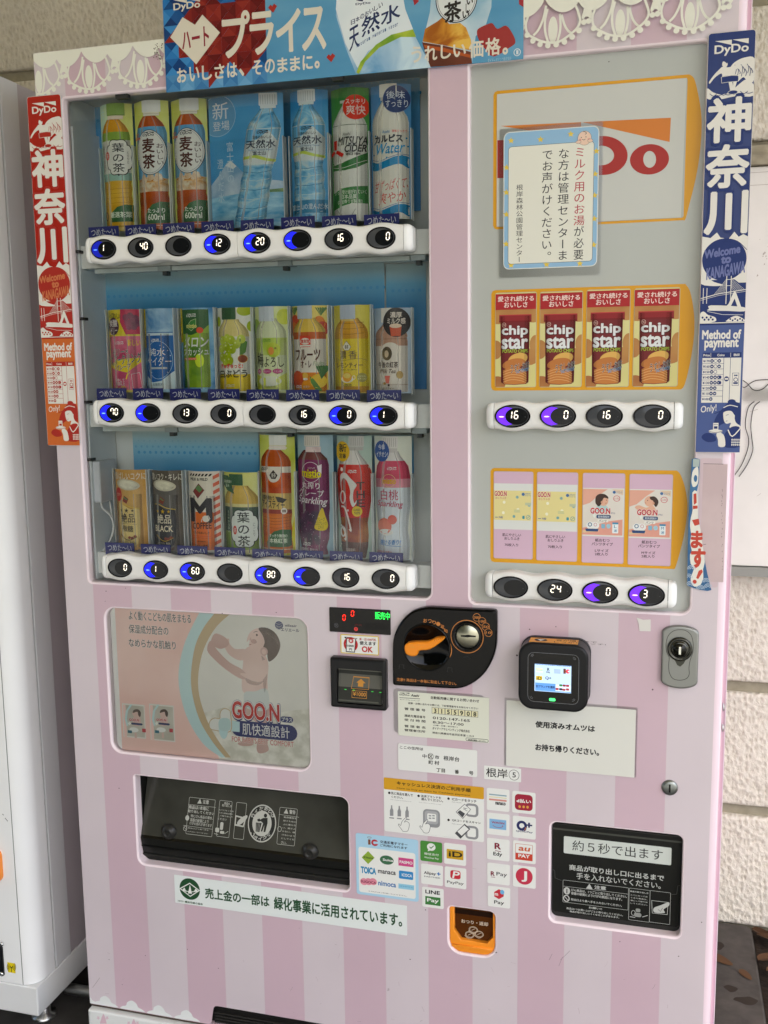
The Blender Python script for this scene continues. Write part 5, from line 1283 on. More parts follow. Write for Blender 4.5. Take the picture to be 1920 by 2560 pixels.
def p_peach(art, b):
    P_ = [(9, 18), (14, 20), (19, 32), (24, 42), (32, 46), (56, 46), (66, 42), (76, 40), (86, 44), (100, 42)]
    A = art(); prof_poly(A, 50, P_, 12, 21, M('#c6c3c0')); prof_poly(A, 50, P_, 19.6, 60, GM([(0, '#d9c8c4'), (.3, '#d3b6b4'), (.62, '#c4707c'), (1, '#b84a5c')], 1.0, 1.12)); prof_poly(A, 50, P_, 40, 100, NM('#c3ccd2', '#d9dde0', 6))
    prof_poly(A, 50, P_, 19.6, 34, M('#b84a60')); prof_poly(A, 50, P_, 34, 41, NM('#c4788a', '#d2a0a6', 5))
    C_ = art(); lid(C_, 26, 0, 68, 9.4, M('#c9c6c0'), M('#aaa6a0')); C_.rect(30, 9.6, 66, 13, '#b6b2ae')
    B_ = art(); B_.ell(24, 12, 22, 8.4, M('#2a4a86')); B_.text('今季', 14, 6.6, 34, 11, '#d6dce6', b=.006); B_.text('イチオシ!', 8, 12.4, 42, 16.6, '#d6dce6', b=.006)
    F = art(); F.ell(30, 72, 20, 6.4, NM('#c46a5a', '#d98a74', 8)); F.ell(52, 66.6, 12, 3.8, NM('#bf5a50', '#d07a68', 8)); F.ell(34, 77, 20, 2.6, M('#e2e2de'))
    L = art(); dydo(L, 40, 24.4, 64, 27.2, M('#e6dcdc'), .02); L.ring(44, 35.4, 18, 5.2, .0007, M('#e2cc9a')); L.text('mistio', 27, 33.8, 62, 37.8, M('#d6a63c'), b=.04); L.text('白桃', 20, 42.6, 68, 51, M('#a8485c'), b=.006); L.text('Sparkling', 8, 51.6, 76, 57.6, M('#a84058'), b=.02, shear=.25, slant=-.05); L.text('弾ける香り!', 16, 83, 72, 87, M('#2f6fa8'), b=.01, slant=.03, shear=.15); L.line([(14, 87), (40, 87.8), (74, 88.4)], .0008, M('#2f6fa8')); L.text('炭酸飲料 無果汁', 6, 92, 50, 94.6, M('#b06a74'))
    return [('bottle', A), ('cap', C_), ('badge', B_), ('fruit_print', F), ('label_print', L)]
BLU = NM('#3f82b4', '#6aa6cc', 7)
drink('E', (218, 1250), (480, 1238), 205, YG, p_green_tea, 'amber bottle with green cap and white label reading 葉の茶, first in the top row')
drink('E', (497, 1238), (776, 1225), 180, YG, p_barley, 'brown barley tea bottle with white cap, between the green capped bottle and its twin')
drink('E', (797, 1225), (1088, 1210), 165, YG, p_barley, 'brown barley tea bottle with white cap, beside the wide blue lake card')
X_UNIT[0] = .5
drink('E', (1100, 1205), (1712, 1190), 128, NM('#3f7fae', '#5a9cc8', 5), lambda a, b: p_water(a, b, True), 'tilted water bottle on a wide blue card with mountain, lake and round 新登場 badge', sag=.008, ncut=12)
drink('F', (440, 1235), (750, 1225), 160, BLU, p_water, 'clear water bottle with white cap and dark band across its foot')
drink('F', (775, 1225), (1085, 1215), 145, M('#3f7a3c'), p_mitsuya, 'pale grey cider bottle on a green card with red round badge', cat='bottle')
drink('F', (1098, 1210), (1428, 1200), 115, NM('#3f72a4', '#5e92bc', 6), p_calpis, 'milky white bottle with blue waves and a navy round badge, last in the top row')
YEL = NM('#c9b83a', '#dccf6a', 12)
drink('J', (228, 1262), (543, 1262), 505, YEL, p_jelly, 'pink grape jelly soda can on a yellow card', 'can', cover=0.)
drink('J', (560, 1262), (850, 1262), 496, NM('#3f78ac', '#bcd9e6', 22, 4, .4, .35, .65, dist=1), p_soda, 'navy blue soda can topped by blue ice', 'can', cover=0.)
drink('J', (900, 1262), (1225, 1262), 490, NM('#33689a', '#86b2cc', 22), p_melon, 'green melon soda can with white slanted lettering', 'can', cover=0.)
drink('J', (1245, 1265), (1573, 1265), 487, M('#dfe1d6'), p_grape, 'short bottle with dark green cap and bunch of green grapes', cover=0.)
drink('K', (80, 1163), (375, 1163), 437, NM('#c2ce7c', '#e0e4c4', 6), p_ume, 'short pale green plum drink bottle with grey cap and three purple spots', cover=0.)
drink('K', (400, 1163), (713, 1163), 430, NM('#cdb74a', '#ddd08a', 8), p_fruit, 'short fruit milk bottle with orange fruit round its foot and brown lettering', cover=0.)
drink('K', (755, 1163), (1075, 1163), 425, NM('#bcb04a', '#c9c064', 5), p_lemon, 'short yellow lemon tea bottle with a teacup on its label', cover=0.)
drink('K', (1105, 1165), (1423, 1165), 450, NM('#94a4b4', '#b4c0cc', 5), p_milktea, 'short brown milk tea bottle with black round badge', cover=0.)
drink('L', (352, 1100), (645, 1108), 405, NM('#a5783a', '#c9a05c', 8), p_coffee, 'gold coffee can with three dark stars, first in the bottom row', 'can', cover=0.)
drink('L', (677, 1110), (965, 1118), 412, NM('#3f3a34', '#6a6052', 8), lambda a, b: p_coffee(a, b, True), 'black coffee can with three gold stars', 'can', cover=0.)
drink('L', (1002, 1120), (1300, 1128), 420, M('#d8d0c4'), p_mcoffee, 'cream and orange coffee can with a big black M', 'can', cover=0.)
drink('L', (1322, 1138), (1640, 1140), 430, NM('#c6c66a', '#e0e2b0', 9), p_shortgreen, 'short green tea bottle with dark green cap in the bottom row', cover=0.)
drink('M', (130, 1098), (430, 1108), 90, NM('#a8b04a', '#cfd08a', 9), p_icetea, 'red brown iced tea bottle with yellow band and green leaf', cover=.3)
drink('M', (452, 1110), (755, 1115), 92, NM('#7d9aa8', '#a9bcc0', 6), p_grapesoda, 'purple grape soda bottle with yellow drop shaped tag', cover=.3)
drink('M', (787, 1130), (1085, 1135), 98, NM('#8fa49c', '#b4c2b4', 6), p_cola, 'red cola bottle with big white script and gold round badge', cover=.3)
drink('M', (1107, 1140), (1425, 1145), 100, NM('#bcc0b4', '#d2d2c4', 6), p_peach, 'pink and pale blue peach soda bottle with blue round badge, last in the bottom row', cover=.3)
GAIN[0] = 1.
# the pane in front
b_ = MB(); gx = .0145
b_.add([(LWIN[0]-.003, gx, LWIN[2]-.003), (LWIN[1]+.003, gx, LWIN[2]-.003), (LWIN[1]+.003, gx, LWIN[3]+.003), (LWIN[0]-.003, gx, LWIN[3]+.003)], [(0, 1, 2, 3)], GLASS)
b_.build('window_pane', vm)

# ------------------------------------------------------------------ right window: acrylic sheet with printed frames, product cards, selector strips
RP = .012
GREY = M('#b2b6b1', .2, var=.02)
b_ = MB(); b_.add([(RWIN[0]-.004, RP, RWIN[2]-.004), (RWIN[1]+.004, RP, RWIN[2]-.004), (RWIN[1]+.004, RP, RWIN[3]+.004), (RWIN[0]-.004, RP, RWIN[3]+.004)], [(0, 1, 2, 3)], GREY)
ORG = M('#d59a1c', .28)
CARDY = RP+.0
A = Art(PF('G', RP), RP)
def ticket(A, fr, tl, bl, tr, br, bulge, holes):
    P = [fr(*p) for p in bulge]
    xl, zt, zb = fr(*tl)[0], fr(*tr)[1], fr(*br)[1]
    zt = (fr(*tl)[1]+fr(*tr)[1])/2; zb = (fr(*bl)[1]+fr(*br)[1])/2
    out = [(xl+.006-.006*cos(t), zt-.006+.006*sin(t)) for t in (1.57, 1.2, .8, .4, 0)][::-1]
    out = [(xl, zb+.006), (xl, zt-.006), (xl+.002, zt-.0015), (xl+.006, zt)]
    out += [(P[0][0], zt)]+P[1:-1]+[(P[-1][0], zb)]
    out += [(xl+.006, zb), (xl+.002, zb+.0015)]
    A.wpoly([out]+[rr(*h, .003, 3) for h in holes], ORG)
def hole(fr, tl, br):
    a, b = fr(*tl), fr(*br); return (a[0], b[0], b[1], a[1])
fG, fN, fO = PF('G', RP), PF('N', RP), PF('O', RP)
HG = [hole(fG, (172, 208), (1462, 1062))]
HN = [hole(fN, (172, 155), (474, 853)), hole(fN, (503, 148), (812, 852)), hole(fN, (850, 132), (1160, 851)), hole(fN, (1203, 122), (1522, 848))]
HO = [hole(fO, (150, 160), (420, 772)), hole(fO, (449, 165), (726, 787)), hole(fO, (766, 171), (1047, 802)), hole(fO, (1089, 178), (1373, 818))]
ticket(A, fG, (148, 190), (148, 1140), (1500, 70), (1465, 1085), smooth([(1500, 70), (1535, 100), (1560, 190), (1582, 320), (1588, 440), (1575, 620), (1545, 800), (1500, 980), (1478, 1065), (1462, 1088)], 3, False), HG)
ticket(A, fN, (143, 133), (143, 880), (1580, 90), (1545, 870), smooth([(1580, 90), (1612, 135), (1636, 240), (1648, 370), (1640, 520), (1612, 690), (1575, 835), (1545, 872)], 3, False), HN)
ticket(A, fO, (128, 138), (128, 785), (1415, 155), (1405, 840), smooth([(1415, 155), (1442, 185), (1472, 270), (1489, 380), (1484, 490), (1460, 630), (1424, 770), (1400, 842)], 3, False), HO)
A.flush(b_)
for h, d in [(q, .0) for q in HG+HN+HO]: pass
panel = b_.build('acrylic_panel', vm)
SIDE = 'product cards in the right hand window'
def pcard(h, y, label, paint, base, name='product_card'):
    """card slid into a printed frame, a hair in front of the sheet's face"""
    m_ = MB(); m_.plate(rr(h[0]+.0006, h[1]-.0006, h[2]+.0006, h[3]-.0006, .002, 3), RP-.0008, RP-.0002, base)
    A = Art(LF(*h, 100), RP-.0008, step=.00004); A.bounds = (h[0]+.0008, h[1]-.0008, h[2]+.0008, h[3]-.0008); paint(A); A.flush(m_)
    return m_.build(name, None, label, 'product card', SIDE)
def logo_card():
    h = HG[0]; m_ = MB(); m_.plate([(h[0]+.0004, h[2]+.0004), (h[1]-.0035, h[2]+.0004), (h[1]-.0009, h[3]-.0004), (h[0]+.0004, h[3]-.0004)], RP-.0008, RP-.0002, M('#c4c6c1', .35))
    A = Art(fG, RP-.0008, step=.00006)
    RD, OR_ = M('#a5302c', .4), M('#cf7c34', .4)
    A.poly([(198, 429), (755, 403), (755, 520)], OR_); A.poly([(762, 403), (1375, 372), (1366, 540)], OR_)
    A.poly([(176, 528), (300, 524), (300, 786), (176, 790)], RD)
    D_ = [(700, 508), (905, 498)]+[(905+171*cos(t), 633-135*sin(t)) for t in [pi/2-pi*k/24 for k in range(1, 24)]]+[(905, 768), (700, 776)]
    Di = [(780, 572), (890, 566)]+[(890+92*cos(t), 633-68*sin(t)) for t in [pi/2-pi*k/24 for k in range(1, 24)]]+[(890, 701), (780, 706)]
    A.wpoly([[fG(*q) for q in D_], [fG(*q) for q in Di]], RD)
    A.wpoly([[fG(1227+135*cos(2*pi*k/48), 660+105*sin(2*pi*k/48)-.05*135*cos(2*pi*k/48)) for k in range(48)], [fG(1228+44*cos(2*pi*k/40), 660+58*sin(2*pi*k/40)) for k in range(40)]], RD)
    A.flush(m_); return m_.build('product_card', None, 'large pale card with big red letters and orange wedges in the top right frame', 'product card', SIDE)
logo_card()
CHB = NM('#cdc680', '#d9d49a', 5, 2)
CHIP = NM('#a2683a', '#bd8e50', 9, 3)
def p_chips(A):
    for x, y, rx, ry in ((8, 24, 22, 9), (92, 23, 24, 9), (2, 60, 16, 10), (98, 55, 14, 10), (6, 96, 20, 8), (78, 68, 30, 9), (50, 21, 30, 6)): A.ell(x, y, rx, ry, CHIP)
    A.rect(0, 1.5, 100, 18, M('#a8262a')); A.text('愛され続ける', 7, 4, 93, 9.4, '#ecd8d0', b=.012); A.text('おいしさ', 22, 10.2, 78, 15.8, '#ecd8d0', b=.012)
    A.poly([(13, 30), (84, 29), (82, 94), (76, 96.5), (48, 97.4), (22, 96.8), (15, 94)], NM('#6a1d20', '#7c2628', 4, 2)); A.rect(10, 23.4, 88, 30.6, M('#8c2428'), .002); A.rect(10, 29.6, 88, 31.2, M('#761a1e')); A.rect(10, 23.2, 88, 24.2, M('#b43c3c'))
    A.ring(22, 34, 5, 2.5, .0006, M('#d8b4a8')); A.text('YBC', 18.5, 33, 25.5, 35, '#d8b4a8')
    A.text('chip', 18, 35.5, 80, 47.6, M('#4a1214'), b=.09); A.text('star', 18, 47.8, 80, 59.4, M('#4a1214'), b=.09)
    A.text('chip', 17.5, 34.8, 79, 47, M('#dcdfe0'), b=.06); A.text('star', 17.5, 47.4, 79, 58.8, M('#dcdfe0'), b=.06)
    A.text('POTATO CHIPS', 18, 59.8, 80, 63.2, M('#9cb43c'), b=.05)
    A.ell(56, 70, 24, 6.2, NM('#cf9c48', '#e0b866', 9), rot=.25); A.ell(46, 75, 28, 5.4, M('#b8743a'), rot=.2)
    A.poly([(20, 82), (34, 79), (60, 79), (76, 83), (77, 94), (74, 96), (48, 96.8), (22, 96)], M('#c07a3c'))
    for i in range(5): A.line([(20, 84+i*2.6), (40, 81+i*2.7), (62, 82+i*2.7), (77, 86+i*2.3)], .0006, M('#dfb478'), 4)
    A.text('うすしお味', 38, 74, 84, 83, M('#e4e2dc'), b=.06, slant=.22); A.text('うすしお味', 38, 74, 84, 83, M('#22241f'), b=.015, slant=.22); A.text('SALT FLAVOR', 52, 80.6, 82, 84, M('#5c9cc4'), b=.02, slant=.22)
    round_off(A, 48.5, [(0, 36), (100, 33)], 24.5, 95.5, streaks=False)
CL = ['red crisp tube card, leftmost of the four in the middle frame', 'red crisp tube card, second from the left in the middle frame', 'red crisp tube card, third from the left in the middle frame', 'red crisp tube card beside the curved end of the middle frame']
for h, l in zip(HN, CL): pcard(h, 0, l, p_chips, CHB)
def goon(A, x0, y0, x1, y1):
    A.text('GOO.N', x0, y0, x1, y1, M('#e8e6e6'), b=.12); A.text('GOO.N', x0, y0, x1, y1, M('#b8242c'), b=.05)
PKC = M('#cfb0c4', .45)
def p_wipes(A):
    A.rect(0, 13.6, 100, 66, M('#d7dad6')); A.rect(0, 21.6, 95, 55.4, NM('#dcd08e', '#e0d698', 4))
    for x, y, m in ((60, 29, '#7fa8a8'), (27, 35, '#e8e6cc'), (25, 47, '#e8e6cc'), (62, 43, '#e8e6cc'), (52, 51, '#6fa0a4'), (90, 38, '#8fb0ac')): A.ell(x, y, 3.6, 1.7, M(m), 14)
    A.poly([(52, 43), (66, 43), (68, 46.5), (52, 46.5)], M('#c9c894')); A.rect(80, 35, 95, 38, M('#b9c0a0'))
    goon(A, 3, 22.6, 33, 28); A.text('おしりふき', 5, 29.2, 32, 31.4, M('#b86a7c')); A.ell(75, 25.6, 4, 1.8, M('#3f6aa0')); A.text('elleair', 80, 24, 94, 25.4, M('#3f6aa0')); A.text('エリエール', 79, 26, 94, 27.8, M('#3f6aa0'))
    A.text('70枚', 13, 51, 24, 53.6, M('#4a5c8c'), b=.02); A.rect(4, 52, 11, 52.7, M('#4a5c8c')); A.rect(73, 50, 79, 53.6, M('#3f8f9c'), .001); A.ring(88, 51.6, 5.4, 2.5, .0007, M('#3f8f9c')); A.line([(84, 53), (92, 50)], .0007, M('#3f8f9c'))
    A.text('肌にやさしい', 23, 70.6, 70, 74, M('#3a2c34'), b=.012); A.text('おしりふき', 28, 74.8, 66, 78, M('#3a2c34'), b=.012); A.text('70枚入り', 29, 82, 63, 85.4, M('#3a2c34'), b=.012)
def p_nappy(A, size):
    SK, SK2, HR = M('#d9ab92'), M('#c9967c'), M('#40302a')
    A.rect(0, 16.5, 100, 70, M('#d9dad4')); A.rect(0, 17.6, 96, 68.4, NM('#d6cfc4', '#dcd9d2', 5)); A.poly([(0, 17.6), (60, 17.6), (40, 24), (18, 33), (0, 36)], M('#dca692')); A.poly([(70, 17.6), (96, 17.6), (96, 24), (84, 22)], M('#d9c3a8'))
    A.poly([(0, 61), (30, 58), (62, 53), (96, 50.5), (96, 68.4), (0, 68.4)], M('#d99c8c')); A.poly([(0, 64), (40, 61), (40, 64.5), (0, 66.5)], M('#d9bb98'))
    if size == 'L':
        A.poly(smooth([(34, 37), (44, 33), (58, 36), (62, 42), (34, 42)], 3), M('#a9c9c8')); A.ell(50, 30, 11.5, 6.2, SK); A.poly(smooth([(31, 32), (32, 26), (40, 23), (52, 23), (60, 25.5), (61, 28), (52, 27), (48, 29.6), (46, 33), (40, 36.6), (34, 35)], 3), HR); A.ell(46, 32, 2.2, 1.5, SK2); A.ell(57, 29.6, 1, .6, HR, 8); A.line([(54, 33), (58, 32.8)], .0006, M('#9c4a44'))
    else:
        A.poly(smooth([(14, 36), (24, 34), (40, 36.5), (54, 34), (62, 38), (60, 43), (34, 42), (20, 39)], 3), SK); A.ell(48, 29.5, 12, 5.8, SK); A.poly(smooth([(48, 25), (58, 24), (66, 27), (68, 31), (63, 35.5), (58, 33), (56, 29), (50, 27.4)], 3), HR); A.ell(57, 31.5, 2.2, 1.6, SK2); A.ell(43, 28.6, 1, .6, HR, 8); A.line([(37, 31), (40, 31.6)], .0006, M('#9c4a44'))
    A.ell(75, 20.8, 3.6, 1.6, M('#3f6aa0')); A.text('エリエール', 80, 19.6, 94, 22, M('#3f6aa0')); A.ring(81, 27.6, 8, 3.3, .0008, M('#c4525a')); A.text('ムレ防止', 75, 26.4, 87, 28.6, M('#c4525a'))
    goon(A, 20, 38.6, 66, 44.6); A.text('プラス', 68, 43, 78, 44.8, M('#2c3a78'), b=.02); A.rect(34, 46, 68, 50, M('#2f4a70'), .002); A.text('肌快適設計', 38, 46.8, 65, 49.2, '#d7dde2'); A.poly([(25, 46.5), (29, 44.8), (33, 46.5), (29, 50)], M('#dfe4de'))
    A.rect(37, 51, 62, 54, M('#e0e0d8')); A.text('パンツ', 40, 51.4, 58, 53.8, M('#3a3a44'), b=.01)
    A.ell(20, 58, 10, 4, M('#e2e4e2')); A.ell(31, 58, 10, 4, M('#e2e4e2')); A.ring(19, 57, 5, 2.3, .0012, M('#3f6a8c')); A.ring(32, 57, 4, 2, .0008, M('#c48a8c')); A.poly([(8, 61.6), (40, 61.6), (38, 64.6), (10, 64.6)], M('#2f4a78'))
    A.rect(46, 56, 55, 61, M('#7fb0c8'), .001); A.ell(63, 58.4, 5, 2.6, M('#9cc4d4')); A.rect(72, 54, 86, 66, M('#dfe8ea'), .001); A.rect(72, 54, 86, 56, M('#3f8ab0')); A.text(size, 76, 57, 82, 60, M('#3f7fa8')); A.text('2枚', 76, 61.6, 83, 64.6, M('#3f7fa8'), b=.02)
    A.text('紙おむつ', 32, 72.4, 66, 76, M('#3a2c34'), b=.012); A.text('パンツタイプ', 24, 76.8, 74, 80.2, M('#3a2c34'), b=.012); A.text(size+'サイズ', 32, 84.2, 64, 87.4, M('#3a2c34'), b=.012); A.text('2枚入り', 32, 88.2, 62, 91.4, M('#3a2c34'), b=.012)
pcard(HO[0], 0, 'pink card with yellow wet wipes pack, leftmost in the bottom right frame', p_wipes, PKC)
pcard(HO[1], 0, 'pink card with yellow wet wipes pack, second from left beside the nappy cards', p_wipes, PKC)
pcard(HO[2], 0, 'pink card of nappy pants size L with smiling dark haired child', lambda A: p_nappy(A, 'L'), PKC)
pcard(HO[3], 0, 'pink card of nappy pants size M with child looking up', lambda A: p_nappy(A, 'M'), PKC)
for k, bt, xl, xr, dd in (('N', [(300, 1068), (636, 1066.5), (979, 1067), (1333, 1068)], 100, 1566, [([('1', -.12), ('6', .22)], 'p'), ([('0', .45)], 'p'), ([('1', -.12), ('6', .22)], ''), ([('0', .45)], '')]),
                          ('O', [(268, 962), (572, 980), (885, 997), (1205, 1015)], 85, 1417, [([], ''), ([('2', -.10), ('4', .24)], ''), ([('0', .45)], 'p'), ([('3', -.06)], 'p')])):
    o, P, pitch, zc = strip(k, bt, xl, xr, .0215, -.014, 0, 0, joint=False)
    for (x, z), (dg, led) in zip(P, dd): button(o, x, z, .0275, .0176, -.014, dg, led)

# ------------------------------------------------------------------ poster window
fQ = PF('Q', .012)
b_ = MB(); b_.add([(POST[0]-.004, .06, POST[2]-.004), (POST[1]+.004, .06, POST[2]-.004), (POST[1]+.004, .06, POST[3]+.004), (POST[0]-.004, .06, POST[3]+.004)], [(0, 1, 2, 3)], '#2a2b2c'); b_.build('poster_recess', vm)
PY = .012
po = MB()
xl, xr_, zb, zt = fQ(110, 400)[0], POST[1]+.003, POST[2]-.002, POST[3]+.003
segs = 10
def pw(X, Z, d):      # left edge of the sheet curls back
    t = max(0, (fQ(170, 600)[0]-X)/.03); return (X, PY-d+.018*t*t, Z)
A = Art(fQ, PY, warp=pw)
SAL, TEAL, GOLD, PAPER = M('#f0cabf', .4), M('#bfdbda', .4), M('#c4ad86', .4), M('#ecebe6', .4)
for k in range(6): A.wpoly([(xl+(.012)*k/6, zb), (xl+.012*(k+1)/6, zb), (xl+.012*(k+1)/6, zt), (xl+.012*k/6, zt)], PAPER)
A.wpoly([(xl+.012, zb), (xr_, zb), (xr_, zt), (xl+.012, zt)], PAPER)
salb = fQ(150, 1120)[1]; xs = fQ(165, 600)[0]
A.wpoly([(xs, salb-.012), (fQ(940, 1200)[0], salb-.012), (fQ(940, 1200)[0], zt), (xs, zt)], NM('#eec5b9', '#f3cfc4', 6, 3, .4))
photo = NM('#d3d3c8', '#ebe8df', 5, 3, .4, .3, .7, h3='#dfdcd2')
R0 = smooth([(930, 130), (800, 260), (720, 400), (690, 600), (705, 760), (760, 950), (850, 1110), (955, 1225)], 4, False)
A.poly([(1590, 130), *R0, (955, 1330), (1590, 1330)], photo)
A.poly([(780, 900), (1000, 840), (1300, 900), (1590, 860), (1590, 1330), (960, 1330), (860, 1120)], NM('#cfccbc', '#ebe8dc', 40, 5))
def band(pts, m):
    A.poly(pts, m)
inner = smooth([(885, 150), (800, 260), (735, 400), (705, 600), (715, 760), (770, 950), (865, 1110), (960, 1225)], 4, False)
mid = smooth([(780, 130), (725, 230), (650, 400), (612, 600), (630, 780), (690, 960), (800, 1130), (930, 1225)], 4, False)
gold_in = smooth([(1010, 150), (890, 260), (800, 420), (760, 600), (765, 760), (820, 940), (900, 1090), (1000, 1225)], 4, False)
A.poly(mid+inner[::-1], TEAL); A.poly(inner+gold_in[::-1], GOLD)
# the child and the helping arm
SK, SKD, HAIR = NM('#d6b6aa', '#e4c9be', 7, 2, .45), NM('#c4a196', '#d2b2a7', 7, 2, .45), NM('#4a3e38', '#66574f', 18, 4, .5, stretch=(2, 1, .6))
A.poly(smooth([(1115, 830), (1285, 830), (1275, 950), (1262, 1090), (1280, 1170), (1215, 1195), (1190, 1160), (1200, 1060), (1180, 960), (1150, 960), (1160, 1060), (1165, 1130), (1090, 1140), (1050, 1120), (1110, 1080), (1120, 960)], 4), SKD)
A.poly(smooth([(1095, 440), (1150, 400), (1230, 440), (1275, 520), (1270, 640), (1255, 760), (1100, 750), (1080, 640), (1090, 530)], 4), SK)
A.poly(smooth([(1100, 745), (1180, 735), (1262, 715), (1285, 810), (1270, 870), (1195, 880), (1110, 850)], 4), M('#cfd4cf'))
A.poly(smooth([(1140, 350), (1118, 370), (1125, 330), (1150, 290), (1200, 268), (1270, 280), (1330, 340), (1300, 430), (1230, 465), (1165, 430), (1135, 400)], 4), SK)
A.poly(smooth([(1205, 268), (1270, 266), (1335, 310), (1366, 390), (1340, 470), (1285, 515), (1270, 480), (1268, 425), (1240, 410), (1250, 370), (1235, 320)], 4), HAIR)
A.ell(1245, 440, 28, 32, SKD); A.ell(1245, 442, 16, 20, SK)
A.ell(1192, 318, 7, 9, HAIR, 12); A.line([(1168, 300), (1182, 292), (1198, 294)], .0008, HAIR, 3); A.ell(1170, 366, 22, 17, film('cheek blush', '#c4786c', .22), 20); A.poly(smooth([(1235, 300), (1280, 285), (1330, 330), (1350, 400), (1320, 350), (1280, 320)], 3), film('hair shine', '#9a8878', .35)); A.poly(smooth([(1225, 470), (1262, 520), (1268, 640), (1250, 745), (1236, 640), (1240, 540)], 3), film('body shade', '#7a5448', .22)); A.poly(smooth([(1100, 600), (1140, 640), (1200, 668), (1245, 655), (1200, 690), (1120, 670)], 3), film('arm shade', '#7a5448', .22)); A.line([(1132, 392), (1152, 386)], .0009, M('#9c5c54')); A.poly([(1146, 334), (1136, 358), (1156, 360)], SKD)
A.poly(smooth([(950, 360), (985, 345), (990, 380), (1030, 420), (1110, 425), (1120, 490), (1060, 505), (990, 465), (955, 410)], 4), SK)
A.poly(smooth([(880, 308), (950, 330), (985, 370), (975, 400), (930, 420), (890, 410), (850, 380)], 4), SKD)
A.poly(smooth([(850, 360), (900, 430), (990, 520), (1080, 570), (1120, 620), (1100, 645), (1050, 630), (960, 570), (880, 500), (825, 430)], 4), SKD)
A.poly(smooth([(1190, 540), (1260, 500), (1275, 580), (1235, 650), (1170, 660), (1085, 620), (1075, 600), (1160, 600)], 4), SK)
for yy_, t_, x1_ in ((140, 'よく動くこどもの肌をまもる', 705), (240, '保湿成分配合の', 537), (343, 'なめらかな肌触り', 592)):
    A.text(t_, 243, yy_, x1_, yy_+62+(x1_-243)*.065, M('#e6dcd6'), b=.09); A.text(t_, 243, yy_, x1_, yy_+62+(x1_-243)*.065, M('#4a3c3c'), b=.012)
A.ell(1356, 246, 30, 30, M('#2f3a70'))
for k in range(4): A.line([(1332, 236+k*12), (1356, 228+k*12), (1380, 236+k*12)], .0007, M('#c9c9c0'), 3)
A.text('elleair', 1400, 238, 1486, 260, M('#2c3050'), b=.01, shear=.2); A.text('エリエール', 1372, 266, 1506, 296, M('#2c3050'), b=.02)
for x0_, x1_ in ((192, 372), (393, 588)):
    dy = (x0_-192)*.02
    A.rect(x0_, 822+dy, x1_, 1088+dy*6, M('#e2ddd4')); A.rect(x0_+8, 834+dy, x1_-8, 1078+dy*6, NM('#b9b4a4', '#cfcabc', 14)); A.rect(x0_+8, 834+dy, x0_+40, 1078+dy*6, SAL)
    A.poly([(x0_+60, 834), (x0_+30, 880), (x0_+22, 940), (x0_+36, 990), (x0_+50, 990), (x0_+38, 940), (x0_+46, 880), (x0_+78, 834)], TEAL)
    cx_ = x0_+110
    A.poly(smooth([(cx_-24, 925), (cx_+24, 922), (cx_+26, 985), (cx_-22, 985)], 3), SK); A.ell(cx_-4, 900, 28, 26, SK); A.poly(smooth([(cx_-28, 895), (cx_-20, 872), (cx_+12, 868), (cx_+32, 892), (cx_+26, 925), (cx_+12, 910), (cx_+6, 886)], 3), HAIR)
    goon(A, cx_-55, 935, cx_+18, 958); A.rect(cx_-40, 965, cx_+45, 988, M('#3a3f66'), .002); A.poly([(cx_-66, 972), (cx_-52, 958), (cx_-40, 972), (cx_-52, 988)], M('#e2e2d8'))
    A.ell(cx_-20, 1020, 34, 18, M('#e4e4de')); A.rect(cx_-66, 1022, cx_-34, 1046, M('#3f7080'), .001); A.rect(cx_+40, 1010, cx_+68, 1040, M('#b8434a'), .001); A.rect(cx_-16, 1040, cx_+2, 1082, SK)
A.text('GOO.N', 1008, 806, 1362, 968, M('#2c3468'), b=.17); A.text('GOO.N', 1008, 806, 1360, 960, M('#e4e0dc'), b=.11); A.text('GOO.N', 1010, 808, 1358, 958, M('#bb2f2a'), b=.055)
A.rect(1366, 918, 1462, 970, M('#3a3f70'), .006); A.text('プラス', 1376, 926, 1454, 962, '#dcdcd8', b=.03); A.text('グーン', 1282, 958, 1350, 978, M('#3a3a4a'))
A.rect(1002, 946, 1494, 1108, M('#2f3566'), .018); A.poly([(1000, 950), (1066, 960), (1066, 1036), (1000, 1030)], TEAL)
A.text('肌快適設計', 1084, 968, 1436, 1086, M('#e2e2de'), b=.008)
A.text("FOR BABY'S BEST COMFORT", 1008, 1066, 1466, 1148, M('#e4dcd4'), b=.09); A.text("FOR BABY'S BEST COMFORT", 1008, 1066, 1466, 1148, M('#c98478'), b=.01)
hs = smooth([(998, 1030), (998, 900), (985, 872), (955, 862), (930, 875), (920, 905), (918, 935), (880, 932), (850, 950), (840, 980), (850, 1010), (885, 1022)], 4)
A.poly(hs, M('#e2e2da')); A.line(hs, .0016, GOLD, closed=True); A.ell(945, 1010, 34, 76, TEAL, 24); A.poly(smooth([(918, 940), (990, 940), (994, 1020), (918, 1018)], 3), M('#b9d2cf'))
A.flush(po, 0)
po.build('poster', None, 'faded nappy advertising poster with a child in the low window of the pink machine', 'poster')
b_ = MB(); b_.add([(POST[0]-.002, .006, POST[2]-.002), (POST[1]+.002, .006, POST[2]-.002), (POST[1]+.002, .006, POST[3]+.002), (POST[0]-.002, .006, POST[3]+.002)], [(0, 1, 2, 3)], GLASS); b_.build('poster_pane', vm)

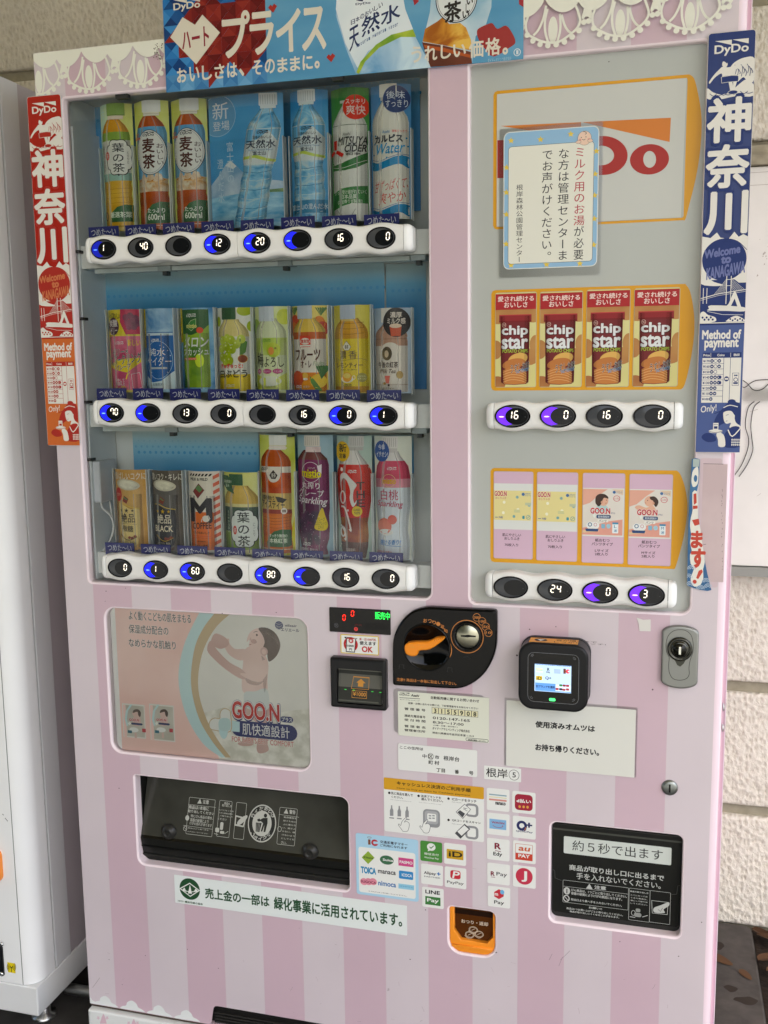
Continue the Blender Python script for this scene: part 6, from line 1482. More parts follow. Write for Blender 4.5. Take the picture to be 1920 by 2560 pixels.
# ------------------------------------------------------------------ dispensing slots
SMK, SMK2, PRT = NM('#31312c', '#4b4b44', 7, 5, .14, .3, .7), M('#1d1e1c', .25), M('#b4b5ad', .4)
def recess(name, h, d, m, d0=.0205):
    b_ = MB(); x0, x1, z0, z1 = h[0]-.002, h[1]+.002, h[2]-.002, h[3]+.002
    b_.add([(x0, d0, z0), (x0, d, z0), (x0, d, z1), (x0, d0, z1)], [(0, 1, 2, 3)], m); b_.add([(x1, d0, z0), (x1, d, z0), (x1, d, z1), (x1, d0, z1)], [(3, 2, 1, 0)], m)
    b_.add([(x0, d0, z1), (x1, d0, z1), (x1, d, z1), (x0, d, z1)], [(0, 1, 2, 3)], m); b_.add([(x0, d0, z0), (x1, d0, z0), (x1, d, z0), (x0, d, z0)], [(3, 2, 1, 0)], m)
    b_.add([(x0, d, z0), (x1, d, z0), (x1, d, z1), (x0, d, z1)], [(0, 1, 2, 3)], m)
    return b_.build(name, vm)
recess('slot_recess', SLOT, .09, '#141513')
x0, x1, z0, z1 = SLOT[:4]
zm = z0+(z1-z0)*.30; yt, ym, yb = .052, .012, .018
fl = MB()
def tilt(Z): return ym+(yt-ym)*(Z-zm)/(z1-zm)
fl.add([(x0+.001, ym, zm), (x1-.001, ym, zm), (x1-.001, yt, z1+.002), (x0+.001, yt, z1+.002)], [(0, 1, 2, 3)], SMK)
fl.add([(x0+.001, yb, z0+.006), (x1-.001, yb, z0+.006), (x1-.001, ym-.003, zm-.004), (x0+.001, ym-.003, zm-.004)], [(0, 1, 2, 3)], SMK2)
fl.add([(x0+.001, ym-.003, zm-.004), (x1-.001, ym-.003, zm-.004), (x1-.001, ym, zm), (x0+.001, ym, zm)], [(0, 1, 2, 3)], M('#060606', .15))
fl.box(x0+.001, x1-.001, yb-.004, yb, z0+.011, z0+.0135, M('#2a2b29', .3)); fl.box(x0+.001, x1-.001, ym-.001, ym+.006, zm-.022, zm-.0195, M('#0a0a0a', .3))
fl.box(x0+.001, x1-.001, yb+.001, .06, z0-.001, z0+.008, SMK2)
fT = PF('T', .03)
A = Art(fT, 0, warp=lambda X, Z, d: (X, tilt(Z)-.0006-d, Z))
A.rect(705, 176, 945, 212, M('#050505')); A.rect(413, 160, 480, 172, M('#0b0b0b')); A.rect(1008, 228, 1080, 240, M('#0b0b0b'))
LW = .0005
def sk(pts): return pts
def skewbox(x0_, y0_, x1_, y1_, s_=.14, r=0):
    A.frame(x0_, y0_, x1_, y1_+(x1_-x0_)*s_, .0006, PRT, .002)
skewbox(470, 264, 660, 480); skewbox(680, 286, 776, 500); skewbox(797, 300, 876, 515); skewbox(1097, 334, 1226, 552)
A.line([(470, 308), (660, 330)], LW, PRT); A.line([(456, 434), (655, 460)], LW, PRT); A.line([(1097, 378), (1236, 398)], LW, PRT)
A.poly([(545, 275), (560, 306), (530, 304)], PRT); A.text('注意', 566, 282, 608, 310, PRT, b=.02)
for i, (t_, x_, xx) in enumerate((('商品は1本毎に', 476, 615), ('取り出してください', 474, 655))): A.text(t_, x_, 312+i*27, xx, 340+i*27+10, PRT, b=.02)
A.ell(476, 390, 13, 16, PRT)
for i, t_ in enumerate(('特にびん商品の場合、', '容器の破損により', 'けがの恐れがあります')): A.text(t_, 497, 368+i*22, 650-(i == 1)*26, 390+i*22+14, PRT)
A.ring(472, 452, 13, 15, .0007, PRT); A.line([(464, 444), (480, 460)], .0006, PRT); A.text('取出口より奥へ手を', 490, 446, 632, 470, PRT); A.text('入れないでください', 488, 466, 632, 490, PRT)
A.text('商品の\n取り出し方', 700, 296, 768, 332, PRT, b=.01)
for i, t_ in enumerate(('たてになって出', 'てきた商品は横に', 'して取り出して', 'ください')): A.text(t_, 684, 340+i*17, 784-(i == 3)*40, 360+i*17, PRT)
A.rect(705, 418, 728, 466, PRT, .002); A.rect(676, 450, 704, 480, PRT, .002); A.rect(710, 470, 740, 490, PRT, .002); A.line([(672, 486), (700, 492)], .0008, PRT); A.line([(742, 488), (766, 474)], .0008, PRT)
A.poly([(800, 378), (878, 396), (866, 452), (802, 440)], PRT); A.poly([(808, 388), (868, 402), (860, 442), (810, 432)], SMK); A.poly(smooth([(820, 420), (846, 392), (880, 380), (880, 400), (850, 430), (826, 438)], 3), PRT)
A.ell(988, 431, 97, 112, PRT, 44); A.ell(988, 431, 90, 104, M('#22231f'), 44); A.ell(988, 431, 66, 76, PRT, 40)
A.ell(1006, 384, 11, 12, M('#22231f')); A.poly([(992, 398), (1022, 398), (1026, 430), (1018, 482), (1006, 482), (1006, 440), (996, 480), (986, 478), (996, 430), (978, 416), (968, 420), (966, 412), (984, 402)], M('#22231f')); A.poly([(946, 424), (986, 428), (978, 482), (952, 478)], M('#22231f')); A.poly([(952, 406), (968, 400), (976, 412), (960, 420)], M('#22231f'))
for q in range(3): A.line([(954+q*10, 428), (957+q*8, 478)], .0005, PRT)
def arctext(t_, cx, cy, r1, r2, a0_, a1_, m, up=True, b=.01, size=26):
    n = len(t_)
    for i, ch in enumerate(t_):
        a = radians(a0_+(a1_-a0_)*(i+.5)/n); x_ = cx+r1*cos(a); y_ = cy-r2*sin(a)
        A.text(ch, x_-size/2, y_-size/2, x_+size/2, y_+size/2, m, b=b, slant=0)
arctext('のんだあとは', 988, 431, 79, 91, 160, 20, PRT, b=.02); arctext('リサイクル', 988, 431, 79, 91, 215, 325, PRT, b=.02)
A.poly([(1144, 344), (1160, 376), (1128, 372)], PRT); A.text('警告', 1166, 352, 1208, 380, PRT, b=.02)
A.ring(1112, 466, 14, 16, .0007, PRT)
for i, t_ in enumerate(('転倒事故を', '防ぐために', '上に乗らな', 'い、揺さぶ', 'らない、傾', 'けないよう', 'にしてくだ', 'さい。')): A.text(t_, 1132, 390+i*21, 1220-(i == 7)*50, 410+i*21, PRT)
A.flush(fl)
# dusty smear on the clear flap
flap = fl.build('flap', vm)
for u, v in ((348, 488), (1325, 622)):
    q = PF('T', .02)(u, v); b_ = MB(); b_.lathe((q[0], tilt(q[1])-.0004, q[1]), [(.0155, 0), (.0145, .003), (.0085, .0085), (.0065, .009), (.0052, .0075), (.004, .0072)], M('#2a2a28', .3), 28); b_.build('bumper_stop', vm)
recess('tray_recess', TRAY, .06, '#121312')
x0, x1, z0, z1 = TRAY[:4]
b_ = MB(); TY = .014
b_.plate(rr(x0+.001, x1-.001, z0+.009, z1-.007, .006), TY, .02, M('#1f201e', .2, var=.05), .0015)
b_.box(x0+.001, x1-.001, TY+.004, .03, z1-.0065, z1+.001, M('#3a3c38', .35)); b_.box(x0+.001, x1-.001, TY+.004, .03, z0-.001, z0+.0085, M('#232422', .35))
fV = PF('V', TY); A = Art(fV, TY)
A.rect(160, 208, 1440, 330, M('#464842', .3)); 
A.rect(276, 276, 1334, 566, M('#c9d0ca', .4), .002); A.text('約５秒で出ます', 360, 316, 1250, 520, M('#1d1f1f'), b=.004, res=5)
P2 = M('#b9bcb8', .4)
A.text('商品が取り出し口に出るまで', 330, 556, 1262, 722, P2, b=.02); A.text('手を入れないでください。', 400, 636, 1230, 800, P2, b=.02)
A.frame(266, 708, 910, 1010, .0005, P2, .0015); A.frame(920, 788, 1120, 1130, .0005, P2, .0015); A.frame(1126, 812, 1322, 1152, .0005, P2, .0015)
A.line([(266, 770), (908, 850)], .0005, P2)
A.poly([(528, 748), (560, 802), (494, 794)], P2); A.text('注意', 578, 762, 690, 812, P2, b=.03)
A.ell(305, 818, 32, 36, P2); A.rect(300, 796, 310, 842, M('#1f201e')); A.ring(300, 892, 32, 34, .0016, P2); A.line([(282, 872), (318, 912)], .0012, P2)
for t_, x_, y_, xx, yy_ in (('びん商品は、1つごとに取り出してください。', 348, 794, 896, 888), ('容器の破損によりけがの原因になります。', 348, 826, 850, 916), ('取出口より奥へ手を入れないでください。', 346, 890, 848, 976), ('お願い!!', 522, 972, 650, 1008), ('商品は1つお買い上げごとに取り出してください。', 302, 978, 856, 1070), ('商品が取り出しにくくなることがあります。', 334, 1010, 822, 1092), ('商品の取り出し方', 930, 812, 1110, 850)):
    A.text(t_, x_, y_, xx, yy_, P2, b=.012)
for i, t_ in enumerate(('たてになって出', 'てきた商品は、', '横にして取り出', 'してください。')): A.text(t_, 934, 850+i*27, 1100, 884+i*27, P2)
A.ring(962, 1036, 22, 26, .0007, P2); A.rect(985, 990, 1030, 1030, M('#8a8d89'), .002); A.rect(968, 1030, 1040, 1080, M('#8a8d89'), .003); A.line([(926, 1072), (980, 1080)], .001, P2); A.line([(1050, 1076), (1102, 1060)], .001, P2)
A.line([(1142, 912), (1304, 932), (1296, 1052), (1148, 1036), (1142, 912)], .0007, P2); A.poly(smooth([(1165, 985), (1230, 960), (1310, 930), (1312, 965), (1260, 1000), (1270, 1035), (1170, 1030)], 3), P2); A.line([(1205, 1000), (1230, 1020), (1250, 985)], .0006, M('#1f201e'))
A.line([(160, 600), (185, 620), (188, 690), (250, 715)], .0006, M('#4a4c4a')); A.line([(1438, 760), (1400, 770), (1390, 850), (1340, 855)], .0006, M('#4a4c4a'))
A.flush(b_); b_.build('tray_flap', vm)
# coin return cup
recess('cup_recess', CUP, .05, M('#c9741c', .35))
x0, x1, z0, z1 = CUP[:4]
ORP = M('#f0942c', .3)
b_ = MB(); zc_ = z0+(z1-z0)*.27
ol = [(x0+.0005, z1), (x0+.0005, z0+.02)]+[(x0+.0205-.02*cos(t), z0+.0205-.02*sin(t)) for t in (.3, .8, 1.2, 1.57)]+[(x1-.0205+.02*sin(t), z0+.0205-.02*cos(t)) for t in (0, .4, .8, 1.3)]+[(x1-.0005, z0+.02), (x1-.0005, z1)]
inner_ = [(x1-.004, z1-.0005), (x1-.004, zc_+.012), (x1-.014, zc_), (x0+.020, zc_), (x0+.008, zc_+.016), (x0+.008, z1-.0005)]
b_.plate(ol+[(x1-.001, z1), (x1-.004, z1)]+inner_[1:-1][::1]+[(x0+.008, z1)], .003, .018, ORP, .0015)
b_.box(x0+.004, x1-.004, .0, .0031, z0+.010, z0+.014, ORP, .001); cupo = b_.build('coin_cup', vm)
b_ = MB(); b_.plate([(x0+.0085, z1-.001), (x0+.0085, zc_+.0165), (x0+.0203, zc_+.0008), (x1-.0142, zc_+.0008), (x1-.0045, zc_+.0125), (x1-.0045, z1-.001)], .010, .014, M('#4f2a0e', .1), .001)
fU = PF('U', .010); A = Art(fU, .010)
A.rect(880, 1178, 1196, 1262, M('#24150c', .12)); CI = M('#cfbfa8', .4)
A.text('おつり・返却', 936, 1268, 1148, 1326, CI, b=.02)
for cx, cy in ((1032, 1354), (1003, 1392), (1078, 1388)):
    A.ring(cx, cy, 36, 26, .0008, CI); A.ring(cx, cy, 29, 20, .0005, CI); A.line([(cx-14, cy+4), (cx+2, cy-4), (cx+14, cy-8)], .0007, CI); A.line([(cx-36, cy+2), (cx-34, cy+12), (cx, cy+32), (cx+34, cy+12)], .0007, CI, 3)
A.flush(b_); b_.build('cup_cover', vm)

# ------------------------------------------------------------------ payment fittings on the door
fR = PF('R', -.001)
GLB = M('#070708', .06)
b_ = MB(); a, c = fR(84, 63), fR(638, 316)
b_.plate(rr(a[0], c[0], c[1], a[1], .0012, 2), -.0022, .001, M('#0a0a0b', .1), .0006)
A = Art(PF('R', -.0022), -.0022)
RED = M('#ff2a18', .4, em=.8); GRN = M('#2cff5a', .4, em=.5); DIM = M('#5a1a18', .4)
p = PF('R', -.0022); A7 = Art(lambda u, v: (u, v), -.0026)
def d7(cx, cy, h, ch):
    q = p(cx, cy); digit(A7, q[0], q[1], h*CR['R'][2]/1480, ch, RED, .08)
d7(218, 158, 50, '0'); d7(294, 121, 50, '0')
A.text('販売中', 496, 106, 630, 180, GRN, b=.012); A.text('売切', 314, 214, 376, 236, DIM); A.ring(324, 262, 18, 18, .0016, M('#a0302c', .4, em=.3)); A.line([(312, 262), (336, 262)], .0016, M('#a0302c', .4, em=.3))
A.ring(147, 228, 20, 22, .0012, M('#4a4a4c')); A.line([(134, 214), (160, 242)], .0016, M('#4a4a4c')); A.line([(160, 214), (134, 242)], .0016, M('#4a4a4c')); A.rect(410, 205, 612, 272, M('#020203', .2))
A.flush(b_); A7.flush(b_); b_.build('status_display', vm)
# bill acceptor
b_ = MB(); a, c = fR(108, 496), fR(615, 984)
BLK = M('#17181a', .3)
X0_, X1_, Z0_, Z1_ = a[0], c[0], c[1], a[1]
q = PF('R', -.012); i0, i1 = q(152, 612), q(565, 945)
b_.plate(rr(X0_, X1_, Z0_, Z1_, .004), -.014, .0, BLK, .004, holes=[rr(i0[0], i1[0], Z0_+.008, i0[1], .003, 4)])
hl = rr(i0[0], i1[0], Z0_+.008, i0[1], .003, 4); n = len(hl)
b_.add([(x, -.014, z) for x, z in hl]+[(x, .004, z) for x, z in hl], [(k, n+k, n+(k+1) % n, (k+1) % n) for k in range(n)], '#0c0c0d')
ba = b_.build('bill_acceptor', vm)
b_ = MB(); zz0 = Z0_+.010
b_.add([(i0[0]+.001, -.0125, zz0), (i1[0]-.001, -.0125, zz0), (i1[0]-.001, -.003, i0[1]-.001), (i0[0]+.001, -.003, i0[1]-.001)], [(0, 1, 2, 3)], M('#3a3b38', .12))
ty = lambda Z: -.0125+(Z-zz0)/(i0[1]-.001-zz0)*.0095
A = Art(PF('R', -.008), 0, warp=lambda X, Z, d: (X, ty(Z)-.0002-d, Z))
OC = M('#c48a3c', .4)
A.rect(160, 616, 562, 660, M('#6b6a60', .3)); A.rect(165, 662, 560, 806, M('#5b5b54', .35))
A.line([(300, 695), (440, 706), (440, 806), (284, 796), (300, 695)], .0007, OC); A.line([(298, 694), (442, 706)], .0016, OC); A.poly([(368, 714), (410, 752), (390, 752), (390, 784), (342, 778), (344, 748), (326, 744)], OC)
A.frame(290, 812, 426, 885, .0007, OC); A.text('¥1000', 302, 824, 416, 866, OC, b=.02)
LG = M('#2fae40', .4, em=.35)
for x, y in ((232, 804), (306, 810), (474, 824), (546, 831)): A.ell(x, y, 12, 3, LG, 10)
A.rect(178, 898, 536, 915, M('#55564f', .25))
A.flush(b_); b_.build('shutter', ba)
# coin panel
fC = PF('R', -.010)
pts = smooth([(658, 755), (655, 600), (655, 430), (664, 340), (700, 245), (765, 155), (850, 92), (950, 64)], 4, False)+smooth([(1000, 62), (1200, 73), (1400, 82), (1555, 89), (1588, 102), (1596, 140), (1597, 300), (1590, 420), (1560, 530), (1500, 640), (1420, 722), (1330, 775), (1240, 798), (1100, 794), (900, 782), (700, 770), (668, 766)], 3, False)
W_ = [fC(*q) for q in pts]
b_ = MB(); b_.plate(W_, -.012, .0, M('#060607', .08, spec=.2), .0035, steps=4)
fC = PF('R', -.012); A = Art(fC, -.012)
OG = M('#c07a3c', .4)
A.ring(1326, 330, 150, 150, .0013, OG, 48); A.text('注意!! 商品は一本毎に取出して下さい。', 692, 700, 1228, 768, OG, b=.012)
for ch, x, y, sl in (('お', 948, 186, .1), ('つ', 990, 190, 0), ('り', 1030, 202, -.1), ('・', 1066, 216, 0), ('返', 1104, 240, -.4), ('却', 1134, 276, -.5)): A.text(ch, x-16, y-17, x+16, y+17, OG, b=.015, slant=sl)
for t_, x, y in (('500', 1414, 157), ('100', 1462, 192), ('50', 1496, 240), ('10', 1519, 293)):
    A.ell(x, y, 36, 37, M('#060607', .08, spec=.2)); A.ring(x, y, 36, 37, .0008, OG, 30); A.text(t_, x-25, y-12, x+25, y+12, OG, b=.02, shear=.15)
A.poly(smooth([(1176, 390), (1190, 440), (1186, 490), (1168, 520), (1180, 480), (1182, 430)], 3), OG)
for cx, cy in ((735, 598), (1170, 628)): A.line([(cx-28, cy+18), (cx-18, cy+16), (cx-18, cy-18), (cx+20, cy-16), (cx+20, cy+20), (cx+30, cy+20)], .0008, M('#222325', .3))
A.line([(1290, 515), (1330, 512), (1360, 528)], .001, M('#1c1d1f', .3))
A.flush(b_); cp = b_.build('coin_panel', vm)
c = fC(962, 426); rd = 215*CR['R'][2]/1500
b_ = MB(); b_.lathe((c[0], -.012, c[1]), [(rd, 0), (rd, .0015), (rd*.97, .0026), (rd*.93, .002), (rd*.9, .0004), (rd*.1, .0004), (0.0001, .0004)], M('#060607', .07, spec=.25), 56); b_.build('dial', cp)
lv = [(760, 440), (766, 408), (795, 386), (880, 378), (960, 376), (1010, 360), (1045, 342), (1110, 338), (1120, 344), (1112, 362), (1060, 402), (1005, 438), (960, 452), (905, 455), (886, 472), (876, 495), (846, 508), (805, 503), (772, 480)]
fL = PF('R', -.022); b_ = MB(); b_.plate([fL(*q) for q in smooth(lv, 3)], -.024, -.0125, M('#f08f22', .28), .003, steps=4)
A = Art(PF('R', -.024), -.024)
for i, (x, y) in enumerate([(820, 404), (832, 404), (820, 414), (832, 416), (844, 418), (820, 428), (832, 430), (844, 430), (856, 430), (884, 406), (904, 408), (922, 408), (936, 408), (908, 432), (934, 434)]): A.ell(x, y, 3.4, 3.4, M('#d9a04a', .3), 8)
for i in range(5): A.line([(1030+i*17, 372-i*6), (1040+i*17, 350-i*2)], .0007, M('#a8621a', .4))
A.flush(b_); b_.build('return_lever', cp)
c = fC(1330, 328); k_ = CR['R'][2]/1490
b_ = MB(); b_.lathe((c[0], -.012, c[1]), [(126*k_, 0), (126*k_, .004), (116*k_, .006), (104*k_, .004), (102*k_, .0015)], M('#0a0b0c', .08), 48)
b_.lathe((c[0]+.001, -.012, c[1]+.001), [(101*k_, .001), (101*k_, .003), (94*k_, .004), (.0001, .004)], M('#b4b29e', .28, 1), 48)
A = Art(PF('R', -.0162), -.0161); A.poly([(1268, 317), (1310, 317), (1336, 312), (1362, 318), (1405, 322), (1404, 336), (1360, 334), (1330, 338), (1268, 330)], M('#0a0a0a')); A.flush(b_); b_.build('coin_slot', cp)
# card reader
RY = -.042
f0, f1 = PF('S', RY), PF('S', 0)
a, c = f0(172, 322), f0(704, 880)
rx0, rx1, rz0, rz1 = a[0], c[0], c[1]+.001, a[1]
b_ = MB(); lp = rr(rx0, rx1, rz0, rz1, .022, 8); lpb = rr(rx0-.001, rx1+.001, rz0-.001, rz1+.001, .022, 8); n = len(lp)
b_.plate(lp, RY, -.006, M('#101114', .32), .004, steps=4); b_.plate(lpb, -.008, .001, M('#2c2d31', .4), .002)
sc0, sc1 = f0(245, 398), f0(634, 806)
A = Art(f0, RY)
A.wpoly(rr(sc0[0], sc1[0], sc1[1], sc0[1], .009, 6), M('#050506', .05)); A.frame(245, 398, 634, 806, .0006, M('#77797c', .4), .009)
for cx, cy, a0_, a1_ in ((290, 434, 90, 180), (592, 460, 0, 90), (282, 738, 180, 270), (586, 758, 270, 360)):
    for r in (10, 20):
        A.line([(cx+r*cos(radians(t)), cy-r*sin(radians(t))) for t in range(a0_, a1_+1, 15)], .0006, M('#707275'))
A.rect(408, 752, 456, 778, M('#4cff7a', .4, em=.5), .002)
A.flush(b_); rdr = b_.build('card_reader', vm)
b_ = MB(); A = Art(f0, RY-.0006); SCN = lambda h, e=1.0: M(h, .3, em=e)
E1 = .22
A.rect(298, 488, 576, 716, SCN('#b8d4f4', E1)); A.rect(300, 488, 576, 512, SCN('#8fb4ea', E1)); A.text('キャッシュレス決済がご利用になれます', 312, 490, 572, 514, M('#22304a'))
A.rect(308, 520, 360, 556, SCN('#d9e2d4', E1)); A.rect(308, 524, 360, 532, SCN('#c9b44a', E1)); A.rect(308, 534, 360, 542, SCN('#7fb0a0', E1)); A.text('R', 394, 520, 412, 544, M('#1c1c24'), b=.02); A.text('Edy', 388, 546, 416, 564, M('#1c1c24'), b=.02); A.rect(446, 528, 496, 566, SCN('#9cb4d4', E1)); A.rect(518, 526, 536, 566, M('#7a4a34')); A.ell(552, 548, 16, 16, SCN('#c4343a', .4)); A.rect(552, 542, 570, 554, SCN('#b8d4f4', E1))
A.rect(308, 580, 356, 616, SCN('#d4b42c', E1)); A.text('iD', 314, 586, 350, 612, M('#1c1c14'), b=.02); A.text('Q+', 380, 586, 424, 614, M('#1c2450'), b=.03)
A.rect(302, 632, 574, 712, SCN('#5c94dc', E1)); A.rect(458, 644, 574, 706, SCN('#cfe0f4', E1)); A.text('別ブランドを選択', 308, 650, 452, 680, M('#142850'), b=.03)
for x, y, m in ((498, 654, '#3c9c4c'), (524, 656, '#a03038'), (550, 658, '#c4343a'), (470, 682, '#c4343a'), (498, 684, '#2a2a3a'), (522, 688, '#c4444a'), (550, 686, '#c4343a')): A.rect(x-12, y-9, x+12, y+9, M(m), .001)
A.flush(b_); b_.build('screen', rdr)
b_ = MB(); lz = rz1+.0004; lx0, lx1 = f0(250, 320)[0], f0(625, 330)[0]
ly0, ly1 = RY+.006, -.013
b_.box(lx0, lx1, ly0, ly1, rz1-.0005, lz, M('#e8a03c', .4))
A = Art(lambda u, v: (u, v), 0, warp=lambda X, Z, d: (X, Z, lz+d))
yv = lambda t: ly0+(ly1-ly0)*t
A.items.clear()
A.put(*[(lambda g: ([(lx0+.040+.062*(x-min(v[0] for v in g[0]))/(max(v[0] for v in g[0])-min(v[0] for v in g[0])), yv(.50+.40*(y/.8))) for x, y in g[0]], g[1]))(glyphs('音が鳴るまで', .012))][0], M('#2a2012'))
A.put(*[(lambda g: ([(lx0+.038+.078*(x-min(v[0] for v in g[0]))/(max(v[0] for v in g[0])-min(v[0] for v in g[0])), yv(.08+.36*(y/.8))) for x, y in g[0]], g[1]))(glyphs('しっかりタッチ!', .012))][0], M('#2a2012'))
A.put([(lx0+.017+.010*cos(2*pi*k/20), yv(.5)+.008*sin(2*pi*k/20)) for k in range(20)], [tuple(range(20))], M('#3a2c18')); A.put([(lx0+.011, yv(.65)), (lx0+.023, yv(.65)), (lx0+.017, yv(.25))], [(0, 2, 1)], M('#e8e4da'))
A.flush(b_); b_.build('touch_label', rdr)
# lock plate and key switch
fS = PF('S', -.006)
a, c = fS(1277, 190), fS(1546, 690)
STEEL = M('#8f918d', .42, .8)
b_ = MB(); xc = (a[0]+c[0])/2; hw = (c[0]-a[0])/2; 
top_ = [(xc+hw*sin(t), a[1]-.012+.012*cos(t)) for t in [-pi/2+pi*k/14 for k in range(15)]]; bot_ = [(xc-hw*sin(t), c[1]+.012-.012*cos(t)) for t in [-pi/2+pi*k/14 for k in range(15)]]
b_.plate(ccw(top_+bot_), -.008, .0, STEEL, .003)
A = Art(PF('S', -.008), -.008)
ol_ = smooth([(1412, 228), (1460, 236), (1498, 270), (1514, 330), (1512, 400), (1492, 460), (1482, 520), (1484, 570), (1462, 604), (1412, 616), (1360, 604), (1332, 560), (1326, 500), (1330, 440), (1312, 400), (1306, 340), (1322, 276), (1362, 238)], 3)
A.line(ol_, .0009, M('#3a3b38', .4), closed=True); A.poly([(1340, 400), (1500, 390), (1440, 490), (1415, 512), (1392, 500)], M('#45463f', .3, .6))
A.flush(b_); lk = b_.build('lock_plate', vm)
c = PF('S', -.010)(1412, 378)
b_ = MB(); b_.lathe((c[0], -.008, c[1]), [(.0185, 0), (.0185, .003), (.017, .0045), (.0150, .0048), (.0142, .0035), (.0128, .0035), (.012, .006), (.011, .0068), (.0001, .0068)], M('#4a4a45', .25, .9), 40)
b_.lathe((c[0], -.0149, c[1]), [(.0098, 0), (.0098, .0003), (.0001, .0003)], M('#14140f', .25), 30)
b_.box(c[0]-.0016, c[0]+.0016, -.0185, -.0152, c[1]-.006, c[1]+.006, M('#d8d8d0', .2, 1)); b_.build('lock_cylinder', lk)
c = PF('X', -.003)(216, 496)
b_ = MB(); b_.lathe((c[0], 0, c[1]), [(.0125, 0), (.0125, .001), (.0115, .0032), (.008, .0042), (.0001, .0046)], M('#8d928f', .32, .9), 32); b_.box(c[0]-.0013, c[0]+.0013, -.0049, -.004, c[1]-.0065, c[1]+.0065, '#101010'); b_.build('key_switch', vm)

# ------------------------------------------------------------------ stickers and notices
def sheet(k, tl, br, base, paint, name, label, cat, y=-.0004, r=.001, thick=.00035, group=None, lam=None, fr=None):
    f = PF(k, y); a, c = f(*tl), f(*br)
    m_ = MB(); m_.plate(rr(a[0], c[0], c[1], a[1], r, 4), y-thick, y, base)
    A = Art(PF(k, y-thick), y-thick, step=.00005)
    paint(A); A.flush(m_)
    return m_.build(name, None, label, cat, group)
W8 = M('#e4e6e2', .35)
def s_note(A):
    A.frame(183, 306, 532, 502, .0016, M('#d9c04a'), .002); A.ring(277, 400, 64, 66, .0038, M('#b8262a')); A.poly([(240, 350), (320, 352), (312, 470), (236, 466)], W8); A.line([(222, 334), (338, 346), (322, 350), (312, 470), (236, 464), (240, 350), (222, 334)], .0014, M('#1c1c1c'))
    A.ell(280, 367, 22, 22, M('#b8262a')); A.text('新', 268, 356, 292, 380, W8, b=.02); A.text('1000', 246, 402, 304, 424, M('#1c1c1c'), b=.03); A.text('円', 264, 434, 288, 456, M('#1c1c1c'), b=.03)
    A.text('新・旧1000円札', 356, 340, 508, 372, M('#b03038'), b=.02); A.text('使えます', 358, 370, 506, 412, M('#24242a'), b=.04); A.text('OK', 378, 418, 474, 472, M('#b8262a'), b=.05)
sheet('R', (183, 306), (532, 502), W8, s_note, 'note_sticker', 'small yellow edged sticker saying new and old 1000 yen notes OK', 'sticker', r=.002)
PA = M('#dcdfd0', .42)
def s_contact(A):
    K = M('#23241f'); dydo(A, 718, 836, 806, 868, K, .03); A.text('Asahi', 820, 848, 890, 874, K, b=.04, shear=.2); A.line([(716, 880), (902, 891)], .0008, K); A.text('ダイドーアサヒベンディング', 720, 892, 898, 914, K, b=.02)
    A.text('自動販売機に関するお問い合わせ', 1000, 866, 1434, 926, K, b=.02); A.text('故障・お問い合わせの際には、下記管理番号をお知らせください', 795, 920, 1426, 988, K, b=.02)
    for t_, y in (('管 理 番 号', 968), ('連絡先電話番号', 1030), ('受 付 時 間', 1068), ('管 理 者 名', 1124), ('管理者住所', 1160)): A.text(t_, 762, y, 950, y+38, K, b=.02)
    for i, ch in enumerate('3155908'):
        x = 1008+i*59.6; y = 966+i*5.3; A.frame(x, y, x+59.6, y+62, .0005, K); A.rect(x+4, y+4, x+56, y+58, M('#e0dcb4')); A.text(ch, x+14, y+12, x+47, y+53, K, b=.03, keep=True)
    A.text('0120-147-165', 1018, 1050, 1350, 1100, K, b=.015); A.text('8:30〜17:00', 1018, 1090, 1294, 1134, K, b=.015); A.text('(土曜・日曜・祝日除く)', 1022, 1122, 1240, 1154, K, b=.02); A.text('ダイドーアサヒベンディング株式会社', 1014, 1144, 1350, 1196, K, b=.02); A.text('神奈川県横浜市金沢区幸浦 1-15-9', 1014, 1186, 1386, 1238, K, b=.02)
    A.frame(1314, 1240, 1518, 1286, .0007, K, .002); A.text('自動販売機統一ステッカー', 1334, 1252, 1498, 1280, K, b=.02)
sheet('R', (702, 820), (1525, 1290), PA, s_contact, 'contact_sticker', 'cream contact notice with the boxed number 3155908 under the coin panel', 'sticker', y=-.001)
f = PF('R', -.0002); a, c = f(662, 796), f(1475, 1262)
m_ = MB(); m_.plate(rr(a[0], c[0], c[1], a[1], .006, 5), -.0006, -.0002, LAMI); m_.build('clear_film', None, 'worn clear film behind the cream contact notice', 'film')
def s_addr(A):
    K = M('#23241f'); A.text('ここの住所は', 720, 1312, 930, 1358, K, b=.02); A.rect(914, 1384, 966, 1434, M('#e6e8e4')); A.text('中', 924, 1388, 960, 1428, K, b=.01); A.text('区', 978, 1392, 1018, 1430, K, b=.02); A.ring(998, 1410, 26, 30, .0006, K); A.text('市', 1036, 1400, 1074, 1436, K, b=.03); A.text('町 村', 980, 1444, 1074, 1488, K, b=.03); A.rect(1100, 1396, 1266, 1462, M('#e6e8e4')); A.text('根岸台', 1114, 1404, 1256, 1458, K, b=.015)
    A.text('丁目', 1050, 1516, 1126, 1556, K, b=.03); A.text('番', 1216, 1530, 1252, 1568, K, b=.03); A.text('号', 1344, 1542, 1382, 1580, K, b=.03)
sheet('R', (704, 1290), (1418, 1598), W8, s_addr, 'address_sticker', 'white address sticker beginning ここの住所は below the contact notice', 'sticker', y=-.001, r=.003)
sheet('U', (1118, 42), (1412, 178), W8, lambda A: (A.text('根岸', 1134, 60, 1304, 148, INK, b=.02, res=5), A.ring(1356, 120, 42, 42, .0007, M(INK)), A.text('5', 1344, 98, 1370, 140, INK, b=.0)), 'location_sticker', 'white sticker reading 根岸 and a circled 5', 'sticker')
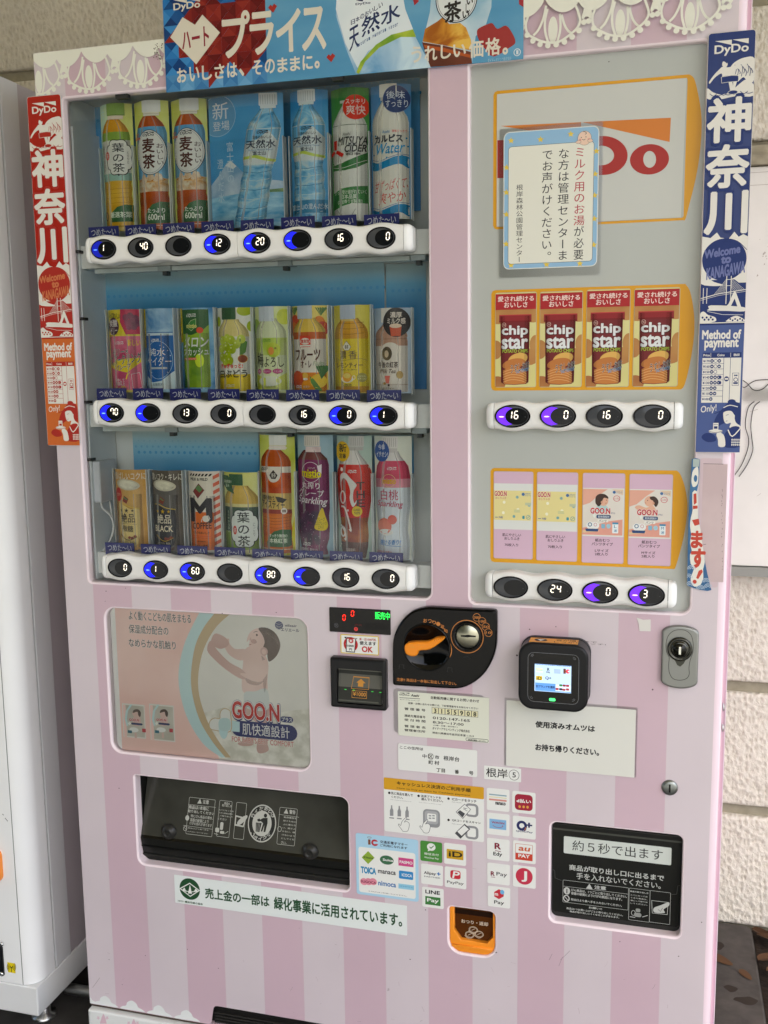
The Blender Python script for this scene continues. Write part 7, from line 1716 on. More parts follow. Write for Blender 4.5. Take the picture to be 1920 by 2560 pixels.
GR = M('#8d8f92', .45); DK = M('#4a4c50', .45)
def hand(A, x, y, s):
    P = [(0, 0), (10, -30), (34, -56), (46, -60), (44, -48), (28, -26), (44, -30), (58, -24), (66, -10), (62, 20), (50, 44), (18, 44), (6, 28), (-8, 10), (-18, -6), (-12, -12)]
    q = smooth([(x+a*s, y+b*s) for a, b in P], 3); A.poly(q, W8); A.line(q, .0007, DK, closed=True)
def s_guide(A):
    K = M('#2a2a26'); A.poly([(317, 138), (1116, 212), (1116, 316), (317, 238)], M('#cf9a22')) if False else A.rect(317, 138, 1116, 314, M('#d19c24'), .002)
    A.rect(317, 240, 1116, 330, W8)
    A.text('キャッシュレス決済のご利用手順', 422, 168, 1010, 258, M('#3a2c14'), b=.03); A.text('How to buy an item by Cashless payment.', 422, 216, 1012, 292, M('#3a2c14'), b=.0)
    for x, y in ((361, 262), (595, 286), (834, 308)): A.ell(x, y, 10, 10, K, 14)
    A.text('先に商品を選んで', 376, 252, 548, 292, K, b=.02); A.text('ください。', 378, 284, 470, 310, K, b=.02); A.text('決済ブランドを', 614, 276, 774, 312, K, b=.02); A.text('選んでください。', 616, 300, 790, 338, K, b=.02); A.text('ICカードをタッチ', 862, 300, 1056, 342, K, b=.02); A.ell(834, 478, 10, 10, K, 14); A.text('QRコードをスキャン', 862, 470, 1090, 514, K, b=.02)
    for x0_, y0_, x1_ in ((372, 312, 536), (598, 334, 774), (862, 330, 936), (862, 504, 936)): A.text('Push a button to choose an item'[:int((x1_-x0_)/5.4)], x0_, y0_, x1_, y0_+8+(x1_-x0_)*.09, GR)
    for i, (x, y) in enumerate(((380, 445), (441, 450), (503, 456))):
        A.poly([(x-5, y-84), (x+5, y-84), (x+6, y-62), (x+14, y-44), (x+14, y), (x-14, y), (x-14, y-44), (x-6, y-62)], GR); A.rect(x-20, y+10, x+20, y+24, GR, .002)
    hand(A, 452, 522, 1.05)
    A.rect(630, 388, 766, 544, GR, .007); A.rect(644, 402, 752, 516, M('#a9abad'), .005); A.rect(664, 424, 736, 494, W8, .002)
    for x in (676, 704):
        for y in (438, 458): A.rect(x, y, x+20, y+12, GR)
    hand(A, 622, 536, 1.0)
    A.rect(966, 342, 1072, 460, GR, .007); A.rect(984, 362, 1052, 440, W8, .003); A.poly([(962, 352), (1010, 394), (948, 466), (894, 414)], W8); A.line([(962, 352), (1010, 394), (948, 466), (894, 414)], .0008, DK, closed=True); A.poly([(926, 400), (966, 428), (946, 458), (904, 416)], DK); A.text('IC', 956, 380, 984, 404, DK, slant=-.3)
    A.rect(966, 520, 1072, 638, GR, .007); A.rect(984, 540, 1052, 618, W8, .003); A.poly([(962, 508), (1008, 550), (930, 628), (884, 584)], DK); A.poly([(960, 520), (996, 552), (938, 604), (904, 570)], W8); A.text('※ ご利用の決済端末によって画面が異なります。', 632, 590, 900, 622, GR)
sheet('U', (317, 138), (1116, 656), W8, s_guide, 'guide_sticker', 'white and ochre cashless payment guide sticker showing bottles, hands and a reader', 'sticker', r=.003)
def s_ic(A):
    A.rect(115, 690, 572, 1110, W8, .004); BR = M('#7a4a34'); A.ell(202, 618, 17, 7, BR); A.ell(202, 618, 14, 4.5, M('#a9d0e6')); A.rect(192, 632, 212, 676, BR); A.ring(245, 660, 28, 26, .0034, M('#b8303c')); A.rect(250, 650, 278, 672, M('#a9d0e6'))
    K = M('#2c2c40'); A.text('交通系電子マネー', 288, 640, 506, 688, K, b=.02); A.text('ご利用になれます', 288, 668, 504, 714, K, b=.02)
    A.poly([(193, 726), (244, 780), (193, 830), (141, 776)], M('#8aa83a')); A.text('Kitaca', 158, 766, 232, 790, M('#3c5c24'), b=.03); A.ell(341, 798, 55, 36, M('#3c6a4c')); A.text('Suica', 310, 784, 392, 812, W8, b=.03); A.rect(434, 776, 555, 856, M('#c84a84')); A.text('PASMO', 444, 800, 546, 834, W8, b=.04)
    A.text('TOICA', 136, 850, 254, 912, M('#2f86b4'), b=.09); A.text('manaca', 272, 876, 412, 918, M('#3a3a40'), b=.03); A.rect(438, 880, 552, 958, M('#2f86c4'), .002); A.text('ICOCA', 462, 904, 542, 936, W8, b=.03)
    for x in (160, 196, 232): A.ell(x, 970, 30, 28, M('#d98a9c'))
    A.text('SUGOCA', 136, 956, 256, 990, M('#7a2c44'), b=.03); A.text('nimoca', 274, 962, 414, 1016, M('#2f6fae'), b=.03); A.rect(434, 984, 560, 1040, M('#8fc4dc')); A.text('はやかけん', 444, 998, 552, 1022, M('#4a9cc0'), b=.03); A.text('※ PiTaPaはご利用いただけません。', 196, 1040, 504, 1090, M('#6a6c70'))
sheet('U', (93, 580), (596, 1132), M('#a9d0e6', .35), s_ic, 'transit_sticker', 'pale blue sticker listing nine transport cards left of the green square', 'sticker', r=.004)
G_PAY = 'payment brand stickers'
def pay(tl, br, label, paint, base=W8):
    sheet('U', tl, br, base, paint, 'payment_sticker', label, 'sticker', r=.0028, group=G_PAY)
K = M('#26262a')
pay((1139, 220), (1319, 415), 'square white sticker with blue, yellow and red stripes', lambda A: (A.rect(1157, 268, 1297, 292, M('#86a6b4')), A.rect(1157, 290, 1297, 308, M('#d4c45a')), A.rect(1157, 306, 1297, 334, M('#d08a7c')), A.text('nanaco', 1208, 334, 1288, 362, K, b=.06)))
pay((1342, 244), (1527, 436), 'square white sticker with crimson block reading d払い', lambda A: (A.rect(1363, 268, 1504, 410, M('#9c2238'), .006), A.text('d払い', 1378, 308, 1490, 348, W8, b=.05), [A.ell(x, y, 10, 11, M('#d8a04a'), 14) for x, y in ((1401, 372), (1433, 374), (1464, 376))]))
pay((1139, 417), (1319, 609), 'square white sticker with light blue block reading WAON', lambda A: (A.rect(1160, 467, 1294, 560, M('#7fb0d8')), A.text('WAON', 1178, 488, 1278, 514, M('#a0344c'), b=.04), A.line([(1186, 520), (1210, 534), (1245, 538), (1268, 530), (1262, 522)], .0008, M('#a0344c'), 3)))
pay((1345, 442), (1529, 636), 'square white sticker with navy Q and plus sign', lambda A: (A.ring(1418, 524, 42, 40, .0044, M('#20285c')), A.line([(1426, 540), (1448, 562)], .0042, M('#20285c')), A.text('+', 1454, 500, 1498, 540, M('#20285c'), b=.05), A.line([(1440, 560), (1452, 536)], .001, M('#c8783c')), A.text('QUICPay', 1370, 558, 1502, 588, M('#20285c'), b=.02, shear=.3)))
pay((1141, 618), (1320, 810), 'square white sticker with dark red R above the word Edy', lambda A: (A.text('R', 1204, 662, 1248, 712, M('#7a1c34'), b=.05), A.line([(1206, 722), (1252, 732)], .001, M('#7a1c34')), A.text('Edy', 1192, 732, 1260, 776, K, b=.03)))
pay((1347, 638), (1529, 832), 'square white sticker with red lettered au over PAY', lambda A: (A.frame(1367, 664, 1504, 808, .0006, M('#b84030'), .001), A.rect(1367, 738, 1504, 808, M('#c4402c')), A.text('au', 1392, 692, 1478, 730, M('#c45c34'), b=.03, shear=.2), A.text('PAY', 1392, 748, 1480, 784, W8, b=.04)))
pay((1143, 816), (1322, 1002), 'square white sticker reading R Pay', lambda A: (A.text('R', 1172, 888, 1200, 924, M('#7a1c34'), b=.05), A.line([(1172, 932), (1206, 936)], .0008, M('#7a1c34')), A.text('Pay', 1216, 892, 1300, 940, M('#3a3a3e'), b=.0)))
pay((1347, 834), (1529, 1028), 'square white sticker with crimson disc and white J', lambda A: (A.ell(1437, 928, 68, 66, M('#c0344c'), 40), A.text('J', 1420, 886, 1456, 972, W8, b=.05)))
pay((1148, 1000), (1325, 1186), 'square white sticker with red cube mark over the word Pay', lambda A: (A.poly([(1236, 1030), (1274, 1052), (1274, 1088), (1236, 1110), (1198, 1088), (1198, 1052)], M('#c0303c')), A.ell(1262, 1054, 17, 18, M('#6fb0dc')), A.text('m', 1204, 1062, 1228, 1082, W8, b=.03), A.text('Pay', 1198, 1118, 1276, 1162, K, b=.01)))
pay((609, 640), (784, 822), 'square green sticker with white speech bubble and tick', lambda A: (A.ell(696, 694, 34, 30, W8), A.poly([(672, 710), (668, 728), (692, 720)], W8), A.line([(682, 692), (694, 704), (716, 684)], .0014, M('#3c7a34')), A.text('微信支付', 640, 736, 756, 768, W8), A.text('WeChat Pay', 640, 768, 756, 800, W8)), M('#4a8a3c', .35))
pay((798, 658), (974, 846), 'square white sticker with ochre block reading iD', lambda A: (A.rect(819, 708, 952, 800, M('#c49a24')), A.text('iD', 838, 726, 942, 780, M('#22201a'), b=.03)))
pay((615, 824), (790, 1006), 'square white sticker reading Alipay partner', lambda A: (A.text('Alipay', 638, 886, 732, 926, K, b=.02), A.text('+', 742, 896, 768, 922, M('#2f6fb4'), b=.05), A.text('PARTNER', 640, 922, 768, 948, M('#6a6c70'), b=.01)))
pay((803, 846), (976, 1032), 'square white sticker with red block and white P', lambda A: (A.rect(848, 876, 930, 954, M('#c02a38'), .004), A.text('P', 864, 886, 914, 946, W8, b=.03, shear=.2), A.text('PayPay', 822, 960, 954, 1004, K, b=.0)))
pay((623, 1008), (796, 1190), 'square white sticker reading LINE over green Pay block', lambda A: (A.text('LINE', 650, 1034, 764, 1076, K, b=.04), A.rect(648, 1084, 770, 1166, M('#3c7a3c')), A.text('Pay', 664, 1100, 754, 1148, W8, b=.03)))
# green-association strip
f1_ = PF('T', -.0008); f2_ = PF('U', -.0008)
a = f1_(374, 792); c = f2_(503, 1400)
m_ = MB(); m_.plate(rr(a[0], c[0], c[1], a[1], .001, 2), -.0011, -.0004, M('#dfe6e4', .4))
A = Art(PF('T', -.0011), -.0011); GD = M('#1f4a2c', .45)
A.ell(482, 892, 70, 73, GD, 44); dm = [(482, 852), (548, 902), (486, 942), (416, 888)]; A.line(dm, .0018, W8, closed=True)
A.poly([(484, 862), (498, 924), (470, 922)], W8); A.poly([(446, 880), (460, 912), (430, 898)], W8); A.poly([(524, 888), (540, 906), (508, 912)], W8); A.line([(424, 896), (486, 912), (542, 906)], .0014, W8)
A.text('公益財団法人', 398, 966, 446, 984, GD); A.text('横浜市緑の協会', 448, 972, 572, 1004, GD, b=.03)
A.text('売上金の一部は', 588, 884, 1032, 1016, GD, b=.055, res=5)
g2 = PF('U', -.0011); s0 = PF('T', -.0011)(1064, 944); s1 = g2(462, 1330)
AA = Art(lambda u, v: (u, v), -.0011); AA.text('緑化事業に活用されています。', s0[0], s0[1], s1[0], s1[1], GD, b=.055, res=5)
A.items += AA.items
A.flush(m_); m_.build('notice_strip', None, 'long white strip with green round emblem and green writing under the drink slot', 'sticker')
# used-nappy notice behind the reader
f = PF('S', -.0003); a, c = f(66, 748), f(1076, 1372)
m_ = MB(); m_.plate(rr(a[0], c[0], c[1]+.002, a[1], .002, 3), -.0006, -.0002, LAMI); m_.build('laminate_pouch', None, 'clear laminate edge round the white paper notice under the card reader', 'film')
sheet('S', (80, 768), (1063, 1364), M('#d9dad2', .5), lambda A: (A.text('使用済みオムツは', 304, 930, 758, 1014, INK, b=.055, res=5), A.text('お持ち帰りください。', 304, 1104, 790, 1196, INK, b=.055, res=5)), 'paper_notice', 'white paper notice about used nappies partly behind the card reader', 'notice', y=-.0008)
f = PF('S', -.0006); m_ = MB(); m_.plate([f(*q) for q in [(1080, 136), (1130, 152), (1188, 150), (1188, 240), (1102, 238), (1096, 180)]], -.0009, -.0003, M('#dad8d2', .5)); m_.build('tape_scrap', None, 'torn scrap of white tape near the silver lock plate', 'tape')

# top banner
BY = -.006
f = PF('C', BY); bz0 = (PF('A', BY)(1072, 593)[1]+f(1353, 497)[1])/2; bx0 = PF('A', BY)(1066, 300)[0]; bx1 = f(1355, 260)[0]; bz1 = bz0+.205
m_ = MB(); m_.plate([(bx0, bz0), (bx1, bz0), (bx1, bz1), (bx0, bz1)], BY, BY+.002, M('#4f9cc6', .2))
A = Art(PF('B', BY), BY, step=.00006)
fB = PF('B', BY)
u2 = lambda X: X
def wq(x, y): return fB(x, y)
A.wpoly([(bx0, bz0), (bx1, bz0), (bx1, bz1), (bx0, bz1)], NM('#3f86b2', '#74abc8', 3, 4, .2, .3, .7, h3='#5a98be', stretch=(1, 1, 2.5)))
# faceted blue and red pattern at the left
mid_x = fB(690, 300)[0]; stepx = (mid_x-bx0)/7
BL = ['#123f78', '#17528f', '#1f64a6', '#2a76b8', '#15487f', '#3a86c4', '#0f356a']
RDs = ['#701a1d', '#80211f', '#601418', '#8c2a24']
def in_red(x, z):
    c1, c2 = fB(330, 240), fB(560, 190)
    d = lambda c, r: abs(x-c[0])+abs(z-c[1]) < r
    return d(c1, .073) or d(c2, .073)
n_ = 7; hh = stepx
for i in range(-1, n_+1):
    for j in range(-1, 8):
        X, Z = bx0+i*stepx, bz0+j*hh
        sq = [(X, Z), (X+stepx, Z), (X+stepx, Z+hh), (X, Z+hh)]; cc = (X+stepx/2, Z+hh/2)
        for t_ in range(4):
            tri_ = [sq[t_], sq[(t_+1) % 4], cc]
            tri_ = [(min(max(p_[0], bx0), mid_x), min(max(p_[1], bz0), bz1)) for p_ in tri_]
            if abs(area(tri_)) < 1e-6: continue
            gx_, gz_ = sum(p_[0] for p_ in tri_)/3, sum(p_[1] for p_ in tri_)/3
            if abs(gx_-cc[0]) > stepx or (gx_ > mid_x-.005): pass
            pal = RDs if in_red(gx_, gz_) else BL
            if j == 0 and not in_red(gx_, gz_): pal = ['#4a86b8', '#5c98c4', '#3a76ac', '#6aa2cc']
            A.wpoly(tri_, M(pal[(i*3+j*5+t_*2) % len(pal)], .2))
WB = M('#dad4c4', .3)
hp_ = [(68, 243), (148, 112), (228, 162), (276, 96), (390, 212), (236, 418)]
A.poly(hp_, WB)
A.text('ハート', 143, 196, 320, 300, M('#8a2030'), b=.05, slant=.08)
A.text('プ', 404, 92, 584, 356, WB, b=.05, res=6); A.text('ラ', 584, 92, 738, 338, WB, b=.05, res=6); A.text('イ', 752, 76, 912, 322, WB, b=.05, res=6); A.text('ス', 920, 62, 1074, 310, WB, b=.05, res=6)
for i, ch in enumerate('おいしさは、そのままに。'):
    x = 104+i*81.5; y = 446-i*8.4; small = ch in '、。'
    A.text(ch, x+(6 if not small else 4), y+(46 if small else 0)+(0 if not small else 0), x+(70 if not small else 32), y+84, WB, b=.045)
dydo(A, 88, 2, 260, 76, WB, .04, slant=.09)
for x, y in ((730, 52), (1106, 372)):
    A.poly([(x-28, y), (x-14, y-20), (x, y-10), (x+10, y-28), (x+30, y-12), (x+4, y+32)], M('#a83028', .3))
# printed bottles on the banner, lying aslant
def fan(A, k, pts, m, sm=0):
    f_ = PF(k, BY); q = smooth(pts, sm) if sm else pts
    W_ = [f_(*p_) for p_ in q]; W_ = [(min(max(x, bx0), bx1), min(max(z, bz0), bz1)) for x, z in W_]; A.wpoly(W_, m)
fan(A, 'B', [(1150, -260), (1560, -260), (1580, 50), (1640, 210), (1760, 470), (1500, 486), (1270, 480), (1200, 300), (1140, 100)], NM('#4f90c0', '#c4dce8', 14, 4, .2, .32, .68, dist=1))
fan(A, 'B', [(1140, 60), (1150, -100), (1560, -100), (1590, 60), (1650, 215), (1500, 240), (1350, 330), (1280, 440), (1200, 280)], NM('#cfdde4', '#e4ebee', 8, 2))
fan(A, 'B', [(1272, 470), (1300, 400), (1400, 290), (1500, 225), (1640, 190), (1660, 240), (1560, 240), (1420, 310), (1330, 400), (1290, 480)], NM('#6f9a2c', '#a9bc3c', 30, 3))
NV = M('#20305c', .3)
Bt = [('天', 1226, 176, 1290, 316, .45), ('然', 1306, 100, 1424, 208, .35), ('水', 1432, 42, 1556, 140, .3)]
for ch, x0_, y0_, x1_, y1_, sl in Bt: A.text(ch, x0_, y0_, x1_, y1_, NV, b=.03, slant=sl)
for i, ch in enumerate('日本のおいしい'): A.text(ch, 1238+i*30, 128-i*18, 1264+i*30, 156-i*18, NV, b=.01, slant=.3)
for i, ch in enumerate('Natural Mineral Water'):
    if ch != ' ': A.text(ch, 1274+i*13, 290-8.6*i+.08*i*i, 1283+i*13, 308-8.6*i+.08*i*i, M('#3a5a8c', .3), slant=.3)
dydo(A, 1268, 6, 1364, 56, NV, .04, slant=.3)
AC = Art(PF('C', BY), BY, step=.00006); AC.items, AC.boxes = A.items, A.boxes
fan(A, 'C', [(610, -300), (1100, -300), (1090, 60), (1040, 220), (960, 300), (930, 540), (740, 560), (560, 540), (520, 350), (580, 100)], NM('#8fb6cc', '#c4d6de', 12, 4))
fan(A, 'C', [(540, 240), (640, 180), (690, 140), (740, 200), (830, 190), (880, 230), (920, 330), (930, 420), (520, 345)], NM('#a05a18', '#e2b650', 16, 5, .3, .38, .62, h3='#c98a2c', dist=2))
fan(A, 'C', [(515, 350), (700, 380), (920, 430), (930, 545), (700, 566), (585, 556), (540, 440)], NM('#3c1c12', '#6a3420', 7, 3))
fan(A, 'C', [(530, 372), (700, 400), (915, 455), (915, 480), (700, 430), (540, 400)], M('#b0562c', .2))
AC.ell(800, -10, 175, 200, M('#d9dedd', .25), 40); AC.ring(800, -10, 175, 200, .0014, M('#26304a'), 44); AC.ring(800, -10, 158, 184, .0006, M('#26304a'), 44)
AC.text('茶', 700, 24, 838, 172, M('#26221f', .3), b=.05, slant=.15); AC.text('い', 852, 92, 904, 146, M('#26221f', .3), b=.03, slant=.2); AC.text('し', 878, 34, 910, 106, M('#26221f', .3), b=.03); AC.text('い', 886, -20, 936, 34, M('#26221f', .3), b=.03)
fan(A, 'C', [(970, 270), (985, 236), (1060, 200), (1100, 194), (1140, 240), (1210, 212), (1260, 270), (1290, 350), (1240, 396), (1110, 470), (1040, 410), (985, 330)], M('#9c3432', .25), 3)
for (ch, x0_, y0_, x1_, y1_) in (('う', 428, 392, 508, 514), ('れ', 536, 388, 638, 498), ('し', 672, 376, 752, 480), ('い', 776, 374, 876, 464), ('価', 906, 338, 1022, 470), ('格', 1042, 322, 1164, 450), ('。', 1186, 402, 1224, 446)):
    AC.text(ch, x0_, y0_, x1_, y1_, WB, b=.045)
AC.ring(1304, 434, 30, 32, .0012, M('#d3dce0')); AC.rect(1296, 418, 1314, 450, M('#d3dce0')); AC.text('ダイドードリンコ株式会社', 1060, 486, 1256, 508, M('#9cbfd2'))
fan(A, 'C', [(440, 0), (480, -10), (490, 10), (452, 46)], M('#a03038', .25)); fan(A, 'C', [(1316, -20), (1357, -20), (1357, 60), (1320, 36)], M('#a03038', .25))
# keep inside the sheet
A.items = [(*clip(v, f_, bx0, bx1), m, l) for v, f_, m, l in A.items]
A.items = [(vs, [f_ for f_ in fs if sum(vs[i][1] for i in f_)/len(f_) < bz1+.002], m, l) for vs, fs, m, l in A.items]
A.flush(m_); m_.build('banner', None, 'blue and red advertising banner with white katakana above the pink machine', 'banner')
q = PF('B', -.004)(1146, 507); m_ = MB(); m_.box(q[0]-.008, q[0]+.009, -.004, .006, q[1]-.003, q[1]+.004, '#2b2b2a'); m_.box(q[0]-.003, q[0]+.004, -.006, .004, q[1]+.003, q[1]+.007, '#1c1c1c'); m_.build('banner_clip', vm)
q = PF('Y', .004)(920, 585); m_ = MB(); m_.box(q[0]-.010, q[0]+.012, .004, .014, q[1]-.003, q[1]+.004, '#2f302e'); m_.build('banner_clip', vm)

# milk notice on the right window
MY = RP-.0022
f = PF('G', MY); a, c = f(190, 450), f(888, 1425)
m_ = MB(); m_.plate(rr(a[0], c[0], c[1]-.006, a[1], .004, 4), MY+.0005, MY+.001, LAMI)
a, c = f(222, 468), f(868, 1398)
z1_ = (f(222, 472)[1]+f(884, 425)[1])/2; z0_ = (f(212, 1420)[1]+f(862, 1400)[1])/2; x0_ = f(218, 900)[0]; x1_ = f(873, 900)[0]
m_.plate(rr(x0_, x1_, z0_, z1_, .009, 6), MY-.0002, MY+.0003, M('#e2e4de', .35))
A = Art(PF('G', MY-.0002), MY-.0002, step=.00006)
A.wpoly(rr(x0_+.0012, x1_-.0012, z0_+.0012, z1_-.0012, .008, 6), M('#8fb8d8', .35))
i0 = f(256, 570); i1 = f(836, 1366); iz1 = (f(256, 570)[1]+f(846, 535)[1])/2; iz0 = (f(245, 1386)[1]+f(830, 1362)[1])/2
STR_ = M('#e0c44c', .4)
for x, y in ((270, 530), (474, 522), (683, 484), (240, 716), (238, 888), (238, 1040), (236, 1244), (860, 602), (852, 760), (848, 908), (846, 1070), (842, 1250), (270, 1390), (515, 1386), (746, 1380)):
    A.poly([(x+24*(1 if i % 2 == 0 else .45)*sin(i*pi/5), y-24*(1 if i % 2 == 0 else .45)*cos(i*pi/5)) for i in range(10)], STR_)
xi0, xi1 = f(250, 950)[0], f(839, 950)[0]
A.wpoly(rr(xi0, xi1, iz0, iz1, .005, 5), M('#3a3c40', .4)); A.wpoly(rr(xi0+.0005, xi1-.0005, iz0+.0005, iz1-.0005, .0046, 5), M('#e2e2d6', .4))
RDm = M('#b23a48', .4); KK = M('#22232a', .4)
A.vtext('ミルク用のお湯', 704, 572, 782, 1118, RDm, b=.004, res=4); A.vtext('が必要', 700, 1118, 774, 1356, KK, b=.004, res=4)
A.vtext('な方は管理センターま', 592, 582, 668, 1358, KK, b=.004, res=4); A.vtext('でお声がけください。', 480, 590, 556, 1362, KK, b=.004, res=4); A.vtext('根岸森林公園管理センター', 304, 832, 352, 1372, KK, b=.0)
SKN = M('#e8c9b4', .4)
A.ell(778, 512, 48, 50, KK, 28); A.ell(778, 512, 46.5, 48.5, SKN, 28); A.ell(748, 524, 9, 8, M('#dc9c94')); A.ell(808, 520, 9, 8, M('#dc9c94')); A.ell(756, 508, 3, 4, KK, 8); A.ell(788, 504, 3, 4, KK, 8); A.line([(762, 520), (774, 526), (784, 518)], .0006, KK, 3); A.line([(770, 466), (784, 470), (792, 480), (782, 486)], .0007, KK, 3)
for x, y in ((736, 540), (818, 530)): A.ell(x, y, 19, 12, KK, 16); A.ell(x, y, 17.5, 10.5, SKN, 16)
A.flush(m_); m_.build('milk_notice', None, 'laminated blue bordered notice with stars and vertical writing taped over the big logo', 'notice')

# side strips
def strip_art(A, hue):
    D, L_, PALE = hue; WW = M('#dfdcd4', .3)
    dydo(A, 14, 17, 86, 50, WW, .045)
    # surfer and waves (plain shapes)
    A.poly(smooth([(100, 62), (78, 58), (58, 66), (48, 78), (44, 92), (50, 104), (60, 100), (66, 108), (78, 100), (88, 112), (100, 108)], 4), WW)
    for i in range(9): A.line([(58+i*4.4, 72+(i % 3)*5), (62+i*4.4, 80+(i % 3)*5), (60+i*4.4, 92+(i % 2)*6)], .0008, M(D), 3)
    A.poly(smooth([(0, 118), (14, 128), (34, 134), (54, 126), (72, 112), (84, 106), (100, 118), (100, 142), (60, 140), (30, 144), (0, 140)], 4), WW)
    for i in range(8): A.line([(6+i*11, 130+(i % 2)*4), (14+i*11, 136), (22+i*11, 131+(i % 2)*3)], .0008, M(D), 3)
    A.poly(smooth([(26, 78), (32, 74), (46, 76), (64, 72), (74, 76), (60, 82), (50, 86), (50, 96), (34, 98), (30, 88), (16, 96), (6, 108), (4, 104), (14, 90)], 4), WW); A.ell(37, 68, 6, 8, WW); A.poly([(32, 62), (38, 58), (43, 64), (42, 68), (36, 63)], M(D))
    A.poly(smooth([(30, 96), (52, 94), (66, 96), (66, 108), (48, 108), (32, 108)], 3), M(D)); A.line([(30, 96), (52, 94), (67, 96), (67, 108), (48, 108), (31, 109), (30, 96)], .0005, WW)
    A.poly([(46, 108), (54, 108), (58, 126), (56, 132), (50, 126)], WW); A.poly([(56, 108), (64, 108), (60, 124), (56, 126)], WW); A.ell(56, 131, 11, 5, M(D)); A.ring(56, 131, 11, 5, .0006, WW)
    for ch, v0, v1 in (('神', 140, 241), ('奈', 243, 342), ('川', 347, 446)):
        A.text(ch, 1, v0, 99, v1, M(D), b=.105); A.text(ch, 5, v0+4, 95, v1-4, WW, b=.062, res=5)
    A.poly([(0, 448), (18, 452), (32, 440), (40, 452), (58, 456), (70, 440), (80, 452), (90, 446), (100, 452), (100, 600), (0, 600)], WW)
    A.ell(50, 502, 49, 48, M(D), 48); A.line([(30, 462), (52, 455), (78, 462), (99, 482)], .0009, M(D), 4); A.rect(0, 548, 100, 646, M(D)); A.poly([(0, 520), (20, 545), (0, 560)], M(D)) if False else None
    A.poly(smooth([(0, 532), (14, 540), (28, 552), (50, 560), (30, 562), (0, 556)], 3), WW); A.poly([(60, 554), (100, 524), (100, 562), (60, 562)], WW) if False else A.poly([(74, 548), (100, 530), (100, 556), (84, 556)], WW)
    A.text('Welcome', 6, 475, 84, 493, M(PALE), b=.08, slant=.14); A.text('to', 44, 496, 64, 510, M(PALE), b=.08, slant=.1); A.text('KANAGAWA', 12, 514, 96, 540, M(PALE), b=.08, slant=.17)
    A.line([(0, 590), (40, 580), (100, 572)], .0011, WW); A.line([(0, 594), (40, 584), (100, 576)], .0005, WW)
    for x in (57, 67): A.line([(x, 540), (x, 604)], .0011, WW)
    for y in (548, 562): A.line([(57, y), (67, y)], .0008, WW)
    for i in range(7):
        A.line([(57, 546+i*3), (30+i*3.6, 582-i*.5)], .0004, WW); A.line([(67, 546+i*3), (98-i*4, 573+i*.6)], .0004, WW)
    for x in (6, 14): A.line([(x, 566), (x, 602)], .0009, WW)
    A.poly(smooth([(20, 614), (24, 606), (96, 612), (98, 622), (60, 620), (18, 618)], 3), WW); A.line([(16, 620), (50, 628), (96, 630)], .0006, WW)
    A.poly([(72, 580), (76, 574), (80, 582), (92, 614), (84, 614), (76, 592), (66, 614), (60, 612)], WW); A.line([(48, 608), (54, 612), (64, 604), (72, 592)], .001, WW, 3)
    A.poly(smooth([(0, 626), (8, 620), (18, 628), (34, 634), (34, 644), (0, 646)], 3), WW); A.poly(smooth([(60, 642), (72, 634), (84, 632), (98, 640), (100, 645), (62, 645)], 3), WW)
    for i in range(6): A.ell(6+i*4.6, 634+(i % 2)*5, 2.4, 2.6, M(D), 8); A.ell(68+i*5.4, 639+(i % 2)*3, 2.2, 2.2, M(D), 8)
    A.rect(0, 646, 100, 648, WW); A.rect(0, 648.6, 100, 652, M(D)); A.rect(0, 652, 100, 960, M(L_))
    A.text('Method of', 7, 664, 93, 684, WW, b=.07); A.text('payment', 13, 686, 88, 710, WW, b=.07)
    T0, T1 = 716, 826
    A.rect(9, T0, 96, T0+12, M(D)); A.rect(9, T0+12.6, 96, T1+8, WW)
    A.text('Price', 11, T0+3.4, 25, T0+8.6, WW, b=.03); A.text('Coins', 42, T0+3.4, 58, T0+8.6, WW, b=.03); A.text('Bill', 79, T0+3.4, 91, T0+8.6, WW, b=.03)
    for x in (27.5, 72): A.line([(x, T0+1), (x, T0+11)], .0005, WW)
    for x in (57, 72): A.line([(x, T0+12.6), (x, T1+8)], .0006, M(D))
    for i, (pz, cs) in enumerate((('¥170', 3), ('¥160', 3), ('¥150', 2), ('¥140', 3), ('¥130', 3), ('¥120', 2), ('¥110', 2), ('¥100', 1))):
        y = T0+13+i*12.8
        if i: A.line([(9, y), (57, y)], .0005, M(D))
        A.text(pz, 11, y+4, 25.5, y+9.6, M(D), b=.03)
        for k in range(cs): A.ell(30.6+k*8.2, y+6.6, 4, 4.4, M(D), 14); (A.ell(30.6+k*8.2, y+6.6, 3.1, 3.4, WW, 12) if (k == 1 and i < 3) else None); A.rect(28.8+k*8.2, y+5.6, 32.4+k*8.2, y+7.8, WW)
        if cs == 3 and i > 2: A.rect(47, y+2.6, 53, y+10.6, M(D), .002)
    A.ell(64.5, T0+62, 5.6, 6, M(D), 20); A.rect(60.6, T0+60, 68.4, T0+64, WW); A.frame(77, T0+48, 92, T0+78, .0005, M(D)); A.ell(85, T0+64, 5, 5, M(D)); A.ell(85, T0+64, 3.6, 3.4, WW); A.rect(80, T0+70, 90, T0+74, M(D)); A.ell(83, T0+54, 2, 2, M(D), 8); A.ell(87, T0+54, 2, 2, M(D), 8)
    A.text('Only!', 9, T1+14, 44, T1+34, WW, b=.02, slant=.15)
    # woman holding a cup on a tray (plain figure)
    o = T1-2
    A.poly(smooth([(48, o+36), (60, o+22), (70, o+10), (86, o+8), (98, o+18), (98, o+60), (80, o+56), (60, o+60), (44, o+70), (40, o+56)], 4), M(D)); A.poly(smooth([(14, o+88), (24, o+82), (40, o+86), (46, o+100), (28, o+104), (14, o+96)], 3), M(D))
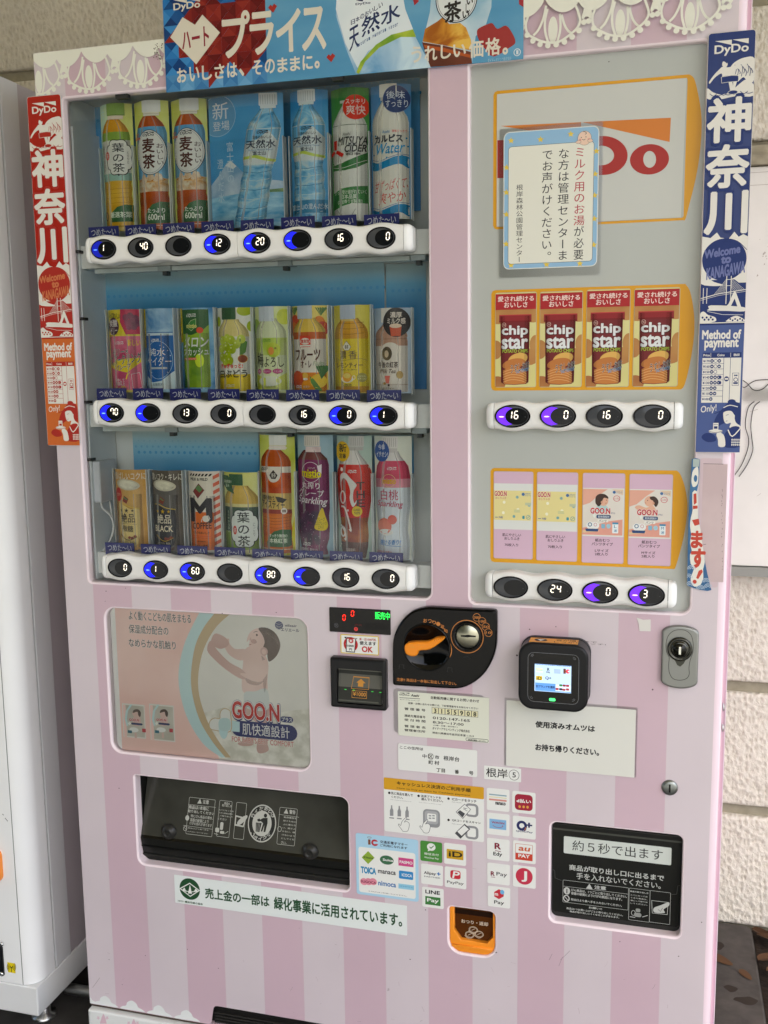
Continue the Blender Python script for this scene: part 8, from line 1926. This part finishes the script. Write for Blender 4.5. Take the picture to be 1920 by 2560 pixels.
    A.poly(smooth([(60, o+34), (66, o+28), (78, o+28), (86, o+34), (86, o+48), (90, o+58), (100, o+66), (100, o+72), (76, o+70), (78, o+58), (68, o+60), (62, o+52)], 4), WW)
    A.poly(smooth([(58, o+34), (64, o+20), (78, o+14), (94, o+20), (98, o+34), (94, o+44), (86, o+40), (78, o+30), (66, o+30)], 4), M(D)); A.ell(78, o+8, 9, 6, M(D)); A.line([(60, o+22), (74, o+16), (92, o+20)], .0012, WW, 3); A.line([(40, o+36), (58, o+28)], .0012, M(D)); A.line([(66, o+40), (72, o+38)], .0006, M(D)); A.line([(66, o+54), (70, o+53)], .0007, M(D))
    A.poly(smooth([(70, o+76), (84, o+66), (100, o+72), (100, o+114), (60, o+114), (62, o+92)], 3), M(D)); A.line([(72, o+74), (82, o+90), (100, o+70)], .0016, WW, 3)
    for i in range(5):
        for j in range(3): A.poly([(80+i*4.4, o+98+j*6), (82+i*4.4, o+95+j*6), (84+i*4.4, o+98+j*6), (82+i*4.4, o+101+j*6)], WW)
    A.poly(smooth([(52, o+114), (50, o+98), (46, o+86), (52, o+80), (62, o+86), (66, o+98), (66, o+114)], 3), WW); A.ell(44, o+78, 16, 4.4, WW); A.line([(28, o+78), (44, o+81), (60, o+78)], .0007, M(D), 3); A.rect(38, o+58, 50, o+76, WW); A.line([(39, o+62), (49, o+62)], .0006, M(D)); A.rect(40, o+66, 48, o+72, M(D))
def kanagawa(x0, x1, z0, z1, hue, label):
    m_ = MB(); m_.plate(rr(x0, x1, z0, z1, .0045, 5), KY, KY+.0015, M('#dcdad6', .25))
    H_ = 952
    m_.plate(rr(x0+.0006, x1-.0006, z0+.0006, z1-.0006, .004, 5), KY-.0003, KY, M(hue[0], .25))
    A = Art(LF(x0+.0006, x1-.0006, z0+.0006, z1-.0006, H_), KY-.0003, step=.00005); strip_art(A, hue)
    def cut(vs, fs): 
        vs, fs = clip(vs, fs, x0+.0006, x1-.0006)
        vs = [(x, max(z, z0+.0006)) for x, z in vs]
        return vs, fs
    A.items = [(*cut(v, f_), m, l) for v, f_, m, l in A.items]
    A.flush(m_); m_.build('side_strip', None, label, 'sticker', 'tall printed strips at the edges of the machine')
KY = -.004
a, c = PF('A', KY)(164, 625), PF('A', KY)(388, 613); e, g = PF('I', KY)(425, 1915), PF('I', KY)(697, 1915)
kanagawa((a[0]+e[0])/2, (c[0]+g[0])/2, (e[1]+g[1])/2, (a[1]+c[1])/2, ('#a82a20', '#c8662c', '#c8744a'), 'tall red and orange strip with 神奈川 at the left edge of the machine')
a, c = PF('D', KY)(1274, 216), PF('D', KY)(1582, 190); e, g = PF('P', KY)(214, 1192), PF('P', KY)(526, 1194)
kanagawa((a[0]+e[0])/2, (c[0]+g[0])/2, (e[1]+g[1])/2, (a[1]+c[1])/2, ('#1a2f6a', '#46588e', '#6a72a4'), 'tall navy blue strip with 神奈川 at the right edge of the machine')
# torn sticker and the bare patch it left
f = PF('P', -.0004)
a, c = f(252, 1232), f(440, 2130); m_ = MB(); m_.plate(rr(a[0], XF-.001, c[1], a[1], .003, 4), -.0003, -.0001, M('#cdb9bf', .5)); A = Art(f, -.0003); A.rect(272, 1272, 410, 2090, NM('#c3aeb0', '#d0bdbd', 9, 6)); A.line([(272, 1270), (410, 1273)], .0006, M('#4a3a3a')); 
for i in range(26): A.ell(402+random.uniform(-4, 4), random.uniform(1420, 2000), 2.4, random.uniform(2, 6), M('#8a7476'), 6)
A.line([(272, 1830), (290, 1826)], .0006, M('#4a3a3a')); A.flush(m_); m_.build('adhesive_patch', None, 'dull pinkish patch of old adhesive below the navy strip', 'patch')
m_ = MB(); f = PF('P', -.0016)
ol_ = [(192, 1238), (218, 1230), (248, 1240), (244, 1330), (240, 1400), (222, 1490), (234, 1560), (236, 1640), (250, 1720), (262, 1800), (274, 1880), (286, 1960), (300, 2030), (314, 2090), (328, 2144), (300, 2150), (250, 2142), (200, 2128), (160, 2112), (162, 1980), (164, 1850), (170, 1640), (176, 1500), (186, 1360)]
m_.plate([f(*q) for q in ol_], -.0018, -.0013, NM('#2f5a88', '#477aa4', 6, 3))
A = Art(PF('P', -.0018), -.0018, step=.00006); WW = M('#e2e0d6', .35); RR = M('#c04434', .35)
A.poly([(200, 1236), (246, 1240), (242, 1290), (200, 1292)], M('#a9b8b4', .25))
A.poly(smooth([(196, 1330), (214, 1300), (236, 1296), (238, 1380), (226, 1420), (200, 1430), (190, 1390)], 3), WW); A.ell(218, 1372, 12, 24, M('#3f6f9c')); A.poly(smooth([(196, 1470), (226, 1460), (234, 1520), (236, 1640), (252, 1720), (262, 1800), (274, 1880), (282, 1950), (270, 2000), (272, 2060), (250, 2110), (210, 2120), (188, 2094), (186, 2050), (206, 2000), (184, 1960), (180, 1900), (192, 1870), (180, 1820), (188, 1760), (180, 1700), (186, 1640), (198, 1590)], 2), WW)
A.poly([(204, 1480), (224, 1474), (226, 1540), (206, 1556)], RR); A.poly([(200, 1560), (232, 1560), (232, 1580), (200, 1584)], RR); A.poly([(194, 1660), (240, 1650), (246, 1690), (212, 1700)], RR)
A.text('ま', 192, 1738, 262, 1850, RR, b=.09); A.text('す', 192, 1860, 280, 1988, RR, b=.09); A.poly([(262, 2000), (268, 2018), (236, 2068), (222, 2060), (240, 2010)], RR); A.ell(212, 2086, 14, 14, RR)
SG = M('#b9c9d6', .4)
for cx, cy in ((190, 2000), (170, 2060), (290, 2090), (250, 2138), (304, 2128), (180, 2112)):
    for r in (10, 19, 28): A.line([(cx+r*cos(t), cy-r*sin(t)) for t in [pi*k/8 for k in range(9)]], .0008, SG)
xs_ = [f(*q) for q in ol_]
A.items = [(vs, [f_ for f_ in fs if min(x for x, z in xs_) <= sum(vs[i][0] for i in f_)/len(f_) <= max(x for x, z in xs_) and sum(vs[i][1] for i in f_)/len(f_) > min(z for x, z in xs_)], m, l) for vs, fs, m, l in A.items]
A.flush(m_); m_.build('torn_sticker', None, 'torn blue sticker remnant with red letters beside the bottom right window', 'sticker')
